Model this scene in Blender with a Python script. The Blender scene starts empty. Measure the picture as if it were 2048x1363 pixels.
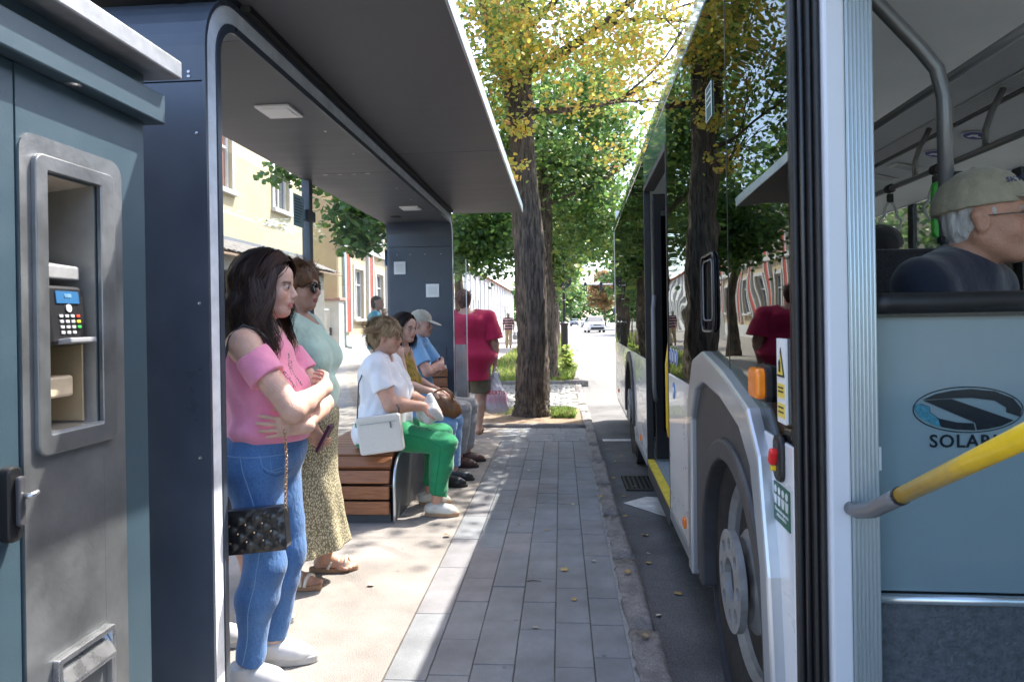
import bpy, bmesh, math, random
import numpy as np
from mathutils import Vector, Matrix, Euler

random.seed(7)
rng = np.random.default_rng(11)
R = math.radians
scene = bpy.context.scene
COL = scene.collection

# ---------------------------------------------------------------- camera, sky, sun, exposure
cam_d = bpy.data.cameras.new('camera')
cam_d.sensor_width = 36; cam_d.lens = 24.0
cam_d.shift_y = -0.0203
cam_d.clip_start = 0.02; cam_d.clip_end = 2000
cam_d.dof.use_dof = True; cam_d.dof.focus_distance = 4.6; cam_d.dof.aperture_fstop = 9.0
cam = bpy.data.objects.new('camera', cam_d); COL.objects.link(cam)
cam.matrix_world = (Matrix.Translation((0, 0, 1.38)) @ Matrix.Rotation(R(4.1), 4, 'Z')
                    @ Matrix.Rotation(R(90), 4, 'X') @ Matrix.Rotation(R(-0.9), 4, 'Z'))
scene.camera = cam

SUN = Vector((0.44, 0.46, 1.0)).normalized()          # direction towards the sun
SUN_EL = math.asin(SUN.z); SUN_AZ = math.atan2(SUN.x, SUN.y)
world = bpy.data.worlds.new('World'); scene.world = world; world.use_nodes = True
wn = world.node_tree.nodes; wl = world.node_tree.links
bg = wn['Background']
sky = wn.new('ShaderNodeTexSky'); sky.sky_type = 'NISHITA'; sky.sun_disc = False
sky.sun_elevation = SUN_EL; sky.sun_rotation = SUN_AZ
sky.air_density = 0.8; sky.dust_density = 2.4; sky.ozone_density = 0.6
wl.new(sky.outputs[0], bg.inputs[0]); bg.inputs[1].default_value = 0.15
sun_d = bpy.data.lights.new('sun', 'SUN'); sun_d.energy = 2.2; sun_d.angle = R(0.53); sun_d.color = (1.0, 0.95, 0.87)
sun = bpy.data.objects.new('sun', sun_d); COL.objects.link(sun)
sun.rotation_euler = SUN.to_track_quat('Z', 'Y').to_euler(); sun.location = (6, 6, 20)
vs = scene.view_settings
vs.view_transform = 'Standard'; vs.look = 'None'; vs.exposure = 2.6; vs.gamma = 1.0; vs.use_curve_mapping = False
scene.cycles.use_denoising = True
scene.cycles.max_bounces = 10; scene.cycles.diffuse_bounces = 5; scene.cycles.glossy_bounces = 4
scene.cycles.transmission_bounces = 8; scene.cycles.transparent_max_bounces = 12
scene.cycles.sample_clamp_indirect = 6.0

# ---------------------------------------------------------------- materials
def mat(name, col, rough=0.6, metal=0.0, spec=0.5, nscale=0.0, namt=0.0, bump=0.0, bscale=None, coat=0.0,
        detail=4.0, stretch=None, sheen=0.0, rvar=0.0, col2=None, trans=0.0, ior=1.45, vcol=False, sss=0.0, speck=0.0, sscale=400):
    m = bpy.data.materials.new(name); m.use_nodes = True
    nt = m.node_tree; N = nt.nodes; L = nt.links
    p = N['Principled BSDF']
    p.inputs['Base Color'].default_value = (*col, 1); p.inputs['Roughness'].default_value = rough
    p.inputs['Metallic'].default_value = metal; p.inputs['Specular IOR Level'].default_value = spec
    p.inputs['IOR'].default_value = ior
    if coat: p.inputs['Coat Weight'].default_value = coat; p.inputs['Coat Roughness'].default_value = 0.04
    if sheen: p.inputs['Sheen Weight'].default_value = sheen
    if trans: p.inputs['Transmission Weight'].default_value = trans
    if sss:
        p.inputs['Subsurface Weight'].default_value = sss; p.inputs['Subsurface Radius'].default_value = (0.012, 0.005, 0.003)
        p.inputs['Subsurface Scale'].default_value = 1.0
    vec = None
    if namt or bump or rvar:
        tc = N.new('ShaderNodeTexCoord'); mp = N.new('ShaderNodeMapping'); L.new(tc.outputs['Object'], mp.inputs[0])
        if stretch: mp.inputs['Scale'].default_value = stretch
        vec = mp.outputs[0]
    src = None
    if vcol:
        at = N.new('ShaderNodeAttribute'); at.attribute_name = 'Col'; src = at.outputs['Color']
    if namt:
        nz = N.new('ShaderNodeTexNoise'); nz.inputs['Scale'].default_value = nscale; nz.inputs['Detail'].default_value = detail
        nz.inputs['Roughness'].default_value = 0.62
        L.new(vec, nz.inputs['Vector'])
        rp = N.new('ShaderNodeMapRange'); rp.inputs[1].default_value = 0.28; rp.inputs[2].default_value = 0.72
        L.new(nz.outputs['Fac'], rp.inputs[0])
        if src is None:
            mx = N.new('ShaderNodeMix'); mx.data_type = 'RGBA'
            c2 = col2 if col2 else tuple(min(1, c * (1 + namt)) for c in col)
            c1 = col if col2 else tuple(c * (1 - namt) for c in col)
            mx.inputs[6].default_value = (*c1, 1); mx.inputs[7].default_value = (*c2, 1)
            L.new(rp.outputs[0], mx.inputs[0]); src = mx.outputs[2]
        else:
            r2 = N.new('ShaderNodeMapRange'); r2.inputs[3].default_value = 1 - namt; r2.inputs[4].default_value = 1 + namt
            L.new(rp.outputs[0], r2.inputs[0])
            hs = N.new('ShaderNodeVectorMath'); hs.operation = 'SCALE'
            L.new(src, hs.inputs[0]); L.new(r2.outputs[0], hs.inputs['Scale']); src = hs.outputs[0]
        if rvar:
            r3 = N.new('ShaderNodeMapRange'); r3.inputs[3].default_value = max(0.02, rough - rvar); r3.inputs[4].default_value = min(1, rough + rvar)
            L.new(rp.outputs[0], r3.inputs[0]); L.new(r3.outputs[0], p.inputs['Roughness'])
    if speck:
        sz = N.new('ShaderNodeTexNoise'); sz.inputs['Scale'].default_value = sscale; sz.inputs['Detail'].default_value = 2; L.new(vec, sz.inputs['Vector'])
        sr = N.new('ShaderNodeMapRange'); sr.inputs[1].default_value = .30; sr.inputs[2].default_value = .70; sr.inputs[3].default_value = 1 - speck; sr.inputs[4].default_value = 1 + speck; L.new(sz.outputs['Fac'], sr.inputs[0])
        sm = N.new('ShaderNodeVectorMath'); sm.operation = 'SCALE'; L.new(src, sm.inputs[0]); L.new(sr.outputs[0], sm.inputs['Scale']); src = sm.outputs[0]
    if src is not None: L.new(src, p.inputs['Base Color'])
    if bump:
        bz = N.new('ShaderNodeTexNoise'); bz.inputs['Scale'].default_value = bscale or nscale * 3; bz.inputs['Detail'].default_value = 5
        L.new(vec, bz.inputs['Vector'])
        bp = N.new('ShaderNodeBump'); bp.inputs['Strength'].default_value = bump; bp.inputs['Distance'].default_value = 0.01
        L.new(bz.outputs['Fac'], bp.inputs['Height']); L.new(bp.outputs['Normal'], p.inputs['Normal'])
    return m

def node(m, typ): return m.node_tree.nodes.new(typ)
def pbsdf(m): return m.node_tree.nodes['Principled BSDF']

def glass_sheet(name, tint=(0.9, 0.97, 0.95), refl=1.0, haze=0.0):
    """thin glazing: Fresnel mirror over a tinted clear sheet"""
    m = bpy.data.materials.new(name); m.use_nodes = True
    nt = m.node_tree; N = nt.nodes; L = nt.links; N.remove(N['Principled BSDF'])
    tr = N.new('ShaderNodeBsdfTransparent'); tr.inputs[0].default_value = (*tint, 1)
    gl = N.new('ShaderNodeBsdfGlossy'); gl.inputs['Roughness'].default_value = 0.015
    fr = N.new('ShaderNodeFresnel'); fr.inputs[0].default_value = 1.5
    mx = N.new('ShaderNodeMixShader')
    mu = N.new('ShaderNodeMath'); mu.operation = 'MULTIPLY'; mu.inputs[1].default_value = refl
    L.new(fr.outputs[0], mu.inputs[0]); L.new(mu.outputs[0], mx.inputs[0])
    L.new(tr.outputs[0], mx.inputs[1]); L.new(gl.outputs[0], mx.inputs[2])
    last = mx.outputs[0]
    if haze:
        df = N.new('ShaderNodeBsdfDiffuse'); df.inputs[0].default_value = (0.8, 0.82, 0.82, 1)
        m2 = N.new('ShaderNodeMixShader'); m2.inputs[0].default_value = haze
        L.new(last, m2.inputs[1]); L.new(df.outputs[0], m2.inputs[2]); last = m2.outputs[0]
    L.new(last, N['Material Output'].inputs[0])
    return m

# ---------------------------------------------------------------- mesh helpers
def mesh_np(name, verts, quads=None, tris=None, smooth=False, cols=None):
    me = bpy.data.meshes.new(name)
    verts = np.asarray(verts, np.float32)
    loops = []; starts = []; totals = []
    n = 0
    if quads is not None and len(quads):
        q = np.asarray(quads, np.int32); loops.append(q.ravel()); starts.append(np.arange(len(q)) * 4 + n); totals.append(np.full(len(q), 4)); n += q.size
    if tris is not None and len(tris):
        t = np.asarray(tris, np.int32); loops.append(t.ravel()); starts.append(np.arange(len(t)) * 3 + n); totals.append(np.full(len(t), 3)); n += t.size
    me.vertices.add(len(verts)); me.vertices.foreach_set('co', verts.ravel())
    lv = np.concatenate(loops).astype(np.int32); st = np.concatenate(starts).astype(np.int32)
    me.loops.add(len(lv)); me.loops.foreach_set('vertex_index', lv)
    me.polygons.add(len(st)); me.polygons.foreach_set('loop_start', st)
    if smooth: me.polygons.foreach_set('use_smooth', np.ones(len(st), bool))
    if cols is not None:
        ca = me.color_attributes.new('Col', 'FLOAT_COLOR', 'POINT')
        c4 = np.ones((len(verts), 4), np.float32); c4[:, :3] = cols
        ca.data.foreach_set('color', c4.ravel())
    me.update(calc_edges=True); me.validate()
    return me

def link(name, me, m=None, parent=None, loc=None):
    o = bpy.data.objects.new(name, me); COL.objects.link(o)
    if m is not None and me is not None and len(me.materials) == 0: me.materials.append(m)
    if parent is not None: o.parent = parent
    if loc is not None: o.location = loc
    return o

def empty(name, loc=(0, 0, 0), rz=0.0):
    o = bpy.data.objects.new(name, None); COL.objects.link(o)
    o.location = loc; o.rotation_euler = (0, 0, rz); o.empty_display_size = 0.1
    return o

def tag(o, label=None, cat=None, group=None, kind=None):
    if label: o['label'] = label
    if cat: o['category'] = cat
    if group: o['group'] = group
    if kind: o['kind'] = kind
    return o

class MB:
    """collects shapes, builds ONE mesh object"""
    def __init__(s): s.v = []; s.f = []
    def add(s, vs, fs):
        b = len(s.v); s.v += [tuple(v) for v in vs]; s.f += [tuple(i + b for i in f) for f in fs]; return s
    def box(s, c, d, rot=None):
        x, y, z = d[0] / 2, d[1] / 2, d[2] / 2
        vs = [Vector(p) for p in ((-x, -y, -z), (x, -y, -z), (x, y, -z), (-x, y, -z), (-x, -y, z), (x, -y, z), (x, y, z), (-x, y, z))]
        if rot is not None:
            M = rot if isinstance(rot, Matrix) else Euler(rot).to_matrix(); vs = [M @ v for v in vs]
        c = Vector(c)
        return s.add([v + c for v in vs], [(0, 3, 2, 1), (4, 5, 6, 7), (0, 1, 5, 4), (1, 2, 6, 5), (2, 3, 7, 6), (3, 0, 4, 7)])
    def span(s, a, b):
        return s.box([(a[i] + b[i]) / 2 for i in range(3)], [abs(b[i] - a[i]) for i in range(3)])
    def tube(s, path, r, n=10, caps=True, closed=False):
        P = [Vector(p) for p in path]; rr = r if isinstance(r, (list, tuple)) else [r] * len(P)
        vs = []; fs = []; m = len(P); up = None
        for i, p in enumerate(P):
            a = P[(i - 1) % m] if (i or closed) else P[0]; b = P[(i + 1) % m] if (i < m - 1 or closed) else P[-1]
            t = (b - a).normalized()
            if up is None:
                up = Vector((0, 0, 1)) if abs(t.z) < .9 else Vector((1, 0, 0))
            x = t.cross(up)
            if x.length < 1e-5: x = t.orthogonal()
            x.normalize(); y = x.cross(t).normalized(); up = y
            for k in range(n):
                q = 2 * math.pi * k / n; vs.append(p + (x * math.cos(q) + y * math.sin(q)) * rr[i])
        rings = m if closed else m - 1
        for i in range(rings):
            j = (i + 1) % m
            for k in range(n):
                k2 = (k + 1) % n; fs.append((i * n + k, i * n + k2, j * n + k2, j * n + k))
        if caps and not closed:
            fs.append(tuple(range(n))[::-1]); fs.append(tuple((m - 1) * n + k for k in range(n)))
        fs = [f[::-1] for f in fs]
        return s.add(vs, fs)
    def prism(s, poly, axis, a, b):
        """polygon of 2-D points extruded along axis (0,1,2) from a to b; the points give the two other coordinates in order"""
        n = len(poly)
        def p3(p, t):
            q = list(p); q.insert(axis, t); return tuple(q)
        vs = [p3(p, a) for p in poly] + [p3(p, b) for p in poly]
        area = sum(poly[i][0] * poly[(i + 1) % n][1] - poly[(i + 1) % n][0] * poly[i][1] for i in range(n))
        fl = (area > 0) != (b < a)
        if axis == 1: fl = not fl
        bot = tuple(range(n)); top = tuple(range(n, 2 * n))
        fs = [bot[::-1] if fl else bot, top if fl else top[::-1]]
        for i in range(n):
            j = (i + 1) % n; f = (i, j, n + j, n + i); fs.append(f if fl else f[::-1])
        return s.add(vs, fs)
    def lathe(s, prof, n=24, M=None, closed=False):
        vs = []; fs = []
        for (r, z) in prof:
            for k in range(n):
                q = 2 * math.pi * k / n; v = Vector((r * math.cos(q), r * math.sin(q), z)); vs.append(M @ v if M is not None else v)
        m = len(prof)
        for i in range(m if closed else m - 1):
            j = (i + 1) % m
            for k in range(n):
                k2 = (k + 1) % n; fs.append((i * n + k, i * n + k2, j * n + k2, j * n + k))
        if not closed:
            fs.append(tuple(range(n))[::-1]); fs.append(tuple((m - 1) * n + k for k in range(n)))
        return s.add(vs, fs)
    def sheet(s, grid):
        """grid of points [i][j] as a surface"""
        r = len(grid); c = len(grid[0]); vs = [p for row in grid for p in row]
        fs = [(i * c + j, i * c + j + 1, (i + 1) * c + j + 1, (i + 1) * c + j) for i in range(r - 1) for j in range(c - 1)]
        return s.add(vs, fs)
    def mesh(s, name='mesh'):
        me = bpy.data.meshes.new(name); me.from_pydata(s.v, [], s.f); me.update(); return me
    def build(s, name, m, parent=None, bevel=0.0, smooth=False, seg=2, loc=None, solid=0.0, angle=35):
        me = s.mesh(name)
        if smooth:
            for p in me.polygons: p.use_smooth = True
        o = link(name, me, m, parent, loc)
        if solid:
            md = o.modifiers.new('solid', 'SOLIDIFY'); md.thickness = solid; md.offset = 0
        if bevel:
            md = o.modifiers.new('bevel', 'BEVEL'); md.width = bevel; md.segments = seg; md.limit_method = 'ANGLE'; md.angle_limit = R(angle)
        return o

def rrect(cx, cy, w, h, r, n=5):
    pts = []
    for (sx, sy, a0) in ((1, 1, 0), (-1, 1, 90), (-1, -1, 180), (1, -1, 270)):
        for k in range(n + 1):
            a = R(a0 + 90 * k / n); pts.append((cx + sx * (w / 2 - r) + r * math.cos(a), cy + sy * (h / 2 - r) + r * math.sin(a)))
    return pts

def text_mesh(body, size, depth=0.0008, align='CENTER', bold=0.0, spacing=1.0):
    c = bpy.data.curves.new('text', 'FONT'); c.body = body; c.size = size; c.extrude = depth; c.align_x = align; c.align_y = 'CENTER'
    c.offset = bold; c.space_character = spacing; c.resolution_u = 3
    o = bpy.data.objects.new('text', c); COL.objects.link(o)
    bpy.context.view_layer.update()
    me = bpy.data.meshes.new_from_object(o.evaluated_get(bpy.context.evaluated_depsgraph_get()))
    bpy.data.objects.remove(o); return me

def put(me, name, m, parent, M):
    me.materials.clear(); me.materials.append(m)
    o = bpy.data.objects.new(name, me); COL.objects.link(o); o.parent = parent; o.matrix_local = M
    return o

def frame_M(loc, x, y):
    x = Vector(x).normalized(); y = Vector(y).normalized(); z = x.cross(y)
    return Matrix.Translation(Vector(loc)) @ Matrix((x, y, z)).transposed().to_4x4()

# ---------------------------------------------------------------- signed-distance modelling for bodies, clothes, hair, bags
def _prim_d(P, pr):
    t = pr['t']
    if t == 'c':
        a = np.array(pr['a'], np.float32); b = np.array(pr['b'], np.float32); ra, rb = pr['ra'], pr['rb']
        ab = b - a; L2 = float(ab @ ab) + 1e-9
        h = np.clip(((P - a) @ ab) / L2, 0, 1)
        q = P - a - h[..., None] * ab
        d = np.sqrt((q * q).sum(-1)) - (ra + (rb - ra) * h)
    else:
        c = np.array(pr['c'], np.float32); r = np.array(pr['r'], np.float32)
        q = P - c
        if pr.get('M') is not None: q = q @ np.array(pr['M'], np.float32)
        k0 = np.sqrt(((q / r) ** 2).sum(-1)); k1 = np.sqrt(((q / (r * r)) ** 2).sum(-1)) + 1e-6
        d = k0 * (k0 - 1) / k1
    for (pt, nr) in pr.get('cut', ()):
        nv = np.array(nr, np.float32); nv = nv / np.linalg.norm(nv)
        d = np.maximum(d, (P - np.array(pt, np.float32)) @ nv)
    return d

def cone(a, b, ra, rb=None, k=0.02, cut=(), sub=False):
    return dict(t='c', a=tuple(a), b=tuple(b), ra=ra, rb=ra if rb is None else rb, k=k, cut=cut, sub=sub)
def ell(c, r, k=0.02, M=None, cut=(), sub=False):
    if not hasattr(r, '__len__'): r = (r, r, r)
    return dict(t='e', c=tuple(c), r=tuple(r), k=k, M=M, cut=cut, sub=sub)

def _bounds(pr):
    if pr['t'] == 'c':
        a = np.array(pr['a']); b = np.array(pr['b'])
        return np.minimum(a - pr['ra'], b - pr['rb']), np.maximum(a + pr['ra'], b + pr['rb'])
    c = np.array(pr['c']); r = np.array(pr['r'])
    if pr.get('M') is not None:
        M = np.array(pr['M']); r = np.abs(M) @ r
    return c - r, c + r

def sdf_arrays(prims, h, cuts=(), disp=None):
    bs = [_bounds(p) for p in prims if not p['sub']]
    lo = np.min([b[0] for b in bs], 0) - 3 * h; hi = np.max([b[1] for b in bs], 0) + 3 * h
    n = np.ceil((hi - lo) / h).astype(int) + 1
    F = np.full(tuple(n), 1.0, np.float32)
    ax = [(lo[i] + h * np.arange(n[i])).astype(np.float32) for i in range(3)]
    for p in prims:
        b = _bounds(p); m = p['k'] * 1.2 + 3 * h
        i0 = np.clip(np.floor((b[0] - m - lo) / h).astype(int), 0, n); i1 = np.clip(np.ceil((b[1] + m - lo) / h).astype(int) + 1, 0, n)
        if np.any(i1 <= i0): continue
        sl = tuple(slice(i0[i], i1[i]) for i in range(3))
        G = np.stack(np.meshgrid(*[ax[i][sl[i]] for i in range(3)], indexing='ij'), -1)
        d = _prim_d(G, p).astype(np.float32); k = max(p['k'], 1e-4); A = F[sl]
        if p['sub']:
            q = np.clip(0.5 - 0.5 * (A + d) / k, 0, 1); F[sl] = A * (1 - q) + (-d) * q + k * q * (1 - q)
        else:
            q = np.clip(0.5 + 0.5 * (A - d) / k, 0, 1); F[sl] = A * (1 - q) + d * q - k * q * (1 - q)
    near = np.abs(F) < 4 * h + 0.02
    if disp is not None:
        idx = np.argwhere(near); Pn = lo + idx * h
        F[near] += disp(Pn.astype(np.float32)).astype(np.float32)
    for (pt, nr) in cuts:
        nv = np.array(nr, float); nv /= np.linalg.norm(nv); pt = np.array(pt, float)
        pl = ((ax[0] - pt[0]) * nv[0])[:, None, None] + ((ax[1] - pt[1]) * nv[1])[None, :, None] + ((ax[2] - pt[2]) * nv[2])[None, None, :]
        np.maximum(F, pl.astype(np.float32), out=F)
    F[0] = F[-1] = 1; F[:, 0] = F[:, -1] = 1; F[:, :, 0] = F[:, :, -1] = 1
    S = F < 0
    cnt = np.zeros(tuple(n - 1), np.int8)
    corners = [(i, j, k) for i in (0, 1) for j in (0, 1) for k in (0, 1)]
    for (i, j, k) in corners: cnt += S[i:n[0] - 1 + i, j:n[1] - 1 + j, k:n[2] - 1 + k]
    act = np.argwhere((cnt > 0) & (cnt < 8))
    vals = {c: F[act[:, 0] + c[0], act[:, 1] + c[1], act[:, 2] + c[2]] for c in corners}
    acc = np.zeros((len(act), 3)); num = np.zeros(len(act))
    for c in corners:
        for axn in range(3):
            if c[axn]: continue
            e = list(c); e[axn] = 1; e = tuple(e)
            a, b = vals[c], vals[e]; cr = (a < 0) != (b < 0)
            t = np.where(cr, a / np.where(cr, a - b, 1), 0)
            p = np.array(c, float)[None, :] + np.zeros((len(act), 3)); p[:, axn] = t
            acc[cr] += p[cr]; num[cr] += 1
    V = lo + (act + acc / num[:, None]) * h
    idx = np.full(tuple(n - 1), -1, np.int32); idx[act[:, 0], act[:, 1], act[:, 2]] = np.arange(len(act))
    quads = []
    for axn in range(3):
        sa = [slice(None)] * 3; sb = [slice(None)] * 3; sa[axn] = slice(0, -1); sb[axn] = slice(1, None)
        ed = np.argwhere(S[tuple(sa)] != S[tuple(sb)])
        u, v = [(1, 2), (2, 0), (0, 1)][axn]
        ed = ed[(ed[:, u] > 0) & (ed[:, v] > 0) & (ed[:, u] < n[u] - 1) & (ed[:, v] < n[v] - 1)]
        def cell(du, dv):
            q = ed.copy(); q[:, u] -= du; q[:, v] -= dv; return idx[q[:, 0], q[:, 1], q[:, 2]]
        q = np.stack([cell(1, 1), cell(0, 1), cell(0, 0), cell(1, 0)], 1)
        ins = S[ed[:, 0], ed[:, 1], ed[:, 2]]
        q[~ins] = q[~ins][:, ::-1]
        quads.append(q)
    return V, np.concatenate(quads)

def relax(V, Q, it=1, f=0.5):
    for _ in range(it):
        acc = np.zeros_like(V); num = np.zeros(len(V))
        for i in range(4):
            a = Q[:, i]; b = Q[:, (i + 1) % 4]
            for c in range(3):
                acc[:, c] += np.bincount(a, V[b, c], len(V)) + np.bincount(b, V[a, c], len(V))
            num += np.bincount(a, minlength=len(V)) + np.bincount(b, minlength=len(V))
        V = V * (1 - f) + f * acc / np.maximum(num, 1)[:, None]
    return V

def sdf_obj(name, prims, h, m, parent=None, cuts=(), disp=None, cols=None, it=1):
    V, Q = sdf_arrays(prims, h, cuts, disp)
    V = relax(V, Q, it)
    c = cols(V) if cols is not None else None
    me = mesh_np(name, V, quads=Q, smooth=True, cols=c)
    o = link(name, me, m, parent); ARR[o.name] = (V, Q); return o

ARR = {}
from mathutils.bvhtree import BVHTree
def seam(o, pts, r, m, d=(0, 1, 0), start=.6, name='seam', n=5, off=.0, closed=False, up=4):
    """stitch line laid on a garment: points are cast along d onto its surface"""
    V, Q = ARR[o.name]; b = BVHTree.FromPolygons(V.tolist(), Q.tolist()); d = Vector(d).normalized(); P = [Vector(p) for p in pts]; out = []
    if closed: P = P + P[:1]
    for a, c in zip(P, P[1:]):
        for k in range(up):
            p = a.lerp(c, k / up); h = b.ray_cast(p - d * start, d)
            if h[0] is not None: out.append(h[0] - d * off)
    h = b.ray_cast(P[-1] - d * start, d)
    if h[0] is not None: out.append(h[0] - d * off)
    if len(out) > 2: return MB().tube(out, r, n).build(name, m, o, smooth=True)
def wrinkle(amp=0.004, fr=22.0, seed=0, stretch=(1, 1, .5)):
    r = np.random.default_rng(seed); ph = r.uniform(0, 6.28, 9); w = r.normal(0, 1, (4, 3)) * np.array(stretch)
    def f(P):
        q = P + 0.03 * np.sin(P[:, [1, 2, 0]] * 17 + ph[:3])
        s = 0
        for i in range(4): s = s + np.sin(q @ (w[i] * fr * (0.7 + .35 * i)) + ph[4 + i]) / (1 + .3 * i)
        return amp * s * 0.6
    return f
# ================================================================= ground, road, pavement
M_ground = mat('far_ground', (0.18, 0.175, 0.15), 0.95, nscale=0.4, namt=0.2)
M_asphalt_walk = mat('walk_asphalt', (0.265, 0.24, 0.216), 0.92, nscale=2.2, namt=0.2, bump=0.6, bscale=160, detail=9, speck=.35, sscale=220)
M_road = mat('road_asphalt', (0.13, 0.128, 0.128), 0.9, nscale=2.2, namt=0.3, bump=0.8, bscale=130, detail=9, speck=.55, sscale=180)
M_road_far = mat('road_concrete', (0.15, 0.147, 0.142), 0.9, nscale=1.2, namt=0.12, bump=0.3, bscale=60, detail=8)
M_bed = mat('paver_bedding', (0.13, 0.122, 0.105), 0.95, nscale=40, namt=0.35, bump=0.6, bscale=200)
M_dirt = mat('tree_bed_soil', (0.23, 0.165, 0.11), 0.97, nscale=9, namt=0.4, bump=1.0, bscale=60, detail=9)
M_kerb = mat('kerb_stone', (0.20, 0.185, 0.175), 0.88, nscale=14, namt=0.4, bump=1.0, bscale=45, detail=9, speck=.3, sscale=150)
M_pav = [mat('paver_grey', (0.20, 0.208, 0.218), 0.8, speck=.22, sscale=300, nscale=5, namt=0.24, bump=0.35, bscale=220, detail=8, rvar=.12),
         mat('paver_bluish', (0.192, 0.204, 0.218), 0.8, speck=.22, sscale=300, nscale=6, namt=0.24, bump=0.35, bscale=220, detail=8, rvar=.12),
         mat('paver_reddish', (0.205, 0.20, 0.207), 0.8, speck=.22, sscale=300, nscale=5.5, namt=0.24, bump=0.35, bscale=220, detail=8, rvar=.12)]
def stained(m, sc=1.6):
    """dirt and wear running across neighbouring slabs, plus small dark gum spots"""
    N = m.node_tree.nodes; L = m.node_tree.links; p = pbsdf(m); src = p.inputs['Base Color'].links[0].from_socket
    g = N.new('ShaderNodeNewGeometry'); a = N.new('ShaderNodeTexNoise'); a.inputs['Scale'].default_value = sc; a.inputs['Detail'].default_value = 7; a.inputs['Roughness'].default_value = .65; L.new(g.outputs['Position'], a.inputs['Vector'])
    r = N.new('ShaderNodeMapRange'); r.inputs[1].default_value = .32; r.inputs[2].default_value = .66; r.inputs[3].default_value = .74; r.inputs[4].default_value = 1.13; L.new(a.outputs['Fac'], r.inputs[0])
    v = N.new('ShaderNodeTexVoronoi'); v.inputs['Scale'].default_value = 5.5; L.new(g.outputs['Position'], v.inputs['Vector'])
    q = N.new('ShaderNodeMapRange'); q.inputs[1].default_value = .035; q.inputs[2].default_value = .075; q.inputs[3].default_value = .62; q.inputs[4].default_value = 1.0; L.new(v.outputs['Distance'], q.inputs[0])
    mu = N.new('ShaderNodeMath'); mu.operation = 'MULTIPLY'; L.new(r.outputs[0], mu.inputs[0]); L.new(q.outputs[0], mu.inputs[1])
    s_ = N.new('ShaderNodeVectorMath'); s_.operation = 'SCALE'; L.new(src, s_.inputs[0]); L.new(mu.outputs[0], s_.inputs['Scale']); L.new(s_.outputs[0], p.inputs['Base Color'])
for m_ in M_pav + [M_asphalt_walk, M_road]: stained(m_)
M_cobble = mat('cobble_stone', (0.27, 0.265, 0.255), 0.82, nscale=9, namt=0.25, bump=0.6, bscale=60)
M_white_line = mat('road_paint', (0.62, 0.61, 0.58), 0.8, nscale=12, namt=0.25, bump=.3, bscale=120)

def slab(name, a, b, m, kind='structure', parent=None, div=0):
    o = MB().span(a, b).build(name, m, parent)
    if parent is None: tag(o, kind=kind)
    return o
def sheet_obj(name, x0, x1, y0, y1, z, m):
    o = MB().add([(x0, y0, z), (x1, y0, z), (x1, y1, z), (x0, y1, z)], [(0, 1, 2, 3)]).build(name, m); tag(o, kind='structure'); return o
sheet_obj('ground', -600, 600, -300, 900, -0.14, M_ground)
slab('sidewalk', (-9.2, -8, -0.13), (-0.712, 60, 0.0), M_asphalt_walk)
slab('far_sidewalk', (-9.2, 60.0, -0.13), (0.30, 260, -0.002), M_asphalt_walk)
slab('bedding', (-0.712, -8, -0.13), (0.262, 8.72, -0.014), M_bed)
slab('road', (0.402, -12, -0.13), (8.2, 11.5, -0.06), M_road)
slab('far_road', (0.402, 11.5, -0.13), (8.2, 320, -0.06), M_road_far)
slab('opposite_sidewalk', (8.2, -12, -0.13), (16, 320, 0.02), M_asphalt_walk)
tb = slab('tree_bed', (-1.45, 8.86, -0.13), (0.262, 10.6, 0.002), M_dirt)
slab('cobble_bedding', (-2.6, 10.6, -0.13), (0.262, 14.6, 0.001), M_bed)
slab('grass_verge', (-2.2, 14.78, -0.13), (0.262, 60, 0.012), M_dirt)

# pavers: each its own slab, six long columns and two crosswise rows at the far end
pavement = empty('pavement'); tag(pavement, kind='structure')
_pm = {}
def paver_mesh(w, l, mi):
    key = (round(w, 3), round(l, 2), mi)
    if key not in _pm:
        b = MB().box((0, 0, 0), (w - 0.004, l - 0.004, 0.06)); me = b.mesh('paver')
        bm = bmesh.new(); bm.from_mesh(me)
        bmesh.ops.bevel(bm, geom=[e for e in bm.edges if all(v.co.z > 0 for v in e.verts)], offset=0.002, segments=1, affect='EDGES')
        bm.to_mesh(me); bm.free(); me.materials.append(M_pav[mi]); _pm[key] = me
    return _pm[key]
def paver(cx, cy, w, l, rot=0):
    o = bpy.data.objects.new('paver', paver_mesh(w, l, random.choice((0, 0, 0, 1, 1, 2)))); COL.objects.link(o); o.parent = pavement
    o.location = (cx, cy, -0.03 + random.uniform(-0.002, 0.0015)); o.rotation_euler = (random.uniform(-.003, .003), random.uniform(-.004, .004), rot + random.uniform(-.002, .002))
edges = [-0.708, -0.541, -0.376, -0.206, -0.046, 0.112, 0.262]
for c in range(6):
    y = 0.9 + random.uniform(0, .3)
    while y < 7.7:
        l = random.choice((0.3, 0.3, 0.4, 0.5, 0.5, 0.6, 0.6))
        if y + l > 7.55: l = 7.75 - y
        w = edges[c + 1] - edges[c]
        paver((edges[c] + edges[c + 1]) / 2, y + l / 2, w, l)
        y += l
for r in range(6):
    x = -0.71 - random.uniform(0, .2); y = 7.76 + r * 0.16
    while x < 0.25:
        l = random.choice((0.2, 0.3, 0.3, 0.4)); l = min(l, 0.262 - x)
        if l > .05: paver(x + l / 2, y + .08, 0.16, l, math.pi / 2)
        x += l

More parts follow.
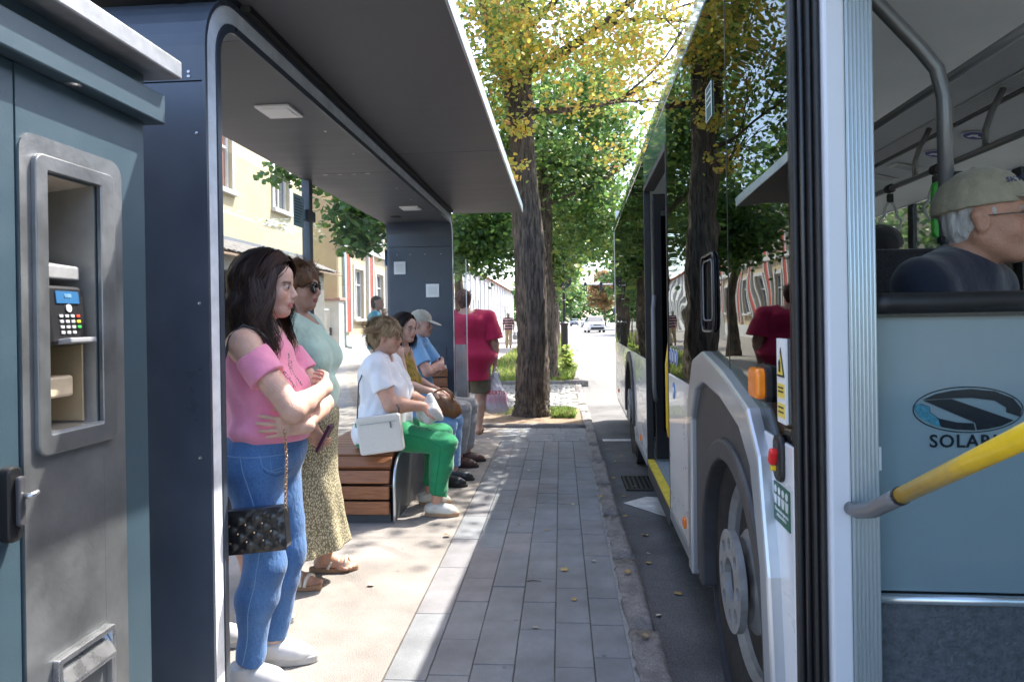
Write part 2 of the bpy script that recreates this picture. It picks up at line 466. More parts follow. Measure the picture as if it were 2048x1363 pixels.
def rough_block(name, d, m, seed, amp=0.006, cuts=3):
    r = np.random.default_rng(seed)
    bm = bmesh.new(); bmesh.ops.create_cube(bm, size=1.0)
    bmesh.ops.scale(bm, vec=d, verts=bm.verts)
    bmesh.ops.subdivide_edges(bm, edges=bm.edges, cuts=cuts, use_grid_fill=True)
    for v in bm.verts:
        v.co += Vector(r.normal(0, amp, 3))
        if v.co.z > d[2] * .3:
            ex = max(abs(v.co.x) / d[0], abs(v.co.y) / d[1]) * 2
            v.co.z -= max(0, ex - .88) * 0.06
    me = bpy.data.meshes.new(name); bm.to_mesh(me); bm.free(); me.materials.append(m)
    for p in me.polygons: p.use_smooth = True
    return me
kerb = empty('kerb'); tag(kerb, kind='structure')
kms = [rough_block('kerb_stone', (0.135, 0.88, 0.20), M_kerb, s, 0.005, 5) for s in range(5)]
y = 0.4; i = 0
while y < 60:
    o = bpy.data.objects.new('kerb_stone', kms[i % 5]); COL.objects.link(o); o.parent = kerb
    o.location = (0.334 + random.uniform(-.006, .006), y + .45, -0.102 + random.uniform(-.006, .006)); o.rotation_euler = (random.uniform(-.008, .008), random.uniform(-.03, .03), random.choice((0, math.pi)) + random.uniform(-.006, .006))
    y += 0.9; i += 1
# ragged mortar strip between the pavers and the kerb
xs = []
mb = MB(); g = []
for i in range(140):
    yy = 0.5 + i * 0.06
    g.append([(0.252, yy, -0.004), (0.275 + random.uniform(-.008, .012), yy, -0.006), (0.285 + random.uniform(-.006, .012), yy, -0.03)])
o = mb.sheet(g).build('mortar_joint', mat('mortar', (0.27, 0.27, 0.265), 0.95, nscale=30, namt=.25, bump=.6, bscale=120), kerb)
# edging stones of the tree beds
ek = [rough_block('edging_stone', (0.7, 0.11, 0.16), M_kerb, s + 20, 0.003, 3) for s in range(3)]
edging = empty('bed_edging'); tag(edging, kind='structure')
for i, (x, yy) in enumerate([(-1.1, 8.83), (-.39, 8.80), (.0, 8.78)]):
    o = bpy.data.objects.new('edging_stone', ek[i]); COL.objects.link(o); o.parent = edging; o.location = (x, yy, -0.035); o.rotation_euler = (0, 0, -0.04)
    if i == 2: o.scale = (0.72, 1, 1); o.location.x = 0.04
for i in range(3):
    o = bpy.data.objects.new('edging_stone', ek[i]); COL.objects.link(o); o.parent = edging; o.location = (-1.7 + i * .71, 14.68, -0.01)
o = bpy.data.objects.new('edging_stone', ek[1]); COL.objects.link(o); o.parent = edging; o.location = (0.30, 14.68, 0.0); o.scale.x = .75
# cobbles
cob = empty('cobble_paving'); tag(cob, kind='structure')
cm = [rough_block('cobble', (0.19, 0.21, 0.09), M_cobble, s + 40, 0.006, 2) for s in range(4)]
for r in range(18):
    x = -2.5 + (r % 2) * .1
    while x < 0.2:
        if not (x > -1.5 and r == 0 and x < -.2):
            o = bpy.data.objects.new('cobble', random.choice(cm)); COL.objects.link(o); o.parent = cob
            o.location = (x + random.uniform(-.012, .012), 10.72 + r * .215 + random.uniform(-.015, .015), -.028 + random.uniform(-.008, .008)); o.rotation_euler = (random.uniform(-.04, .04), random.uniform(-.04, .04), random.uniform(-.06, .06) + random.choice((0, math.pi)))
        x += 0.205
# painted marks on the road
mk = MB().add([(0.47, 8.07, -.054), (2.6, 8.07, -.054), (2.6, 8.2, -.054), (0.47, 8.2, -.054)], [(0, 1, 2, 3)]).build('stop_line', M_white_line); tag(mk, kind='structure')
mk = MB().add([(0.46, 5.36, -.054), (0.66, 5.55, -.054), (0.92, 5.5, -.054), (0.96, 5.28, -.054), (1.1, 5.0, -.054), (0.83, 4.9, -.054), (0.69, 5.05, -.054)], [(0, 6, 5, 4, 3, 2, 1)]).build('arrow_marking', M_white_line); tag(mk, kind='structure')
xw = empty('zebra_crossing'); tag(xw, kind='structure')
for i in range(6):
    x = 0.9 + i * 1.2
    MB().add([(x, 45, -.054), (x + .6, 45, -.054), (x + .6, 48, -.054), (x, 48, -.054)], [(0, 1, 2, 3)]).build('stripe', M_white_line, xw)
M_cast = mat('cast_iron', (0.035, 0.033, 0.03), 0.7, nscale=40, namt=.4, bump=.4, bscale=90)
gr = empty('drain_grate', (0.70, 6.0, -0.06)); tag(gr, 'dark cast iron drain grate in the road beside the open bus door', 'drain grate')
MB().prism(rrect(0, 0, .36, .5, .01, 2), 2, 0.001, 0.006).build('plate', mat('drain_dark', (.008, .008, .008), .9), gr)
for i in range(9): MB().box((-.16 + i * .04, 0, .010), (.018, .46, .012)).build('bar', M_cast, gr, .002)
for s in (-1, 1): MB().box((0, s * .24, .0085), (.36, .03, .016)).build('rim', M_cast, gr, .002)

# ================================================================= foliage
def leaf_mesh(name, pos, size, cols, droop=0.3, seed=0):
    n = len(pos); r = np.random.default_rng(seed)
    base = np.array([(0, 0, 0), (-.42, .30, .05), (-.36, .72, .04), (0, 1, -.06), (.36, .72, .04), (.42, .30, .05)], np.float32)
    base[:, 1] -= .45
    yaw = r.uniform(0, 2 * np.pi, n); pit = r.normal(-droop, .5, n); rol = r.normal(0, .6, n)
    cy, sy, cp, sp, cr, sr = np.cos(yaw), np.sin(yaw), np.cos(pit), np.sin(pit), np.cos(rol), np.sin(rol)
    X = np.stack([cy * cr - sy * sp * sr, sy * cr + cy * sp * sr, -cp * sr], 1)
    Y = np.stack([-sy * cp, cy * cp, sp], 1)
    Z = np.cross(X, Y)
    s = (size * r.uniform(.65, 1.25, n))[:, None]
    V = pos[:, None, :] + s[:, None, :] * (base[None, :, 0:1] * X[:, None, :] + base[None, :, 1:2] * Y[:, None, :] + base[None, :, 2:3] * Z[:, None, :])
    b = (np.arange(n) * 6)[:, None]
    Q = np.concatenate([b + np.array([[0, 3, 2, 1]]), b + np.array([[0, 5, 4, 3]])])
    return mesh_np(name, V.reshape(-1, 3), quads=Q, cols=np.repeat(cols, 6, 0))

def leaf_material(name, transl=0.45):
    m = bpy.data.materials.new(name); m.use_nodes = True; N = m.node_tree.nodes; L = m.node_tree.links
    p = N['Principled BSDF']; at = N.new('ShaderNodeAttribute'); at.attribute_name = 'Col'
    L.new(at.outputs['Color'], p.inputs['Base Color']); p.inputs['Roughness'].default_value = .42; p.inputs['Specular IOR Level'].default_value = .5
    t = N.new('ShaderNodeBsdfTranslucent'); g = N.new('ShaderNodeGamma'); g.inputs[1].default_value = 0.8
    L.new(at.outputs['Color'], g.inputs[0]); L.new(g.outputs[0], t.inputs[0])
    mx = N.new('ShaderNodeMixShader'); mx.inputs[0].default_value = transl
    L.new(p.outputs[0], mx.inputs[1]); L.new(t.outputs[0], mx.inputs[2]); L.new(mx.outputs[0], N['Material Output'].inputs[0])
    return m
M_leaf = leaf_material('leaf', .5)
GREEN = [(.05, .12, .025), (.07, .15, .03), (.04, .095, .028), (.10, .175, .03), (.055, .125, .045)]
YELLOW = [(.48, .36, .04), (.40, .34, .05), (.52, .36, .06), (.26, .30, .05), (.42, .23, .06), (.34, .34, .07)]
LIME = [(.12, .19, .035), (.08, .15, .03), (.16, .21, .04), (.06, .12, .03)]
def leaf_cols(n, pal, seed):
    r = np.random.default_rng(seed); p = np.array(pal)
    return p[r.integers(0, len(p), n)] * r.uniform(.95, 1.65, (n, 1))

def cloud(c, rad, nclump, per, spread, seed, shell=.55, flat=.55, zcut=None):
    r = np.random.default_rng(seed); out = []
    for i in range(nclump):
        d = r.normal(0, 1, 3); d /= np.linalg.norm(d); q = d * (r.uniform(0, 1) ** shell) * np.array(rad) + np.array(c)
        m = int(per * r.uniform(.5, 1.5)); s = spread * r.uniform(.6, 1.4)
        P = q + r.normal(0, 1, (m, 3)) * np.array([s, s, s * flat]); out.append(P)
    P = np.concatenate(out)
    if zcut is not None: P = P[P[:, 2] > zcut]
    return P

def clear_zone(P):
    """keep foliage out of the shelter, the bus and the strip of sun on the pavement"""
    k = ~((P[:, 0] > .3) & (P[:, 0] < 3.4) & (P[:, 1] < 10.4) & (P[:, 2] < 3.15))
    k &= ~((P[:, 0] < -.2) & (P[:, 0] > -2.2) & (P[:, 1] < 7.6) & (P[:, 2] < 2.9))
    return P[k]

def bark_mat(name, dark, light, sc=30):
    m = mat(name, light, .95); N = m.node_tree.nodes; L = m.node_tree.links; p = pbsdf(m)
    tc = N.new('ShaderNodeTexCoord'); mp = N.new('ShaderNodeMapping'); mp.inputs['Scale'].default_value = (1, 1, .16); L.new(tc.outputs['Object'], mp.inputs[0])
    a = N.new('ShaderNodeTexNoise'); a.inputs['Scale'].default_value = sc; a.inputs['Detail'].default_value = 6; a.inputs['Distortion'].default_value = .6; L.new(mp.outputs[0], a.inputs['Vector'])
    b = N.new('ShaderNodeTexNoise'); b.inputs['Scale'].default_value = 3; b.inputs['Detail'].default_value = 5; L.new(tc.outputs['Object'], b.inputs['Vector'])
    r = N.new('ShaderNodeValToRGB'); e = r.color_ramp.elements; e[0].position = .36; e[0].color = (*dark, 1); e[1].position = .62; e[1].color = (*light, 1); L.new(a.outputs['Fac'], r.inputs[0])
    mx = N.new('ShaderNodeMix'); mx.data_type = 'RGBA'; mx.blend_type = 'MULTIPLY'; mx.inputs[0].default_value = .7
    r2 = N.new('ShaderNodeValToRGB'); r2.color_ramp.elements[0].position = .35; r2.color_ramp.elements[0].color = (.45, .43, .40, 1); r2.color_ramp.elements[1].position = .65; r2.color_ramp.elements[1].color = (1.15, 1.1, 1.0, 1); L.new(b.outputs['Fac'], r2.inputs[0])
    L.new(r.outputs[0], mx.inputs[6]); L.new(r2.outputs[0], mx.inputs[7]); L.new(mx.outputs[2], p.inputs['Base Color'])
    bp = N.new('ShaderNodeBump'); bp.inputs['Strength'].default_value = 1.0; bp.inputs['Distance'].default_value = .05; L.new(r.outputs[0], bp.inputs['Height']); L.new(bp.outputs[0], p.inputs['Normal'])
    return m
M_bark = bark_mat('bark', (.035, .027, .021), (.135, .11, .088)); M_bark2 = bark_mat('bark_far', (.04, .03, .024), (.16, .13, .105))
M_twig = mat('twig', (0.09, 0.07, 0.055), .9, nscale=12, namt=.3)

def trunk_mesh(path, rad, n=36, rings=70, ridge=0.035, seed=0, flare=0.0):
    """tapering trunk along a path with vertical bark ridges"""
    r = np.random.default_rng(seed); path = np.array(path, float); rad = np.array(rad, float)
    t = np.linspace(0, len(path) - 1, rings); i0 = np.minimum(t.astype(int), len(path) - 2); f = (t - i0)
    fs = f * f * (3 - 2 * f)
    C = path[i0] * (1 - f[:, None]) + path[i0 + 1] * f[:, None]; rr = rad[i0] * (1 - fs) + rad[i0 + 1] * fs
    for _ in range(3): C[1:-1] = (C[:-2] + 2 * C[1:-1] + C[2:]) / 4
    a = np.linspace(0, 2 * np.pi, n, endpoint=False)
    A, T = np.meshgrid(a, t)
    ph = r.uniform(0, 6.28, 6)
    d = np.zeros_like(A)
    for j, k in enumerate((3, 5, 11, 17)):
        d += np.sin(k * A + ph[j] + 1.3 * np.sin(T * (2.1 + j) + ph[j])) * (.05, .035, .028, .02)[j]
    ridges = np.abs(np.sin(n / 4 * A + 2.2 * np.sin(T * 4.0 + ph[4]) + ph[5])) * ridge / max(rad[0], .05) * .5
    rad2 = rr[:, None] * (1 + d) - ridges * rr[:, None] + r.normal(0, .006, A.shape) * rr[:, None] / rad[0]
    V = np.stack([C[:, 0:1] + rad2 * np.cos(A), C[:, 1:2] + rad2 * np.sin(A), np.repeat(C[:, 2:3], n, 1)], -1).reshape(-1, 3)
    i, k = np.meshgrid(np.arange(rings - 1), np.arange(n), indexing='ij'); k2 = (k + 1) % n
    Q = np.stack([i * n + k, i * n + k2, (i + 1) * n + k2, (i + 1) * n + k], -1).reshape(-1, 4)
    return mesh_np('trunk', V, quads=Q, smooth=True)

def grow(p, d, L, r, depth, rnd, out):
    pts = [Vector(p)]; d = Vector(d).normalized(); n = 5
    for i in range(n):
        d = (d + Vector((rnd.uniform(-.22, .22), rnd.uniform(-.22, .22), rnd.uniform(-.16, .14)))).normalized(); pts.append(pts[-1] + d * L / n)
    out.append((pts, [r * (1 - .13 * i) for i in range(n + 1)]))
    if depth:
        for i in range(3):
            q = pts[2 + i] if i < 3 else pts[-1]
            dd = (d + Vector((rnd.uniform(-.9, .9), rnd.uniform(-.9, .9), rnd.uniform(-.5, .5)))).normalized()
            grow(q, dd, L * rnd.uniform(.5, .75), r * .5, depth - 1, rnd, out)

def tree(name, base, path, rad, clouds, label, group=None, branches=(), leaf=.1, pal=GREEN, seed=0, bark=None, n=36, rings=70, ridge=.03, depth=2):
    t = empty(name, base); tag(t, label, 'tree', group)
    B = np.array(base)
    link('trunk', trunk_mesh(path, rad, n, rings, ridge, seed), bark or M_bark2, t)
    rnd = random.Random(seed); out = []
    for (p, d, L, r) in branches: grow(p, d, L, r, depth, rnd, out)
    if out:
        mb = MB()
        for pts, rs in out: mb.tube(pts, rs, 7 if rs[0] > .03 else 4)
        mb.build('branches', M_twig if bark is None else bark, t, smooth=True)
    Ps = []; Cs = []; Ss = []
    for q in clouds:
        P = cloud(**q['c']); P = clear_zone(P); Ps.append(P); Cs.append(leaf_cols(len(P), q.get('pal', pal), seed + 3)); Ss.append(np.full(len(P), q.get('leaf', leaf)))
    P = np.concatenate(Ps); C = np.concatenate(Cs)
    link('crown', leaf_mesh('crown', P - B, np.concatenate(Ss), C, .35, seed), M_leaf, t)
    return t

ST = 'street trees along the kerb'
def cl(c, rad, nclump, per, spread, seed, **k):
    d = dict(c=dict(c=c, rad=rad, nclump=nclump, per=per, spread=spread, seed=seed))
    for kk in ('shell', 'flat', 'zcut'):
        if kk in k: d['c'][kk] = k.pop(kk)
    d.update(k); return d
t1 = (-.43, 9.87, 0)
tree('linden_tree', t1, [(0, 0, -.05), (.0, 0, .25), (.03, 0, 1.2), (0, 0, 2.4), (-.07, 0, 3.7), (-.15, 0, 4.9), (-.04, 0, 6.5), (.1, 0, 9.5)], [.29, .25, .225, .235, .18, .21, .14, .06],
     [cl((.9, 8.9, 5.0), (1.8, 1.6, .75), 70, 58, .21, 1, pal=YELLOW + LIME[2:3], leaf=.064),
      cl((-.75, 8.9, 5.0), (1.1, 1.2, .9), 54, 62, .2, 2, pal=YELLOW + LIME[:3], leaf=.064),
      cl((.95, 9.2, 4.0), (1.0, .8, .6), 18, 24, .16, 13, pal=YELLOW, leaf=.062),
      cl((-.62, 9.3, 4.05), (.4, .3, .22), 5, 26, .12, 3, pal=YELLOW, leaf=.07), cl((-.58, 9.25, 3.35), (.25, .3, .3), 5, 22, .11, 4, pal=YELLOW, leaf=.07),
      cl((-1.9, 9.0, 4.1), (.8, 1.2, .6), 22, 40, .2, 5, pal=LIME, leaf=.09),
      cl((.2, 10.3, 8.3), (4.0, 3.4, 2.3), 190, 85, .42, 6, pal=LIME + YELLOW[3:4], leaf=.105)],
     'thick linden trunk forking under yellow leaves beside the shelter', ST,
     branches=[((-.14, 0, 4.65), (-.5, -.12, .85), 3.2, .15), ((.03, 0, 5.0), (.7, -.4, .35), 3.0, .08), ((0, 0, 4.4), (.8, .1, .12), 2.4, .05), ((-.02, 0, 3.6), (-.5, -.4, .3), 1.6, .03), ((.05, 0, 5.6), (.6, -.5, .2), 2.6, .05), ((.05, 0, 5.8), (-.6, -.6, .2), 2.4, .05), ((.05, -.1, 6.3), (.2, -.7, .2), 2.5, .06)],
     seed=5, bark=M_bark, n=64, rings=150, ridge=.05)
tree('linden_tree', (-.32, 15.5, 0), [(0, 0, -.05), (.0, 0, .3), (-.02, 0, 1.5), (-.05, 0, 3), (.0, 0, 4.6), (.05, 0, 7.5)], [.27, .22, .20, .19, .16, .07],
     [cl((-.5, 16, 5.4), (2.3, 2.4, 2.4), 150, 120, .30, 21, leaf=.10, pal=GREEN + LIME), cl((1.0, 17, 4.3), (1.1, 1.6, 1.5), 50, 90, .26, 26, leaf=.10, pal=GREEN + LIME), cl((.55, 13.2, 5.4), (1.2, 1.3, 1.3), 40, 90, .26, 27, leaf=.10, pal=LIME + GREEN), cl((-1.7, 14.2, 3.1), (.9, .9, .85), 46, 100, .2, 22, leaf=.11),
      cl((.8, 15.2, 3.3), (.8, 1.0, .8), 30, 60, .25, 23, leaf=.095, pal=LIME + GREEN)],
     'green linden right behind the thick forked trunk', ST, branches=[((0, 0, 3.6), (-.7, -.3, .5), 2.5, .06), ((0, 0, 3.9), (.6, -.2, .4), 2.4, .05)], seed=6, ridge=.035, n=44, rings=90)
for i, (x, y, nm) in enumerate([(-.35, 22.5, 'third linden along the kerb, behind the round sign post'), (-.3, 33, 'fourth linden along the kerb, beyond the round sign post'), (-.3, 44, 'fifth linden along the kerb, half hidden by nearer crowns')]):
    tree('linden_tree', (x, y, 0), [(0, 0, -.05), (.03, 0, 1.6), (0, 0, 3.2), (.05, 0, 6)], [.24, .18, .15, .06],
         [cl((x - .2, y, 5.0), (2.1, 2.6, 2.6), 90, 80, .38, 30 + i, leaf=.17, pal=GREEN + LIME[:3])], nm, ST, branches=[((0, 0, 2.8), (-.6, .2, .6), 2, .05)], seed=30 + i, n=20, rings=30)
tree('linden_tree', (-2.75, 13.2, 0), [(0, 0, -.05), (.03, 0, 1.6), (0, 0, 3.2), (.05, 0, 6.5)], [.24, .19, .16, .06],
     [cl((-3.0, 12.2, 5.1), (1.25, 1.6, 1.8), 80, 60, .28, 41, leaf=.12), cl((-3.15, 11.2, 3.05), (.55, .7, .6), 30, 55, .18, 42, leaf=.12), cl((-4.0, 10.2, 3.65), (.5, .4, .28), 9, 30, .13, 43, leaf=.11)],
     'dark green linden hanging low behind the shelter glass', ST, branches=[((0, 0, 2.9), (-.1, -.9, .15), 2.2, .05), ((0, 0, 3.2), (-.4, -.8, .1), 2.2, .03)], depth=1, seed=41, n=24, rings=40)
tree('linden_tree', (-3.6, 24, 0), [(0, 0, -.05), (.03, 0, 1.6), (0, 0, 3.2), (.05, 0, 6.5)], [.22, .17, .15, .06],
     [cl((-3.2, 22.5, 4.6), (1.6, 2.0, 1.7), 70, 50, .34, 44, leaf=.17, pal=GREEN + LIME[:2])],
     'small green linden beyond the shelter over the walking people', ST, seed=44, n=20, rings=30)
FT = 'trees across the road'
for i, (x, y, s, nm) in enumerate([(10.2, 9, 1.1, 'leafy tree across the road showing through the bus windows'), (10.6, 17, 1.0, 'second leafy tree across the road, behind the bus'), (10.4, 27, 1.0, 'third leafy tree across the road, hidden by the bus'),
                                   (10.2, 40, 1.05, 'fourth leafy tree across the road, hidden by the bus rear'), (9.6, 62, 1.15, 'tall green tree across the road just past the bus rear'), (9.3, 92, 1.2, 'green tree across the road above the parked blue sign'),
                                   (8.0, 125, 1.2, 'reddish tree closing the street on its far side'), (2.2, 150, 1.25, 'pale slender tree at the end of the street'), (-2.5, 110, 1.1, 'distant green tree past the lamp post'), (-1.5, 76, 1.0, 'distant linden behind the crossing'), (-7.5, 150, 1.3, 'hazy tree at the far end of the pavement')]):
    far = y > 50
    pal = GREEN + LIME[:2] if i != 6 else [(.20, .11, .05), (.14, .12, .04), (.24, .14, .05)]
    tree('street_tree', (x, y, 0), [(0, 0, -.05), (.03, 0, 1.6), (0, 0, 3.2 * s), (.05, 0, 6.5 * s)], [.26, .19, .16, .06],
         [cl((x, y, 5.6 * s), (2.9 * s, 3.0 * s, 3.4 * s), 80 if far else 100, 60, .48, 60 + i, leaf=.42 if far else .2, pal=pal)], nm, FT, seed=60 + i, n=16, rings=24)

# grass: blades in the verge and round the trunks
def grass(name, label, areas, seed):
    r = np.random.default_rng(seed); Vs = []; Cs = []
    for (x0, x1, y0, y1, n, h, z) in areas:
        p = np.stack([r.uniform(x0, x1, n), r.uniform(y0, y1, n), np.full(n, z)], 1)
        a = r.uniform(0, 6.28, n); hh = h * r.uniform(.4, 1.2, n); w = .004 + .05 * hh * .12 + (p[:, 1] > 13) * .006
        dx = np.stack([np.cos(a), np.sin(a), 0 * a], 1); le = np.stack([-np.sin(a), np.cos(a), 0 * a], 1) * (hh * r.uniform(.1, .7, n))[:, None]
        up = np.array([0, 0, 1.]) * hh[:, None]
        Vs.append(np.stack([p - dx * w[:, None], p + dx * w[:, None], p + le * .4 + up * .65 + dx * w[:, None] * .7, p + le + up], 1).reshape(-1, 3))
        Cs.append(np.repeat(leaf_cols(n, [(.11, .19, .03), (.16, .22, .04), (.08, .15, .03), (.22, .22, .07)], seed), 4, 0))
    V = np.concatenate(Vs); n = len(V) // 4
    o = link(name, mesh_np(name, V, quads=(np.arange(n) * 4)[:, None] + np.array([[0, 1, 2, 3]]), cols=np.concatenate(Cs)), M_leaf)
    tag(o, label, 'grass', kind='stuff')
grass('grass', 'green grass growing in the tree beds along the kerb', [(-.15, .18, 9.55, 10.15, 1500, .11, 0), (-.95, -.7, 9.9, 10.4, 200, .08, 0), (-2.1, .2, 14.8, 17, 2500, .12, .01), (-2.1, .24, 17, 30, 5000, .16, .01), (-2.1, .24, 30, 60, 4000, .22, .01), (.0, .24, 15.0, 16.4, 900, .2, .01)], 3)
# leafy weeds beside the second trunk
for i, (x, y, h) in enumerate([(.12, 18.5, .7), (.16, 16.6, .35)]):
    P = cloud((x, y, h * .6), (.14, .3, h * .4), 10, 14, .08, 90 + i)
    o = empty('leafy_weed', (x, y, 0.01))
    MB().tube([(0, 0, 0), (.01, .02, h * .4), (.0, .0, h * .9)], [.012, .009, .004], 6).build('stem', M_twig, o, smooth=True)
    link('foliage', leaf_mesh('foliage', P - np.array((x, y, .01)), np.full(len(P), .12), leaf_cols(len(P), [(.14, .21, .04), (.18, .22, .04)], i), .1, i), M_leaf, o)
    tag(o, ['tall bright green weed at the foot of the lamp post', 'low bright green weed on the kerb edge before the lamp post'][i], 'weed')
# fallen leaves, single
lv = [(0.02, 3.75), (-.1, 4.45), (.05, 5.1), (.18, 3.9), (-.12, 3.05), (.05, 3.35), (-.74, 4.35), (-.28, 4.6), (.5, 7.5), (.52, 6.9), (.47, 6.2), (.46, 5.0), (.55, 4.55), (.47, 4.05), (.36, 3.75), (.56, 3.6), (.44, 3.35), (.6, 5.9), (.36, 3.0), (-.5, 8.4), (.3, 5.3), (.5, 5.55), (-.3, 6.2), (.52, 4.2), (.62, 7.2), (-1.0, 3.5), (-.8, 5.9)]
lms = []
for k in range(4):
    bmv = [(0, 0, 0), (-.02, .012, .006), (-.024, .03, .004), (0, .05, .009), (.022, .033, .002), (.02, .012, .008)]
    me = MB().add([(a, b, c + random.uniform(0, .008)) for a, b, c in bmv], [(0, 3, 2, 1), (0, 5, 4, 3)]).mesh('leaf'); me.materials.append(mat('dry_leaf', [(.36, .24, .09), (.42, .36, .27), (.28, .20, .12), (.40, .29, .12)][k], .8, nscale=60, namt=.3)); lms.append(me)
for (x, y) in lv:
    o = bpy.data.objects.new('fallen_leaf', random.choice(lms)); COL.objects.link(o); o.location = (x, y, .004 if x < .4 else -.056); o.rotation_euler = (random.uniform(-.2, .2), random.uniform(-.2, .2), random.uniform(0, 6.28)); s = random.uniform(.6, 1.05); o.scale = (s, s, s)
    tag(o, 'small dry fallen leaf lying on the pavement or the road', 'leaf', 'fallen leaves on the ground')
o = MB().tube([(0, 0, 0), (.03, .004, .003), (.075, -.002, .001)], [.003, .003, .0015], 5).build('fallen_twig', M_twig, None, loc=(-.2, 3.6, .003)); tag(o, 'short brown twig lying on the grey pavers', 'twig')
# ================================================================= bus shelter
M_anthr = mat('anthracite_paint', (0.050, 0.062, 0.082), 0.36, metal=0.0, nscale=3, namt=.18, rvar=.1, bump=.04, bscale=300, detail=8)
M_soffit = mat('soffit_panel', (0.098, 0.100, 0.106), 0.5, nscale=2.2, namt=.16, rvar=.08, stretch=(1, 6, 1), detail=8)
M_strip = mat('silicone_strip', (0.74, 0.76, 0.78), 0.38, nscale=12, namt=.18, bump=.25, bscale=25)
M_alu = mat('aluminium_edge', (0.62, 0.65, 0.68), 0.3, metal=.85, nscale=6, namt=.1)
M_glass = glass_sheet('shelter_glass', (0.965, 0.985, 0.98), 0.16, 0.02)
M_white_pl = mat('white_plastic', (0.75, 0.75, 0.73), 0.4)
M_bolt = mat('bolt_steel', (0.45, 0.46, 0.47), 0.35, metal=1)
SB = Vector((-1.475, 4.72, 0))
shelter = empty('bus_shelter', SB); tag(shelter, 'dark grey bus shelter with rounded frame, wide roof and glass back wall', 'bus shelter')
def sp(mb, name, m, parent=None, **k):
    return mb.build(name, m, parent or shelter, loc=(-SB if parent is None else None), **k)
X0, X1 = -1.83, -1.144
Ya, Yb, ZT, TH, RC = 2.131, 7.22, 2.505, 0.092, 0.22
def arch_pt(s, off):
    """point (y,z) along the arch outline, moved inwards by off. s in metres"""
    v = ZT - RC; a = RC * math.pi / 2; l = Yb - Ya - 2 * RC
    if s <= v: return (Ya + off, s)
    if s <= v + a:
        q = (s - v) / RC; return (Ya + RC - (RC - off) * math.cos(q), v + (RC - off) * math.sin(q))
    if s <= v + a + l: return (Ya + RC + s - v - a, ZT - off)
    if s <= v + 2 * a + l:
        q = (s - v - a - l) / RC; return (Yb - RC + (RC - off) * math.sin(q), v + (RC - off) * math.cos(q))
    return (Yb - off, v - (s - v - 2 * a - l))
AL = ZT - RC; AA = RC * math.pi / 2; LL = Yb - Ya - 2 * RC
STOT = 2 * AL + 2 * AA + LL
def svals(s0, s1):
    S = {s0, s1}
    for k in range(9):
        for b in (AL, AL + AA + LL):
            q = b + AA * k / 8
            if s0 < q < s1: S.add(q)
    return sorted(S)
def arch_piece(name, s0, s1, m, o0=0.0, o1=TH, xa=X0, xb=X1, **k):
    S = svals(s0, s1)
    poly = [arch_pt(s, o0) for s in S] + [arch_pt(s, o1) for s in S[::-1]]
    return sp(MB().prism(poly, 0, xa, xb), name, m, **k)
s_c = AL + AA + (4.63 - Ya - RC)
arch_piece('end_panel', 0.02, 2.168, M_anthr, bevel=.003)
arch_piece('corner_panel', 2.172, AL + AA + .06, M_anthr)
arch_piece('ceiling_panel', AL + AA + .064, s_c - .003, M_soffit)
arch_piece('ceiling_panel', s_c + .003, AL + AA + LL - .04, M_soffit)
arch_piece('corner_panel', AL + AA + LL - .036, STOT - 2.172, M_anthr)
arch_piece('end_panel', STOT - 2.168, STOT - .02, M_anthr, bevel=.003)
# street-side edge: two dark lips and the pale silicone tube between them
arch_piece('edge_lip', 0.02, STOT - .02, M_anthr, -.004, .010, X1, X1 + .012)
arch_piece('edge_lip', 0.02, STOT - .02, M_anthr, .073, .100, X1, X1 + .012)
arch_piece('light_strip', 0.03, STOT - .03, M_strip, .0115, .0715, X1, X1 + .009, bevel=.004)
# roof plate over the pavement
ZC = 2.535
for y0, y1 in ((2.08, 4.625), (4.633, 7.30)):
    sp(MB().span((X1 + .013, y0, ZC), (-.40, y1, ZC + .012)), 'canopy_panel', M_soffit)
sp(MB().span((X1 - .72, 2.08, ZC + .013), (-.40, 7.30, ZC + .06)), 'roof_plate', M_anthr)
sp(MB().span((-.399, 2.08, ZC - .003), (-.387, 7.30, ZC + .075)), 'roof_edge_trim', M_alu, bevel=.002)
sp(MB().span((X1 + .002, 2.4, 2.509), (X1 + .04, 7.05, ZC - .001)), 'shadow_gap', mat('gap_black', (.012, .012, .013), .7))  # black filler strip: the shade between frame and canopy, put in as colour
# ceiling lamps
for y in (3.22, 6.11):
    f = sp(MB().prism(rrect(-1.345, y, .17, .19, .008, 2), 2, 2.402, 2.4125), 'ceiling_lamp', M_white_pl, bevel=.002)
    MB().prism(rrect(-1.345, y, .13, .13, .004, 2), 2, 2.398, 2.4015).build('lamp_diffuser', mat('diffuser', (.82, .82, .8), .5), f)
M_spk = mat('speaker_black', (.01, .01, .01), .6)
sp(MB().lathe([(.001, -.004), (.05, -.004), (.055, 0), (.001, .001)], 24, Matrix.Translation((-1.60, 6.60, 2.4125))), 'ceiling_speaker', M_spk)
for y in (3.6, 4.1, 5.2, 5.7): sp(MB().lathe([(.001, -.004), (.007, -.003), (.008, 0), (.001, .001)], 8, Matrix.Translation((-1.25, y, 2.413))), 'bolt', M_bolt)
for k, x in enumerate((-1.32, -1.42, -1.52, -1.62)): sp(MB().box((x, 4.65, 2.411), (.03, .012, .005)), 'seam_clip', M_bolt)
for (x, z) in ((-1.165, 2.0), (-1.165, 1.45), (-1.17, .95), (-1.19, 2.185), (-1.19, 2.2)):
    sp(MB().lathe([(.001, 0), (.006, 0), (.005, .002), (.001, .003)], 8, Matrix.Translation((x, Ya - .0005, z)) @ Matrix.Rotation(R(90), 4, 'X')), 'bolt', M_bolt)
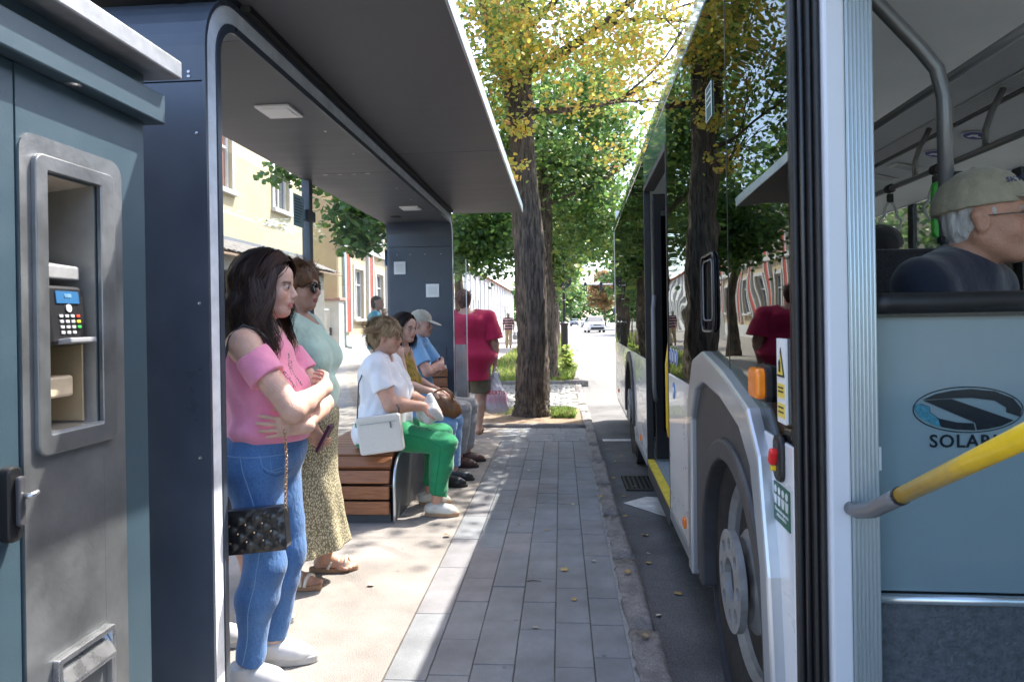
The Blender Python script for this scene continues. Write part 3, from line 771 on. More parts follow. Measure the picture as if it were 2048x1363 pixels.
# small boards on the far end panel
for (x, z, w, h) in ((-1.692, 1.95, .125, .135), (-1.345, 1.705, .14, .14)):
    b = sp(MB().box((x, Yb - TH - .006, z), (w, .012, h)), 'wall_board', M_white_pl, bevel=.003)
    MB().box((x, Yb - TH - .0135, z), (w * .62, .003, h * .62)).build('board_inset', mat('board_inset', (.68, .67, .64), .5), b)
sp(MB().box((-1.27, Yb - TH - .004, 1.04), (.12, .008, .15)), 'hatch', M_anthr, bevel=.002)
for x in (-1.72, -1.58, -1.42, -1.25): sp(MB().lathe([(.001, 0), (.006, 0), (.005, .002), (.001, .003)], 8, Matrix.Translation((x, Yb - TH, 2.09)) @ Matrix.Rotation(R(90), 4, 'X')), 'bolt', M_bolt)
# glass back wall
for y0, y1 in ((2.26, 4.745), (4.855, 7.10)):
    g = sp(MB().prism(rrect((y0 + y1) / 2, 1.24, y1 - y0, 2.18, .12, 6), 0, -1.815, -1.805), 'glass_pane', M_glass)
post = sp(MB().span((-1.84, 4.77, 0.0), (-1.78, 4.83, 2.41)), 'glass_post', M_anthr, bevel=.004)
for z in (.5, 1.1, 1.72, 2.15): MB().box((-1.80, 4.80, z), (.05, .15, .075)).build('glass_clamp', M_anthr, post, .006)
# notices on the glass
def notice(y, z, w, h, col, n, name='notice', hdr=None):
    p = sp(MB().box((-1.802, y, z), (.003, w, h)), name, mat('notice_paper', col, .7))
    ink = mat('notice_ink', (.08, .09, .12), .8)
    for i in range(n):
        zz = z + h * .40 - (i + .5) * h * .8 / n - (h * .06 if hdr else 0)
        ww = w * random.uniform(.45, .82)
        MB().box((-1.7995, y - (w * .84 - ww) / 2, zz), (.0012, ww, h * .022)).build('text_line', ink, p)
    if hdr: MB().box((-1.7995, y, z + h * .44), (.0012, w * .98, h * .09)).build('header_band', mat('notice_header', hdr, .6), p)
notice(4.62, 2.16, .19, .22, (.42, .62, .72), 9)
notice(2.47, 1.62, .36, .46, (.55, .54, .52), 13, 'timetable', (.75, .5, .05))
notice(6.98, 2.05, .10, .17, (.25, .5, .75), 4)
# side wing pane beyond the far end panel
wing = sp(MB().prism([(-1.13, .42), (-1.005, .42), (-1.005, 1.98), (-1.02, 2.06), (-1.13, 2.14)], 1, 7.225, 7.235), 'wing_pane', M_glass)
MB().prism([(-1.125, .425), (-1.01, .425), (-1.01, 1.13), (-1.125, 1.13)], 1, 7.2185, 7.2235).build('wing_film', mat('brushed_film', (.42, .44, .46), .25, metal=.7, nscale=5, namt=.25, stretch=(8, 1, .4)), wing)
MB().prism([(-1.006, .42), (-.997, .42), (-.997, 2.04), (-1.006, 2.04)], 1, 7.222, 7.238).build('wing_edge', M_alu, wing)

# ================================================================= slatted bench inside the shelter
M_wood = mat('bench_wood', (0.27, 0.105, 0.045), 0.42, nscale=5, namt=.35, bump=.15, bscale=40, stretch=(1.2, 14, 14), rvar=.12, detail=8)
BB = Vector((-1.46, 5.8, 0)); bench = empty('slatted_bench', BB); tag(bench, 'wood slat bench with curved grey side panel under the shelter', 'bench')
def bp(mb, name, m, parent=None, **k): return mb.build(name, m, parent or bench, loc=(-BB if parent is None else None), **k)
BR = 0.21; BY = 4.60; BZ = 0.455; BEND = 7.06
def bench_pt(s):
    """y,z and the outward normal along the bench outline"""
    v = BZ - BR - .06; a = BR * math.pi / 2; l = BEND - BY - BR - .12
    if s < v: return (BY, .06 + s), (-1, 0)
    if s < v + a:
        q = (s - v) / BR; return (BY + BR - BR * math.cos(q), BZ - BR + BR * math.sin(q)), (-math.cos(q), math.sin(q))
    if s < v + a + l: return (BY + BR + s - v - a, BZ), (0, 1)
    s2 = s - v - a - l; return (BEND - .09 + s2 * .1, BZ + .05 + s2), (-1, .1)
tot = BZ - BR - .06 + BR * math.pi / 2 + BEND - BY - BR - .12
n = int((tot - .04) / 0.104)
for i in range(n):
    (y, z), (ny, nz) = bench_pt(.05 + i * .104)
    a = math.atan2(nz, -ny)
    rot = Matrix.Rotation(-(a - math.pi / 2), 3, 'X')
    bp(MB().box((-1.49, y, z), (.60, .088, .034), Matrix.Rotation(math.pi / 2 - a, 3, 'X')), 'slat', M_wood, bevel=.005)
for i in range(4): bp(MB().box((-1.49, BEND - .02 + i * .008, BZ + .09 + i * .1), (.60, .03, .088), (-.08, 0, 0)), 'back_slat', M_wood, bevel=.005)
def cheek(x0, x1):
    S = [tot * i / 60 for i in range(61)]
    pts = [(bench_pt(s)[0][0] - bench_pt(s)[1][0] * .018, bench_pt(s)[0][1] - bench_pt(s)[1][1] * .018) for s in S]
    pts = [(BY + .018, .012)] + pts + [(BEND - .11, .012)]
    return bp(MB().prism(pts, 0, x0, x1), 'side_panel', M_anthr)
M_cheek = mat('bench_side_paint', (0.085, 0.09, 0.095), 0.4, nscale=4, namt=.15, rvar=.1)
c1 = cheek(-1.172, -1.16); c1.data.materials.clear(); c1.data.materials.append(M_cheek)
cheek(-1.80, -1.788)
ed = [(-1.157, bench_pt(tot * i / 70)[0][0] - bench_pt(tot * i / 70)[1][0] * .004, bench_pt(tot * i / 70)[0][1] - bench_pt(tot * i / 70)[1][1] * .004) for i in range(67)]
MB().tube([(-1.157, BY + .004, .015)] + ed, .011, 8).build('edge_trim', M_alu, c1, smooth=True)
bp(MB().span((-1.77, BY + .03, .003), (-1.19, BEND - .15, .10)), 'plinth', mat('bench_plinth', (.05, .052, .055), .6, nscale=8, namt=.2))

# ================================================================= ticket machine
M_petrol = mat('petrol_paint', (0.042, 0.072, 0.092), 0.42, nscale=5, namt=.12, rvar=.1, bump=.05, bscale=240, detail=8)
M_steel = mat('brushed_steel', (0.24, 0.25, 0.255), 0.42, metal=.75, nscale=7, namt=.22, rvar=.14, bump=.06, bscale=90, detail=10)
M_steel2 = mat('polished_steel', (0.48, 0.49, 0.50), 0.28, metal=.9, nscale=9, namt=.2, rvar=.14)
M_blackp = mat('black_plastic', (0.012, 0.012, 0.013), 0.4)
FX = -1.11; KB = Vector((-1.45, 1.15, 0))
kiosk = empty('ticket_machine', KB); tag(kiosk, 'blue grey ticket vending machine with steel front and card terminal', 'ticket machine')
def kp(mb, name, m, parent=None, **k): return mb.build(name, m, parent or kiosk, loc=(-KB if parent is None else None), **k)
# carcass around the payment recess
YL, YR = 1.325, 1.757
kp(MB().span((-1.80, .45, 0.02), (FX - .16, YR - .003, 2.045)), 'body', M_petrol)
kp(MB().span((FX - .159, .45, 0.02), (FX, YL - .004, 1.925)), 'service_door', M_petrol, bevel=.003)
op = (1.392, 1.562, 1.15, 1.716)            # recess opening y0,y1,z0,z1
lo = (1.41, 1.573, .36, .648)               # ticket tray opening
for (a, b, c, d) in ((YL, op[0], .02, 1.925), (op[1], YR, .02, 1.925), (op[0], op[1], op[3], 1.925), (op[0], op[1], lo[3], op[2]), (op[0], op[1], .02, lo[2]), (op[0], lo[0], lo[2], lo[3])):
    kp(MB().span((FX - .159, a, c), (FX, b, d)), 'front_panel', M_petrol)
# steel face plate with both openings: strips butted around them, then raised bezel
def holed(y0, y1, z0, z1, holes, x0, x1, mb):
    ys = sorted({y0, y1} | {h[0] for h in holes} | {h[1] for h in holes}); zs = sorted({z0, z1} | {h[2] for h in holes} | {h[3] for h in holes})
    for i in range(len(ys) - 1):
        for j in range(len(zs) - 1):
            cy, cz = (ys[i] + ys[i + 1]) / 2, (zs[j] + zs[j + 1]) / 2
            if not any(h[0] < cy < h[1] and h[2] < cz < h[3] for h in holes): mb.span((x0, ys[i], zs[j]), (x1, ys[i + 1], zs[j + 1]))
    return mb
def ring(y0, y1, z0, z1, r, iy0, iy1, iz0, iz1, ir, x0, x1):
    A = rrect((y0 + y1) / 2, (z0 + z1) / 2, y1 - y0, z1 - z0, r); B = rrect((iy0 + iy1) / 2, (iz0 + iz1) / 2, iy1 - iy0, iz1 - iz0, ir); n = len(A)
    vs = [(x1, *p) for p in A] + [(x1, *p) for p in B] + [(x0, *p) for p in A] + [(x0, *p) for p in B]; fs = []
    for i in range(n):
        j = (i + 1) % n
        fs += [(i, j, n + j, n + i), (i, 2 * n + i, 2 * n + j, j), (n + i, n + j, 3 * n + j, 3 * n + i)]
    return MB().add(vs, fs)
fp = kp(ring(1.328, 1.656, .03, 1.79, .04, op[0] - .012, op[1] + .012, lo[3] + .02, op[3] + .012, .005, FX, FX + .004), 'face_plate', M_steel)
MB().span((FX, op[0] - .012, lo[3] + .021), (FX + .0038, op[1] + .012, op[2] - .03)).build('lower_plate', M_steel, fp)
bz = kp(ring(1.358, 1.612, 1.106, 1.75, .022, op[0], op[1], op[2], op[3], .004, FX + .0045, FX + .016), 'recess_bezel', M_steel, bevel=.003)
MB().span((FX - .155, op[0] + .002, op[2] - .001), (FX + .014, op[1] - .002, op[2] + .006)).build('bottom_lip', mat('lip_steel', (.7, .71, .72), .22, metal=.9), bz)
# recess lining
M_lin = mat('recess_lining', (0.34, 0.33, 0.30), 0.4, metal=.5, nscale=6, namt=.2)
kp(MB().span((FX - .158, op[0], op[2]), (FX - .15, op[1], op[3])), 'recess_back', M_lin)
for yy in (op[0] + .0005, op[1] - .0045): kp(MB().span((FX - .15, yy, op[2]), (FX - .001, yy + .004, op[3])), 'recess_side', M_lin)
kp(MB().add([(FX - .15, op[0] + .001, 1.70), (FX - .15, op[1] - .001, 1.70), (FX - .01, op[1] - .001, 1.715), (FX - .01, op[0] + .001, 1.715)], [(0, 1, 2, 3)]), 'recess_top', mat('recess_top', (.42, .36, .29), .5))
kp(MB().prism([(FX - .149, 1.47), (FX - .02, 1.49), (FX - .02, 1.52), (FX - .149, 1.545)], 1, op[0] + .002, op[1] - .03), 'printer_shelf', mat('shelf_metal', (.55, .55, .54), .4, metal=.6, nscale=10, namt=.25), bevel=.003)
kp(MB().span((FX - .149, 1.395, 1.615), (FX - .11, 1.468, 1.66)), 'coin_slot', M_blackp, bevel=.006)
kp(MB().span((FX - .149, 1.40, 1.625), (FX - .10, 1.472, 1.635)), 'slot_lip', M_blackp, bevel=.002)
term = kp(MB().box((FX - .035, 1.478, 1.405), (.05, .118, .135), (0, -.12, 0)), 'card_terminal', M_blackp, bevel=.008)
TM = Matrix.Translation((FX - .0095, 1.482, 1.405)) @ Matrix.Rotation(R(-7), 4, 'Y')
def tpart(mb, name, m, **k):
    o = mb.build(name, m, term, **k); o.matrix_local = TM; return o
tpart(MB().box((.001, .0, .043), (.003, .072, .028)), 'terminal_screen', mat('lcd_blue', (.035, .12, .25), .2))
me = text_mesh('0:00', .012); put(me, 'screen_text', mat('lcd_ink', (.25, .45, .6), .5), term, TM @ frame_M((.0032, 0, .046), (0, 1, 0), (0, 0, 1)))
tpart(MB().lathe([(.001, .002), (.009, .002), (.009, 0), (.001, 0)], 14, Matrix.Translation((.001, 0, .018)) @ Matrix.Rotation(R(90), 4, 'Y')), 'contactless_mark', mat('mark_grey', (.5, .5, .5), .5))
M_key = mat('key_grey', (.5, .5, .5), .5)
keys = {(0, 3): mat('key_red', (.6, .05, .02), .5), (1, 3): mat('key_yellow', (.75, .55, .03), .5), (2, 3): mat('key_green', (.03, .45, .06), .5)}
for r_ in range(4):
    for c_ in range(4):
        if r_ == 3 and c_ == 3: continue
        mm = keys.get((r_, c_), M_key)
        tpart(MB().box((.0015, -.027 + c_ * .018, .0 - r_ * .0125), (.003, .011, .0065)), 'key', mm, bevel=.0012)
tpart(MB().box((.012, .0, -.058), (.035, .085, .012)), 'card_slot', mat('slot_grey', (.25, .25, .26), .35), bevel=.003)
kp(MB().box((FX - .06, 1.455, 1.245), (.08, .11, .048), (0, 0, .05)), 'ticket_flap', mat('flap_beige', (.55, .45, .31), .5, nscale=20, namt=.2), bevel=.006)
kp(MB().span((FX - .149, 1.535, 1.16), (FX - .02, 1.54, 1.45)), 'side_rail', mat('rail_brass', (.5, .40, .25), .4, metal=.5))
# ticket tray hood
kp(MB().prism([(FX - .15, .60), (FX + .002, .645), (FX + .03, .60), (FX + .03, .59), (FX - .15, .56)], 1, lo[0], lo[1]), 'tray_hood', M_steel2, bevel=.002)
kp(ring(lo[0] - .012, lo[1] + .012, lo[2] - .012, lo[3] + .012, .004, lo[0], lo[1], lo[2], lo[3], .003, FX + .0045, FX + .02), 'tray_frame', M_steel2, bevel=.002)
kp(MB().span((FX - .158, lo[0], lo[2]), (FX - .15, lo[1], lo[3])), 'tray_back', mat('tray_tan', (.42, .34, .24), .5))
# handle on the service door
hd = kp(MB().prism(rrect(1.282, 1.03, .035, .15, .014), 0, FX + .001, FX + .025), 'door_handle', M_blackp, bevel=.004)
MB().prism(rrect(1.287, 1.035, .018, .10, .008), 0, FX + .0255, FX + .036).build('grip', mat('handle_grey', (.06, .06, .065), .35), hd, .003)
MB().tube([(FX + .03, 1.29, 1.045), (FX + .05, 1.292, 1.045), (FX + .052, 1.305, 1.05)], .006, 8).build('lock_pin', M_steel2, hd, smooth=True)
# head: ledge, recessed band and metal roof cap
kp(MB().span((-1.80, .42, 1.927), (FX + .042, YR + .036, 2.005)), 'ledge', M_petrol, bevel=.004)
kp(MB().span((FX - .159, .45, 2.006), (FX + .004, YR - .002, 2.052)), 'head_band', M_petrol)
kp(MB().prism([(-1.84, 2.053), (FX + .083, 2.053), (FX + .083, 2.10), (FX + .02, 2.135), (-1.5, 2.2), (-1.84, 2.13)], 1, .40, YR + .05), 'roof_cap', mat('cap_metal', (.40, .41, .42), .4, metal=.6, nscale=14, namt=.22, bump=.08, bscale=80), bevel=.004)
lp = kp(MB().lathe([(.001, -.003), (.012, -.003), (.018, 0), (.001, .001)], 18, Matrix.Translation((FX + .02, 1.468, 1.926))), 'downlight', M_steel2, smooth=False)
# ================================================================= bus (front is beside the camera, tail far down the street)
M_white = mat('bus_white_paint', (0.68, 0.68, 0.685), 0.28, coat=.5, nscale=3, namt=.08, rvar=.1, detail=9, stretch=(1, .4, 1.4))
M_silver = mat('bus_silver_paint', (0.44, 0.46, 0.48), 0.30, metal=.55, coat=.4, nscale=2, namt=.06)
M_dgrey = mat('bus_dark_grey', (0.042, 0.042, 0.045), 0.5, nscale=6, namt=.18)
M_rub = mat('rubber_black', (0.012, 0.012, 0.013), 0.5, nscale=20, namt=.3)
M_trimb = mat('black_trim', (0.014, 0.014, 0.016), 0.22)
M_teal = mat('roof_side_gloss', (0.06, 0.16, 0.18), 0.1, coat=1.0, spec=.8)
M_tyre = mat('tyre_rubber', (0.022, 0.021, 0.02), 0.8, nscale=12, namt=.35, bump=.3, bscale=60)
M_hub = mat('hub_grey', (0.27, 0.27, 0.265), 0.45, metal=.3, nscale=14, namt=.22)
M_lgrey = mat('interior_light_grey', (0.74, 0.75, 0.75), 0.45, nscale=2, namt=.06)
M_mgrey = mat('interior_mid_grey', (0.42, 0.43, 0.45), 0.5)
M_rail = mat('rail_grey', (0.18, 0.18, 0.185), 0.35, metal=.4)
M_yel = mat('yellow_rail', (0.66, 0.42, 0.01), 0.35, coat=.3, nscale=25, namt=.12)
M_floor = mat('bus_floor', (0.22, 0.26, 0.28), 0.6, nscale=60, namt=.3)
def dark_glass():
    m = bpy.data.materials.new('bus_window_glass'); m.use_nodes = True; N = m.node_tree.nodes; L = m.node_tree.links; N.remove(N['Principled BSDF'])
    tr = N.new('ShaderNodeBsdfTransparent'); tr.inputs[0].default_value = (.42, .46, .44, 1)
    gl = N.new('ShaderNodeBsdfGlossy'); gl.inputs['Roughness'].default_value = 0.0
    gl.inputs['Color'].default_value = (.56, .60, .58, 1)
    fr = N.new('ShaderNodeFresnel'); fr.inputs[0].default_value = 2.1; mx = N.new('ShaderNodeMixShader')
    tc = N.new('ShaderNodeTexCoord'); mp = N.new('ShaderNodeMapping'); mp.inputs['Scale'].default_value = (1, .5, 1.6); nz = N.new('ShaderNodeTexNoise'); nz.inputs['Scale'].default_value = 2.2; nz.inputs['Detail'].default_value = 1.0
    bp_ = N.new('ShaderNodeBump'); bp_.inputs['Strength'].default_value = .12; bp_.inputs['Distance'].default_value = .03
    L.new(tc.outputs['Object'], mp.inputs[0]); L.new(mp.outputs[0], nz.inputs['Vector']); L.new(nz.outputs['Fac'], bp_.inputs['Height']); L.new(bp_.outputs[0], gl.inputs['Normal'])
    L.new(fr.outputs[0], mx.inputs[0]); L.new(tr.outputs[0], mx.inputs[1]); L.new(gl.outputs[0], mx.inputs[2]); L.new(mx.outputs[0], N['Material Output'].inputs[0])
    return m
M_bglass = dark_glass()
M_fglass = glass_sheet('bus_far_glass', (.9, .93, .91), .7)
BUSX = .51; BUSA = -math.atan(.027)
bus = empty('city_bus', (BUSX, 0, 0), BUSA); tag(bus, 'white and silver city bus standing at the kerb with open doors', 'bus')
def bu(mb, name, m, parent=None, **k): return mb.build(name, m, parent or bus, **k)
W = 2.5; V0, V1 = .02, 9.95; D1a, D1b = .32, 1.56; D2a, D2b = 4.05, 5.36
SILL, BELT, GT = .28, 1.06, 2.36
WH = (2.37, 7.12); WZ = .42; WR = .475
def usec(z):
    if z < GT: return 0.0
    return 0.0
# ---- lower skin with wheel openings
def skin(name, v0, v1, z0, z1, m, u=0.0, wheel=None, r=.56, th=.03, parent=None, bevel=0):
    if wheel is None: return bu(MB().span((u, v0, z0), (u + th, v1, z1)), name, m, parent, bevel=bevel)
    vc = wheel; top = []
    for k in range(25):
        a = math.pi - math.pi * k / 24; vv = vc + r * math.cos(a); zz = WZ + .02 + r * math.sin(a); top.append((vv, max(zz, z0)))
    poly = [(v0, z0)] + [p for p in top if v0 < p[0] < v1] + [(v1, z0), (v1, z1), (v0, z1)]
    return bu(MB().prism(poly, 0, u, u + th), name, m, parent)
bu(MB().prism([(1.70, SILL), (1.86, SILL), (1.86, .8), (1.95, .92), (2.1, 1.02), (2.1, BELT), (1.70, BELT)], 0, 0, .03), 'side_panel', M_white, bevel=.004)
def arc(vc, r, z0=SILL, n=24, rz=None): return [(vc - r, z0)] + [(vc + r * math.cos(math.pi - math.pi * k / n), WZ + (rz or r) * math.sin(math.pi - math.pi * k / n)) for k in range(n + 1)] + [(vc + r, z0)]
def band(vc, zc, r0, r1, a0, a1, u0, u1, n=28):
    A = []; B = []
    for k in range(n + 1):
        a = R(a0 + (a1 - a0) * k / n); A.append((vc + r0 * math.cos(a), zc + r0 * math.sin(a))); B.append((vc + r1 * math.cos(a), zc + r1 * math.sin(a)))
    return MB().prism(A + B[::-1], 0, u0, u1)
vc = WH[0]
so = [(1.77, SILL), (1.82, .7), (1.90, 1.0), (2.02, 1.115), (2.4, 1.20), (2.75, 1.245), (2.97, 1.20), (3.12, 1.0), (3.14, SILL - .03)]
si = [(1.855, SILL), (1.90, .7), (1.99, .95), (2.12, 1.04), (2.4, 1.10), (2.72, 1.125), (2.90, 1.08), (3.03, .94), (3.05, SILL - .03)]
bu(MB().prism(arc(vc, .465) + arc(vc, .54)[::-1], 0, -.03, .05), 'wheel_arch_trim', M_dgrey, bevel=.012)
bu(MB().prism(arc(vc, .52) + [(3.06, SILL), (3.04, .95), (2.91, 1.09), (2.73, 1.135), (2.4, 1.11), (2.11, 1.05), (1.98, .96), (1.89, .71), (1.85, SILL)], 0, -.010, .03), 'wheel_arch_panel', M_dgrey)
bu(MB().prism(si + so[::-1], 0, -.035, .03), 'silver_arch', M_silver, bevel=.010)
skin('side_panel', 3.13, D2a - .03, SILL, BELT, M_white, bevel=.006)
skin('skirt_rail', 3.15, D2a - .03, SILL - .06, SILL - .003, M_silver, u=-.004)
skin('side_panel', D2b + .04, WH[1] - .60, SILL, BELT, M_white, bevel=.006)
skin('skirt_rail', D2b + .04, WH[1] - .60, SILL - .05, SILL - .003, M_silver, u=-.004)
skin('side_panel', WH[1] - .597, WH[1] + .597, SILL, BELT, M_white, wheel=WH[1], r=.55)
bu(band(WH[1], WZ + .02, .50, .60, -8, 188, -.02, .04), 'wheel_arch_trim', M_dgrey, bevel=.008)
skin('side_panel', WH[1] + .60, V1 - .12, SILL, BELT, M_white, bevel=.006)
skin('side_panel', .02, D1a - .02, SILL, BELT, M_white)
# ---- glass band on the kerb side
for i, (a, b) in enumerate(((1.70, 2.40), (2.407, D2a - .04), (D2b + .05, 6.85), (6.857, 8.4), (8.407, 9.86))):
    bu(MB().span((.004, a, BELT + .004), (.012, b, 2.62)), 'window', M_bglass)
    bu(MB().span((.013, a, BELT + .004), (.03, b, BELT + .07)), 'window_border', M_trimb)
for v in (2.4035, 6.8535, 8.4035): bu(MB().span((.003, v - .004, BELT), (.013, v + .004, 2.62)), 'window_seal', M_rub)
# curved roof shoulder, gloss
def shoulder(v0, v1, m, name):
    pts = [(0.0, 2.625), (.006, 2.70), (.03, 2.80), (.08, 2.88), (.17, 2.94), (.30, 2.97)]
    inn = [(u + .02, z - .02) for u, z in pts]
    poly = pts + inn[::-1]
    vs = [(u, v0, z) for u, z in poly] + [(u, v1, z) for u, z in poly]
    return bu(MB().prism([(u, z) for u, z in poly], 1, v0, v1), name, m, smooth=False, bevel=.004)
shoulder(V0, 2.40, M_teal, 'roof_shoulder'); shoulder(2.405, D2a, M_teal, 'roof_shoulder'); shoulder(D2a + .005, 6.85, M_teal, 'roof_shoulder'); shoulder(6.855, V1, M_teal, 'roof_shoulder')
bu(MB().span((.004, D2a - .035, 2.40), (.03, D2b + .045, 2.62)), 'door_header', M_teal)
bu(MB().span((.004, V0, 2.28), (.03, 1.695, 2.62)), 'door_header', M_trimb)
rf = bu(MB().span((.28, V0, 2.94), (W - .28, V1, 2.97)), 'roof', M_white)
MB().span((.45, 3.0, 2.975), (2.0, 5.6, 3.22)).build('roof_unit', M_white, rf, .05, seg=3)
# far side, tail, front
bu(MB().span((W - .03, V0, SILL), (W, V1, BELT + .08)), 'far_side_panel', M_white)
bu(MB().span((W - .03, V0, 2.36), (W, V1, 2.95)), 'far_cantrail', M_white)
for v in (V0, 1.75, 3.30, 4.9, 6.4, 8.0, V1 - .1): bu(MB().span((W - .035, v, BELT + .08), (W - .002, v + .1, 2.36)), 'far_window_pillar', M_trimb)
for a, b in ((.13, 1.75), (1.85, 3.30), (3.40, 4.9), (5.0, 6.4), (6.5, 8.0), (8.1, 9.85)): bu(MB().span((W - .02, a, BELT + .08), (W - .012, b, 2.36)), 'far_window', M_fglass)
bu(MB().span((.03, V1 - .03, SILL), (W - .03, V1, 2.93)), 'tail_panel', M_white)
bu(MB().prism([(.0, SILL), (.03, SILL), (.03, 2.62), (.0, 2.62)], 1, V1 - .118, V1), 'tail_corner', M_white, bevel=.01)
bu(MB().span((.03, V0, SILL), (W - .03, V0 + .03, 1.0)), 'front_panel', M_white)
bu(MB().span((.05, V0, 1.0), (W - .05, V0 + .02, 2.6)), 'windscreen', M_fglass)
# floor, ceiling, coves
bu(MB().span((.62, V0 + .03, .22), (W - .03, V1 - .03, .27)), 'floor', M_floor)
for a, b in ((V0 + .03, 1.80), (3.0, 6.5), (7.75, V1 - .03)): bu(MB().span((.02, a, .22), (.619, b, .27)), 'floor_strip', M_floor)
bu(MB().span((.10, V0 + .03, 2.62), (1.50, 2.2, 2.66)), 'ceiling_panel', M_lgrey); bu(MB().span((.10, 2.206, 2.62), (1.50, 6, 2.66)), 'ceiling_panel', M_lgrey); bu(MB().span((.10, 6.006, 2.62), (1.50, V1 - .03, 2.66)), 'ceiling_panel', M_lgrey)
def cove(pts, name, m, v0=V0 + .03, v1=V1 - .03): return bu(MB().prism(pts + [(u + .012, z + .02) for u, z in pts[::-1]], 1, v0, v1), name, m)
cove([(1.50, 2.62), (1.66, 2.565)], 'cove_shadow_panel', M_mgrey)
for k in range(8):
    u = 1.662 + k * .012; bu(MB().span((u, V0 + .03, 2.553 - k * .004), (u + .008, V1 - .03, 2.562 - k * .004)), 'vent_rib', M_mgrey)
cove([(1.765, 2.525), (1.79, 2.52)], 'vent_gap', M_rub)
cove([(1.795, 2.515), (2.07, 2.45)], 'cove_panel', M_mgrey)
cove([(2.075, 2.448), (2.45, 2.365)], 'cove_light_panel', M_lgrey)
cove([(.10, 2.62), (.04, 2.45), (.035, 2.3)], 'near_cove_panel', M_lgrey, 1.7, D2a - .1)
# blue round stickers and notices on the far cove
def cove_sticker(u, v, du, dv, m, name, round_=False):
    t = Vector((.275, 0, -.065)).normalized(); z = 2.515 - (u - 1.795) * .236 - .006
    M_ = Matrix.Translation((u, v, z)) @ Matrix((t, Vector((0, 1, 0)), t.cross(Vector((0, 1, 0))))).transposed().to_4x4()
    poly = [(du / 2 * math.cos(2 * math.pi * k / 24), dv / 2 * math.sin(2 * math.pi * k / 24)) for k in range(24)] if round_ else rrect(0, 0, du, dv, .004, 2)
    o = bu(MB().prism(poly, 2, -.004, -.002), name, m); o.matrix_local = M_; return o, M_
M_sblue = mat('sticker_blue', (.02, .03, .22), .5); M_swhite = mat('sticker_white', (.7, .7, .7), .5)
for v in (4.93, 4.46):
    s_, M_ = cove_sticker(1.94, v, .15, .15, M_swhite, 'round_sticker', True)
    s2 = bu(MB().prism([(.068 * math.cos(2 * math.pi * k / 24), .068 * math.sin(2 * math.pi * k / 24)) for k in range(24)], 2, -.006, -.0045), 'sticker_face', M_sblue, s_)
    bu(MB().prism([(-.03, -.012), (.0, -.03), (.01, -.005), (.035, .0), (.03, .015), (-.01, .01), (-.02, .035), (-.035, .03)], 2, -.008, -.0065), 'sticker_symbol', M_swhite, s_)
for v in (5.36, 5.75):
    s_, M_ = cove_sticker(1.93, v, .2, .15, mat('notice_white', (.55, .55, .53), .7), 'paper_notice')
    for k in range(9): bu(MB().box((.075 - k * .017, .0, -.0047), (.004, .11, .001)), 'text_line', mat('notice_line', (.2, .2, .22), .8), s_)
# rails
bu(MB().tube([(1.60, 1.2, 2.23), (1.60, 7.5, 2.23)], .018, 10), 'grab_rail', M_rail, smooth=True)
bu(MB().tube([(.74, 2.0, 2.17), (.74, 6.5, 2.17)], .016, 10), 'grab_rail', M_rail, smooth=True)
for v in (2.9, 3.75, 4.5, 5.4): bu(MB().tube([(1.60, v, 2.23), (1.60, v, 2.33), (1.63, v, 2.42), (1.70, v + .02, 2.54)], .017, 8), 'rail_bracket', M_rail, smooth=True)
for v in (4.25, 4.85):
    st = bu(MB().lathe([(.030, -.025), (.030, .025), (.019, .025), (.019, -.025)], 14, Matrix.Translation((1.60, v, 2.23)) @ Matrix.Rotation(R(90), 4, 'X'), closed=True), 'strap_clip', M_rub)
    bu(MB().box((1.60, v, 2.165), (.035, .035, .06)), 'strap_knot', M_rub, st, bevel=.006)
    loop = [(1.60 + .06 * math.sin(2 * math.pi * k / 22) * (1.2 if math.cos(2 * math.pi * k / 22) < 0 else .7), v, 2.03 + .11 * math.cos(2 * math.pi * k / 22)) for k in range(22)]
    bu(MB().tube(loop, .009, 6, closed=True), 'strap_loop', M_mgrey, st, smooth=True)
pole = bu(MB().tube([(.10, 2.10, 2.62), (.385, 2.1, 2.29), (.50, 2.10, 2.155), (.543, 2.10, 2.095), (.562, 2.10, 2.01), (.565, 2.10, 1.60)], .0205, 12), 'stanchion', M_rail, smooth=True)
bu(MB().lathe([(.026, 1.585), (.026, 1.60), (.022, 1.605)], 14, Matrix.Translation((.565, 2.10, 0))), 'pole_collar', M_rub, pole)
bu(MB().tube([(.565, 2.10, 1.585), (.566, 2.10, 1.0), (.566, 2.10, .27)], .018, 10), 'stanchion', M_rail, smooth=True)
bu(MB().box((.60, 2.12, 1.73), (.03, .05, .13)), 'stop_button', M_rub, pole, bevel=.006)
bu(MB().box((.618, 2.12, 1.735), (.004, .03, .05)), 'button_face', mat('button_red', (.7, .04, .02), .3), pole)
# green framed screen deeper inside
gs = bu(MB().prism(rrect(1.45, 1.93, .17, .30, .03), 1, 3.8, 3.84), 'screen_frame', mat('green_frame', (.04, .42, .04), .35), bevel=.006)
bu(MB().prism(rrect(1.465, 1.93, .11, .23, .02), 1, 3.792, 3.7985), 'screen', M_trimb, gs)
bu(MB().tube([(1.45, 3.82, 1.78), (1.45, 3.82, .27)], .018, 8), 'screen_post', M_rail, smooth=True)
# red hammer on the far cove
bu(MB().tube([(2.0 + .02 * math.cos(a), 2.28 + .02 * math.sin(a), 2.435) for a in [k * .4488 for k in range(14)]], .004, 6, closed=True), 'hammer_ring', M_rub)
bu(MB().box((2.02, 2.245, 2.43), (.05, .03, .03)), 'emergency_hammer', mat('hammer_red', (.6, .03, .03), .4), bevel=.006)
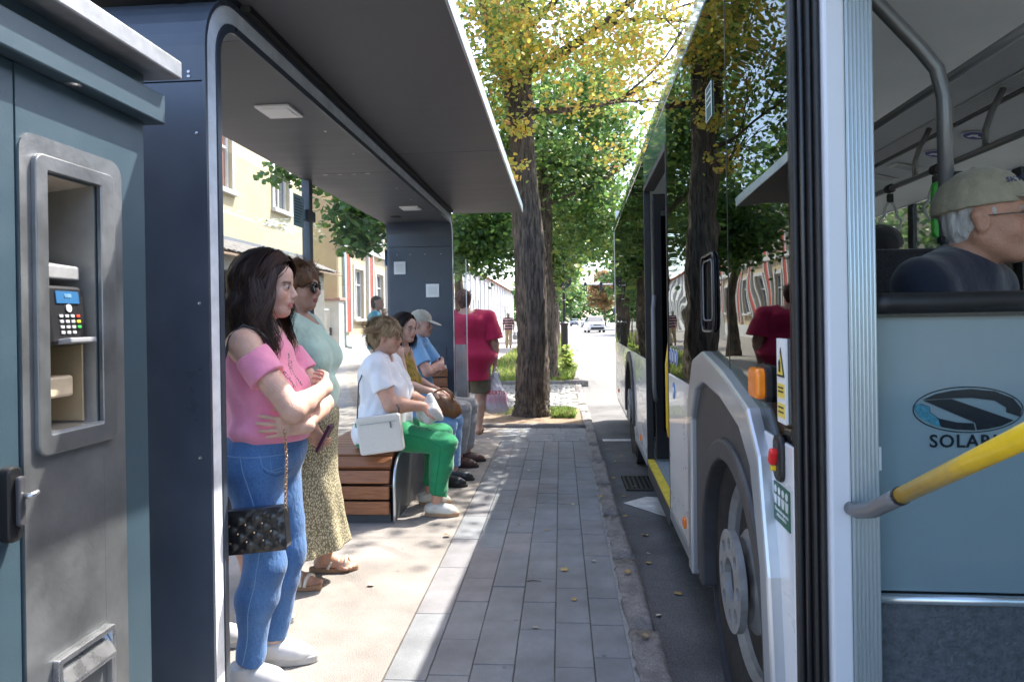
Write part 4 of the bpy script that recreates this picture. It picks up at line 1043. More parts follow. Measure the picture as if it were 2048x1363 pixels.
# seats
M_seat = mat('seat_fabric', (0.02, 0.02, 0.026), 0.9, nscale=90, namt=.7, sheen=.3)
def seat(u, v, z, rot=0):
    s_ = bu(MB().prism(rrect(0, .34, .43, .62, .1), 1, -.03, .03), 'seat_back', M_seat, bevel=.015); s_.matrix_local = Matrix.Translation((u, v, z)) @ Matrix.Rotation(rot, 4, 'Z') @ Matrix.Rotation(R(-8), 4, 'X')
    c = bu(MB().prism(rrect(0, -.22, .43, .42, .06), 2, -.05, .03), 'seat_cushion', M_seat, bevel=.015); c.matrix_local = Matrix.Translation((u, v, z)) @ Matrix.Rotation(rot, 4, 'Z')
    bu(MB().span((u - .05, v - .1, .27), (u + .05, v + .02, z - .06)), 'seat_leg', M_mgrey)
seat(.72, 2.62, .98); seat(.86, 3.35, .95); seat(1.7, 2.6, .75); seat(1.7, 4.0, .75); seat(2.1, 3.2, .75); seat(.4, 6.2, .75); seat(1.9, 5.6, .75)
# ---- front door: rubber edges, ribbed pillar, partition
for k, (u, v, w, d) in enumerate(((.0, 1.668, .013, .03), (.014, 1.655, .012, .04), (.027, 1.635, .010, .05), (.038, 1.62, .012, .05))):
    bu(MB().span((u, v, .12), (u + w, v + d, 2.60)), 'door_seal', M_rub if k != 1 else M_trimb, bevel=.005)
bu(MB().span((.004, 1.70, .12), (.05, 1.72, 2.6)), 'door_frame', M_trimb)
pil = bu(MB().span((.052, 1.60, .12), (.098, 1.69, 2.6)), 'door_pillar', mat('pillar_white', (.56, .57, .60), .4), bevel=.006)
M_rib = mat('ribbed_aluminium', (.50, .56, .57), .35, metal=.5)
bu(MB().span((.099, 1.603, .12), (.158, 1.69, 2.6)), 'ribbed_profile', M_rib, pil)
for k in range(7): bu(MB().tube([(.104 + k * .0085, 1.602, .125), (.104 + k * .0085, 1.602, 2.595)], .0033, 6), 'rib', M_rib, pil, smooth=True)
M_film = mat('partition_film', (.145, .205, .23), .12, coat=.4, nscale=1.5, namt=.05)
pt_ = bu(MB().span((.162, 1.66, .735), (1.05, 1.668, 1.38)), 'partition_panel', M_film)
bu(MB().tube([(.166, 1.64, 1.404), (.2, 1.64, 1.405), (1.05, 1.64, 1.408)], .024, 12), 'partition_rail', M_rub, smooth=True)
bu(MB().span((.162, 1.645, 1.372), (1.05, 1.675, 1.382)), 'rail_base', M_trimb)
bu(MB().tube([(.162, 1.645, .722), (1.05, 1.645, .722)], .012, 10), 'partition_bar', mat('bar_steel', (.45, .5, .52), .25, metal=.8), smooth=True)
M_text = mat('wheelbox_carpet', (.075, .085, .095), .75, nscale=70, namt=.4, bump=.8, bscale=120)
bu(MB().span((.162, 1.65, .12), (1.05, 1.70, .708)), 'wheel_box_front', M_text)
bu(MB().span((.62, 1.705, .27), (1.05, 3.0, 1.0)), 'wheel_box', M_mgrey); bu(MB().span((.05, 1.705, 1.005), (1.05, 3.0, 1.02)), 'wheel_box_top', M_mgrey); bu(MB().span((.05, 1.705, .27), (.62, 1.80, 1.0)), 'wheel_box_wall', M_dgrey)
bu(MB().box((.176, 1.657, 1.044), (.02, .004, .055)), 'partition_tab', M_white)
# emblem and lettering on the partition
M_logo = mat('logo_dark', (.015, .022, .03), .15, metal=.4)
M_logot = mat('logo_teal', (.02, .14, .20), .3, nscale=120, namt=.6)
LM = Matrix.Translation((.379, 1.6588, 1.157)) 
def emb(px, m, name, y0=0.0):
    s_ = .232 / 350; q = [((x - 626) * s_, -(y - 415) * s_) for x, y in px]
    o = bu(MB().prism(q, 1, -.0012 - y0, 0.0), name, m, pt_); o.matrix_local = LM; return o
emb([(478, 380), (520, 360), (580, 347), (640, 343), (715, 351), (775, 376), (802, 412), (797, 440), (752, 424), (752, 408), (715, 384), (640, 374), (575, 375)], M_logo, 'emblem_upper')
emb([(478, 382), (573, 377), (776, 452), (735, 472), (690, 482), (655, 486), (650, 462), (640, 456)], M_logo, 'emblem_diagonal')
emb([(468, 392), (500, 404), (502, 424), (530, 445), (590, 459), (645, 462), (650, 487), (585, 484), (540, 476)], M_logo, 'emblem_lower')
emb([(464, 393), (498, 405), (500, 425), (528, 447), (534, 474), (500, 463), (466, 440), (450, 415), (453, 398)], M_logot, 'emblem_corner', .0006)
rim = [(626 + 181 * math.cos(k * .1257), 415 + 79 * math.sin(k * .1257)) for k in range(50)]
s_ = .232 / 350
o = bu(MB().tube([((x - 626) * s_, -.0006, -(y - 415) * s_) for x, y in rim], .0011, 4, closed=True), 'emblem_ring', M_logo, pt_); o.matrix_local = LM
put(text_mesh('SOLARIS', .0415, .0006, bold=.0008, spacing=1.12), 'lettering', M_logo, pt_, Matrix.Translation((.379, 1.6582, 1.083)) @ frame_M((0, 0, 0), (1, 0, 0), (0, 0, 1)))
# yellow handle beside the front door
hb = bu(MB().tube([(.124, 1.42, 1.017), (.069, .82, 1.276)], .0165, 14), 'door_handle', M_yel, smooth=True)
bu(MB().tube([(.094, 1.60, .943), (.096, 1.565, .945), (.108, 1.52, .960), (.119, 1.46, .995), (.124, 1.424, 1.0155)], [.015, .016, .017, .0175, .018], 14), 'handle_elbow', M_rail, hb, smooth=True)
bu(MB().tube([(.1243, 1.428, 1.0135), (.1237, 1.415, 1.0195)], .0187, 14), 'handle_collar', M_rub, hb)
# near door leaf folded inwards, seen on edge
lf = bu(MB().span((.085, .86, .3), (.115, .90, 2.5)), 'door_leaf_edge', M_rub, bevel=.006)
bu(MB().span((.116, .868, .32), (.62, .892, 2.45)), 'door_leaf_glass', M_fglass, lf)
# ---- middle door
bu(MB().span((.0, D2a - .03, SILL - .05), (.05, D2a - .002, 2.40)), 'door_jamb', M_rub, bevel=.004)
bu(MB().span((.0, D2b + .002, SILL - .05), (.05, D2b + .04, 2.40)), 'door_jamb', M_rub, bevel=.004)
bu(MB().span((.0, D2a, 2.36), (.08, D2b, 2.398)), 'door_lintel', M_dgrey)
for (v, s) in ((D2b - .06, 1), (D2a + .05, -1)):
    lf = bu(MB().span((.06, v, .30), (.62, v + .035, 2.33)), 'door_leaf', M_trimb, bevel=.006)
    bu(MB().span((.12, v - .003, .5), (.56, v + .038, 2.2)), 'leaf_glass', M_bglass, lf)
    bu(MB().tube([(.06, v - .05 * s + .0175, .75), (.045, v - .07 * s, .85), (.045, v - .07 * s, 1.45), (.06, v - .05 * s + .0175, 1.55)], .017, 10), 'leaf_handle', M_yel if s < 0 else M_rail, lf, smooth=True)
bu(MB().tube([(.03, D2a + .16, .66), (.02, D2a + .14, .72), (.02, D2a + .14, 1.10), (.05, D2a + .15, 1.32)], .019, 10), 'yellow_grab_bar', M_yel, smooth=True)
bu(MB().span((.0, D2a, .262), (.05, D2b, .286)), 'step_edge', mat('step_yellow', (.62, .47, .05), .6, nscale=30, namt=.3))
bu(MB().span((.051, D2a, .271), (.9, D2b, .279)), 'step_mat', M_floor)
bu(MB().span((.0, D2a, .16), (.04, D2b, .259)), 'step_riser', M_dgrey)
# ---- wheels
def wheel(v, front):
    wm = Matrix.Translation((.17, v, WZ + .065)) @ Matrix.Scale(1.13, 4) @ Matrix.Rotation(R(-90), 4, 'Y')      # local z points to the kerb (-u)
    t = bu(MB().lathe([(.30, -.14), (.44, -.14), (.475, -.11), (WR, -.06), (WR, .06), (.475, .10), (.43, .125), (.36, .125), (.30, .11)], 56, closed=True), 'wheel', M_tyre); t.matrix_local = wm
    for p in t.data.polygons: p.use_smooth = True
    bu(MB().lathe([(.305, -.1), (.305, .10), (.285, .11), (.27, .09), (.25, .0), (.12, -.02), (.02, -.02)], 40), 'rim', M_hub, t, smooth=False)
    for k in range(4): bu(MB().lathe([(WR + .002 - .0, -.055 + k * .034), (WR + .004, -.05 + k * .034), (WR + .004, -.032 + k * .034), (WR + .002, -.027 + k * .034)], 56), 'tread_band', M_tyre, t)
    # hub cover: raised ring with eight round holes on a drum
    bu(MB().lathe([(.15, -.01), (.15, .10), (.125, .12), (.05, .12), (.02, .12)], 32), 'hub_drum', M_hub, t)
    bm = bmesh.new()
    n = 64; ro, ri, rm = .148, .066, .108
    for zf in (0,):
        pass
    bm.free()
    cov = MB(); holes = 8; seg = 8
    for h_ in range(holes):
        a0 = 2 * math.pi * h_ / holes; da = math.pi / holes
        oc = (rm * math.cos(a0), rm * math.sin(a0)); P_o = []; P_i = []
        outline = [(ri, a0 - da), (ri, a0), (ri, a0 + da), (rm, a0 + da), (ro, a0 + da), (ro, a0 + da * .5), (ro, a0), (ro, a0 - da * .5), (ro, a0 - da), (rm, a0 - da)]
        for (r_, a_) in outline:
            p = Vector((r_ * math.cos(a_), r_ * math.sin(a_))); P_o.append(p)
            d = (p - Vector(oc)).normalized(); P_i.append(Vector(oc) + d * .021)
        m_ = len(P_o); vs = [(p.x, p.y, .165) for p in P_o] + [(p.x, p.y, .165) for p in P_i] + [(p.x, p.y, .145) for p in P_i] + [(p.x, p.y, .145) for p in P_o]; fs = []
        for i in range(m_):
            j = (i + 1) % m_; fs += [(i, j, m_ + j, m_ + i), (m_ + i, m_ + j, 2 * m_ + j, 2 * m_ + i)]
            if i in (4, 5, 6, 7, 0, 1): fs.append((j, i, 3 * m_ + i, 3 * m_ + j))
        cov.add(vs, fs)
    bu(cov, 'hub_cover', M_hub, t)
    bu(MB().lathe([(.062, .12), (.064, .14), (.06, .146), (.03, .14), (.02, .14)], 24), 'hub_cap', M_dgrey, t)
    for k in range(10):
        a = 2 * math.pi * k / 10; bu(MB().lathe([(.013, 0), (.013, .03), (.002, .032)], 6, Matrix.Translation((.225 * math.cos(a), .225 * math.sin(a), .0))), 'wheel_nut', M_bolt, t)
wheel(WH[0], True); wheel(WH[1], False)
for v in WH: bu(MB().lathe([(.58, -.25), (.58, .02), (.56, .02), (.56, -.25)], 40, Matrix.Translation((.05, v, WZ + .02)) @ Matrix.Rotation(R(-90), 4, 'Y'), closed=True), 'wheel_housing', M_dgrey)
bu(MB().span((.30, .3, .10), (2.2, 9.7, .21)), 'chassis', M_rub)
# ---- fittings on the kerb side
lamp = bu(MB().prism(rrect(1.945, 1.195, .10, .085, .02), 0, -.035, .003), 'turn_lamp', mat('amber_lens', (.85, .22, .005), .25, coat=.4, nscale=120, namt=.15, stretch=(1, 1, .2)), bevel=.008)
bu(MB().prism(rrect(1.94, 1.195, .12, .10, .022), 0, -.012, .0035), 'lamp_base', M_rub, lamp)
sg = bu(MB().prism(rrect(1.78, 1.215, .075, .215, .004, 2), 0, -.002, .0035), 'warning_sign', mat('sign_paper', (.72, .72, .70), .4))
M_wy = mat('warning_yellow', (.75, .55, .08), .5); M_ink = mat('sign_ink', (.02, .02, .02), .6)
bu(MB().prism([(1.750, 1.225), (1.810, 1.225), (1.780, 1.30)], 0, -.004, -.0025), 'warning_triangle', M_ink, sg)
bu(MB().prism([(1.758, 1.231), (1.802, 1.231), (1.780, 1.286)], 0, -.0055, -.0042), 'triangle_face', M_wy, sg)
bu(MB().prism([(1.775, 1.238), (1.785, 1.238), (1.788, 1.262), (1.780, 1.27), (1.772, 1.262)], 0, -.007, -.0057), 'symbol', M_ink, sg)
for z in (1.19, 1.14): bu(MB().span((-.0035, 1.752, z - .018), (-.0022, 1.808, z + .018)), 'text_panel', M_wy, sg)
for z in (1.198, 1.188, 1.148, 1.136): bu(MB().span((-.0045, 1.758, z - .002), (-.0037, 1.802, z + .002)), 'text_line', M_ink, sg)
fp_ = bu(MB().prism(rrect(1.80, 1.015, .075, .12, .03), 0, -.012, .004), 'valve_recess', M_rub, bevel=.006)
bu(MB().prism(rrect(1.80, 1.015, .05, .092, .02), 0, -.0135, -.0125), 'recess_floor', M_dgrey, fp_)
bu(MB().box((-.022, 1.795, 1.02), (.02, .022, .042), (.4, 0, 0)), 'red_valve', mat('valve_red', (.65, .02, .02), .35), fp_, bevel=.006)
bu(MB().box((-.02, 1.80, .99), (.014, .014, .014)), 'yellow_pin', M_yel, fp_, bevel=.003)
gn = bu(MB().span((-.003, 1.725, .845), (-.0005, 1.86, .945)), 'green_notice', mat('notice_green', (.015, .10, .055), .5))
for k in range(4):
    v = 1.745 + k * .032
    bu(MB().lathe([(.010, 0), (.010, .001), (.001, .001)], 12, Matrix.Translation((-.0032, v, .928)) @ Matrix.Rotation(R(-90), 4, 'Y')), 'symbol_head', M_white, gn)
    bu(MB().prism([(v - .008, .89), (v + .008, .89), (v + .012, .914), (v - .012, .914)], 0, -.0045, -.0032), 'symbol_body', M_white, gn)
gl_rows = ['Distanta de siguranta', 'APLICA MASCA']
for k, t_ in enumerate(gl_rows):
    put(text_mesh(t_, .0135 if k == 0 else .012, .0004), 'lettering', M_white, gn, frame_M((-.0036, 1.792, .877 - k * .014), (0, -1, 0), (0, 0, 1)))
for k in range(3):
    d = bu(MB().lathe([(.045, 0), (.045, .002), (.001, .002)], 24, Matrix.Translation((.003, 3.93 - k * .11, 1.165)) @ Matrix.Rotation(R(-90), 4, 'Y')), 'round_sign', M_swhite)
    bu(MB().lathe([(.040, 0), (.040, .001), (.001, .001)], 24, Matrix.Translation((.0008, 3.93 - k * .11, 1.165)) @ Matrix.Rotation(R(-90), 4, 'Y')), 'sign_face', mat('sign_blue', (.03, .12, .42), .4), d)
    bu(MB().prism([(3.92 - k * .11, 1.14), (3.945 - k * .11, 1.14), (3.94 - k * .11, 1.185), (3.925 - k * .11, 1.19)], 0, -.002, -.0004), 'sign_symbol', M_swhite, d)
d = bu(MB().lathe([(.045, 0), (.045, .002), (.001, .002)], 24, Matrix.Translation((-.001, 3.80, .98)) @ Matrix.Rotation(R(-90), 4, 'Y')), 'door_button', mat('button_blue', (.03, .22, .6), .35))
bu(MB().lathe([(.022, 0), (.018, .004), (.001, .004)], 16, Matrix.Translation((-.003, 3.80, .98)) @ Matrix.Rotation(R(-90), 4, 'Y')), 'button_centre', M_swhite, d)
wf = MB().tube([(-.004, p[0], p[1]) for p in rrect(2.75, 1.475, .26, .30, .045)], .006, 8, closed=True).build('window_flap_frame', M_trimb, bus, smooth=True)
MB().tube([(-.004, p[0], p[1]) for p in rrect(2.75, 1.485, .19, .235, .03)], .003, 6, closed=True).build('flap_inner_rim', M_rail, wf, smooth=True)
wn_ = bu(MB().span((.001, 2.63, 2.14), (.0035, 2.75, 2.28)), 'window_notice', mat('notice_dark_green', (.015, .07, .05), .5))
bu(MB().tube([(0, p[0], p[1]) for p in rrect(2.69, 2.21, .11, .13, .004, 2)], .0015, 4, closed=True), 'notice_border', M_swhite, wn_)
for z in (2.25, 2.225, 2.2): bu(MB().span((-.0006, 2.65, z - .002), (.0008, 2.73, z + .002)), 'text_line', M_swhite, wn_)
for (v, z) in ((3.45, .36), (5.9, .36), (9.2, .42)): bu(MB().prism(rrect(v, z, .06, .045, .01, 3), 0, -.012, 0), 'side_marker', mat('marker_amber', (.8, .18, .005), .3), bevel=.003)
mr = bu(MB().tube([(.02, 9.9, 2.2), (-.05, 9.92, 2.2)], .012, 8), 'rear_camera', M_rub)
bu(MB().span((.10, V0 + .03, 2.665), (W - .1, V1 - .03, 2.70)), 'roof_liner', M_mgrey)
# ================================================================= houses along the pavement
M_cream = mat('cream_render', (0.46, 0.385, 0.24), 0.9, nscale=1.2, namt=.10, bump=.2, bscale=40)
M_cream2 = mat('pale_yellow_render', (0.50, 0.40, 0.25), 0.9, nscale=1.2, namt=.08, bump=.2, bscale=40)
M_wtrim = mat('white_stucco', (0.58, 0.57, 0.55), 0.85, nscale=2, namt=.06)
M_redr = mat('red_render', (0.46, 0.085, 0.055), 0.85, nscale=3, namt=.15)
M_pale = mat('pale_grey_render', (0.58, 0.58, 0.56), 0.9, nscale=1, namt=.08)
M_pane = mat('window_pane', (0.10, 0.11, 0.12), 0.08, spec=.8)
M_blind = mat('brown_blind', (0.33, 0.16, 0.10), 0.7, nscale=3, namt=.2, stretch=(1, 8, 1))
M_tile = mat('roof_tile', (0.13, 0.12, 0.115), 0.75, nscale=8, namt=.35)
M_redtile = mat('red_roof_tile', (0.30, 0.10, 0.06), 0.8, nscale=8, namt=.3)
M_zinc = mat('drainpipe_zinc', (0.30, 0.36, 0.37), 0.45, metal=.5)
FXB = -9.0
def facade(root, base, y0, y1, z1, wins, wall_m, th=.35, trim=M_wtrim, pane=M_pane):
    """wall slab with real openings; each window is frame + panes + sill"""
    lo = Vector(base)
    holed_b = [(w[0], w[1], w[2], w[3]) for w in wins]
    o = holed(y0, y1, 0.0, z1, holed_b, FXB - th, FXB, MB()).build('wall', wall_m, root, loc=-lo)
    for (a, b, c, d, kind) in wins:
        w = MB().span((FXB - .16, a, c), (FXB - .15, b, d)).build('window', pane if kind != 'blind' else M_blind, root, loc=-lo)
        fr = MB()
        for (p, q) in (((a, c), (a + .09, d)), ((b - .09, c), (b, d)), ((a + .09, c), (b - .09, c + .09)), ((a + .09, d - .09), (b - .09, d))): fr.span((FXB - .149, p[0], p[1]), (FXB - .09, q[0], q[1]))
        fr.span((FXB - .149, (a + b) / 2 - .035, c + .09), (FXB - .10, (a + b) / 2 + .035, d - .09)); fr.span((FXB - .148, a + .09, c + (d - c) * .68), (FXB - .10, (a + b) / 2 - .035, c + (d - c) * .68 + .06)); fr.span((FXB - .148, (a + b) / 2 + .035, c + (d - c) * .68), (FXB - .10, b - .09, c + (d - c) * .68 + .06))
        fr.build('frame', M_wtrim, w)
        sr = MB()
        for (p, q) in (((a - .16, c), (a, d)), ((b, c), (b + .16, d)), ((a - .16, d), (b + .16, d + .2))): sr.span((FXB + .001, p[0], p[1]), (FXB + .05, q[0], q[1]))
        if kind != 'blind': sr.build('surround', trim, w)
        else:
            MB().span((FXB + .001, a - .08, c - .08), (FXB + .03, a, d + .08)).build('surround', trim, w); MB().span((FXB + .001, b, c - .08), (FXB + .03, b + .08, d + .08)).build('surround', trim, w); MB().span((FXB + .001, a, d), (FXB + .03, b, d + .08)).build('surround', trim, w)
        MB().span((FXB - .1, a - .18, c - .12), (FXB + .14, b + .18, c)).build('sill', trim, w)
    return o
def hpart(mb, name, m, root, base, **k): return mb.build(name, m, root, loc=-Vector(base), **k)
# house with the tiled lean-to, seen through the near glass
bA = (FXB, 16, 0); A = empty('cream_house', bA); tag(A, 'plain cream house with brown blinds above a tiled lean-to roof', 'house')
facade(A, bA, 6.0, 23.6, 8.6, [(16.7, 18.25, 5.05, 6.75, 'blind'), (12.2, 13.75, 5.05, 6.75, 'blind'), (21.0, 22.2, 5.05, 6.75, 'plain')], M_cream)
hpart(MB().span((FXB - 8, 6.0, 0), (FXB - .351, 23.6, 8.58)), 'house_body', M_cream, A, bA)
hpart(MB().prism([(FXB - 8.3, 8.6), (FXB + .5, 8.6), (FXB - 4, 11.4)], 1, 5.8, 23.8), 'roof', M_redtile, A, bA)
hpart(MB().tube([(FXB + .06, 20.3, 4.55), (FXB + .07, 22.0, 4.62)], .03, 6), 'wall_bracket', M_zinc, A, bA)
# tiled lean-to: every tile
ln = hpart(MB().span((FXB + .001, 13.0, 3.62), (FXB + .1, 23.4, 3.75)), 'lean_to_beam', mat('lead_flashing', (.18, .19, .21), .6), A, bA)
tm_ = MB().sheet([[(0, .12 * math.cos(t) * -1 + 0, .035 * math.sin(t * 1.0)) for t in [k * math.pi / 5 for k in range(6)]], [(.36, .12 * math.cos(t) * -1, -.155 + .035 * math.sin(t)) for t in [k * math.pi / 5 for k in range(6)]]]).mesh('tile'); tm_.materials.append(M_tile)
for r_ in range(4):
    for c_ in range(42):
        o = bpy.data.objects.new('tile', tm_); COL.objects.link(o); o.parent = ln
        o.location = Vector((FXB + .1 + r_ * .30, 13.1 + c_ * .245 + random.uniform(-.01, .01), 3.63 - r_ * .125 + random.uniform(-.008, .008)))
hpart(MB().prism([(FXB + .1, 3.57), (FXB + 1.4, 3.03), (FXB + 1.4, 2.99), (FXB + .1, 3.5)], 1, 13.0, 23.4), 'lean_to_deck', mat('deck_wood', (.2, .14, .1), .8), A, bA)
cor = MB(); cor.sheet([[(FXB + 1.15 + (.03 if k % 2 else 0), 13.2 + k * .06, z) for k in range(150)] for z in (0, 3.05)])
hpart(cor, 'corrugated_screen', mat('corrugated_grey', (.36, .35, .33), .6, metal=.2, nscale=1.5, namt=.15), A, bA)
# grey gable set back behind the gate
g = empty('grey_house', (FXB - 2.2, 25.6, 0)); tag(g, 'pale grey plain gable set back behind the metal gate', 'house')
MB().span((-6, -1.9, 0), (0, 1.15, 7.2)).build('wall', M_pale, g); MB().prism([(-6.2, 7.2), (.3, 7.2), (-3, 9.4)], 1, -1.95, 1.18).build('roof', M_redtile, g)
# gate and pillar
gt = empty('metal_gate', (FXB, 24.9, 0)); tag(gt, 'light grey barred metal gate between the two houses', 'gate')
for k in range(15): MB().tube([(0, -1.2 + k * .165, .1), (0, -1.2 + k * .165, 2.0)], .017, 6).build('bar', M_pale, gt)
for z in (.12, 1.0, 1.9): MB().box((.0, -.03, z), (.05, 2.45, .05)).build('gate_rail', M_pale, gt)
MB().box((.05, 1.12, 1.05), (.06, .12, .3)).build('lock', mat('gate_lock', (.03, .03, .03), .5), gt)
pl_ = empty('gate_pillar', (FXB, 26.45, 0)); tag(pl_, 'white plastered gate pillar with flat cap beside the drainpipe', 'pillar')
MB().span((-.35, -.3, 0), (.35, .3, 2.25)).build('shaft', M_wtrim, pl_, .01); MB().span((-.42, -.38, 2.25), (.42, .38, 2.37)).build('cap', mat('cap_brick', (.35, .22, .18), .8, nscale=9, namt=.2), pl_, .02); MB().span((-.36, -.31, 0), (.37, .31, .35)).build('plinth', M_pale, pl_)
# long yellow house with red pilasters
bB = (FXB, 44, 0); Bh = empty('yellow_house', bB); tag(Bh, 'long yellow town house with red pilasters and white window surrounds', 'house')
y0, y1 = 27.0, 62.0; wins = []; ys = [29.3 + 3.5 * k for k in range(10)]
for yy in ys: wins += [(yy, yy + 1.35, 1.55, 3.75, 'plain'), (yy, yy + 1.35, 5.3, 7.3, 'plain')]
facade(Bh, bB, y0, y1, 8.4, wins, M_cream2)
hpart(MB().span((FXB - 9, y0, 0), (FXB - .351, y1, 8.38)), 'house_body', M_cream2, Bh, bB)
for yy in [28.15 + 3.5 * k for k in range(10)]:
    hpart(MB().span((FXB + .001, yy - .28, 1.0), (FXB + .10, yy + .28, 7.9)), 'pilaster', M_redr, Bh, bB)
    for s in (-.36, .36): hpart(MB().span((FXB + .001, yy + s - .07, 1.0), (FXB + .13, yy + s + .07, 7.9)), 'pilaster_edge', M_wtrim, Bh, bB)
for (z, h_, d) in ((.0, .85, .12), (4.55, .28, .16), (7.95, .4, .3)): hpart(MB().span((FXB + .002, y0, z), (FXB + d, y1, z + h_)), 'cornice' if z else 'plinth', M_wtrim, Bh, bB)
hpart(MB().prism([(FXB - 9.3, 8.4), (FXB + .55, 8.4), (FXB - 4.5, 11.8)], 1, y0 - .1, y1 + .1), 'roof', M_redtile, Bh, bB)
hpart(MB().tube([(FXB + .2, 27.3, 8.3), (FXB + .2, 27.3, .55), (FXB + .22, 27.36, .42), (FXB + .38, 27.6, .36)], .07, 10), 'drainpipe', M_zinc, Bh, bB, smooth=True)
# long white house further on
bC = (FXB, 90, 0); Ch = empty('white_house', bC); tag(Ch, 'long white wall with narrow piers far along the pavement', 'house')
facade(Ch, bC, 62.5, 130, 6.5, [(65 + 4.2 * k, 66.3 + 4.2 * k, 1.5, 3.6, 'plain') for k in range(15)], M_wtrim)
hpart(MB().span((FXB - 8, 62.5, 0), (FXB - .351, 130, 6.48)), 'house_body', M_wtrim, Ch, bC)
hpart(MB().prism([(FXB - 8.3, 6.5), (FXB + .5, 6.5), (FXB - 4, 9)], 1, 62.3, 130.2), 'roof', M_redtile, Ch, bC)
for k in range(16): hpart(MB().span((FXB + .001, 63.2 + 4.2 * k, 0), (FXB + .2, 63.8 + 4.2 * k, 6.4)), 'pier', M_pale, Ch, bC)
# white picket fence on the pavement edge further down
fc = empty('white_fence', (-6.4, 50, 0)); tag(fc, 'low white paled fence far behind the striped walker', 'fence')
for k in range(40): MB().box((0, -8 + k * .42, .75), (.06, .16, 1.5)).build('pale', M_wtrim, fc)
for z in (.4, 1.2): MB().box((-.05, .2, z), (.04, 17, .1)).build('rail', M_wtrim, fc)
# row of houses across the road, beyond the trees
oh = empty('opposite_house', (17.5, 40, 0)); tag(oh, 'long cream house behind the trees across the road', 'house')
MB().span((0, -60, 0), (9, 70, 7)).build('wall', M_cream, oh); MB().prism([(-.5, 7), (9.5, 7), (4.5, 10)], 1, -60.2, 70.2).build('roof', M_redtile, oh)
for k in range(26):
    w = MB().span((-.02, -57 + k * 4.8, 1.5), (-.004, -55.6 + k * 4.8, 3.6)).build('window', M_pane, oh); MB().span((-.06, -57.15 + k * 4.8, 1.35), (-.022, -55.45 + k * 4.8, 1.49)).build('sill', M_wtrim, w)
# far wood closing the street
P = cloud((0, 230, 6), (75, 14, 7), 420, 22, 1.6, 501, shell=.4)
P = P[P[:, 2] > .2]
o = link('treeline', leaf_mesh('treeline', P, np.full(len(P), 1.3), leaf_cols(len(P), GREEN + LIME[:2], 9), .2, 9), M_leaf); tag(o, 'hazy green treeline closing the far end of the street', 'treeline', kind='stuff')

# ================================================================= lamp post with the back of a round sign
M_iron = mat('black_iron', (.022, .022, .024), .45, nscale=9, namt=.2)
lpz = empty('lamp_post', (.12, 25.6, 0)); tag(lpz, 'black iron lamp post carrying a round sign seen from behind', 'lamp post')
MB().lathe([(.17, 0), (.17, .12), (.135, .16), (.13, 1.15), (.15, 1.18), (.16, 1.24), (.12, 1.27), (.06, 1.3), (.055, 1.34)], 14).build('base', M_iron, lpz)
MB().lathe([(.055, 1.34), (.05, 4.6), (.075, 4.62), (.075, 4.7), (.04, 4.72)], 12).build('pole', M_iron, lpz)
MB().lathe([(.05, 4.72), (.14, 4.85), (.2, 5.2), (.06, 5.35), (.02, 5.4)], 12).build('lantern', mat('lantern_glass', (.6, .6, .55), .3), lpz)
sg2 = MB().lathe([(.02, 0), (.30, 0), (.305, .02), (.30, .03), (.02, .03)], 32, Matrix.Translation((0, .08, 2.83)) @ Matrix.Rotation(R(90), 4, 'X')).build('round_sign', mat('sign_back', (.05, .05, .052), .55), lpz)
MB().box((-.2, .045, 2.8), (.09, .006, .05)).build('sign_label', M_wtrim, sg2)
for z in (2.1, 2.6, 3.05): MB().lathe([(.062, z - .015), (.062, z + .015), (.05, z + .015), (.05, z - .015)], 12, closed=True).build('clamp', M_pale, lpz)
# signal gantry over the crossing road
sgn = empty('signal_gantry', (8.35, 62, 0)); tag(sgn, 'traffic signal arm with dark lamp heads above the far road', 'traffic signal')
MB().tube([(0, 0, 0), (0, 0, 4.2), (-.3, 0, 4.45), (-6.4, 0, 4.5)], .06, 8).build('arm', M_pale, sgn)
for x in (-6.1, -4.7, -3.5):
    hbx = MB().box((x, -.1, 4.3), (.28, .2, .8)).build('signal_head', M_iron, sgn, .03)
    for k in range(3): MB().lathe([(.09, 0), (.09, .05), (.02, .05)], 12, Matrix.Translation((x, -.205, 4.55 - k * .25)) @ Matrix.Rotation(R(90), 4, 'X')).build('signal_lens', M_trimb, hbx)
rs = empty('road_sign', (8.4, 104, 0)); tag(rs, 'small blue road sign on a post at the far roadside', 'road sign')
MB().tube([(0, 0, 0), (0, 0, 3)], .04, 6).build('post', M_pale, rs); MB().box((0, -.05, 2.6), (.7, .03, .9)).build('plate', M_sblue, rs, .02)

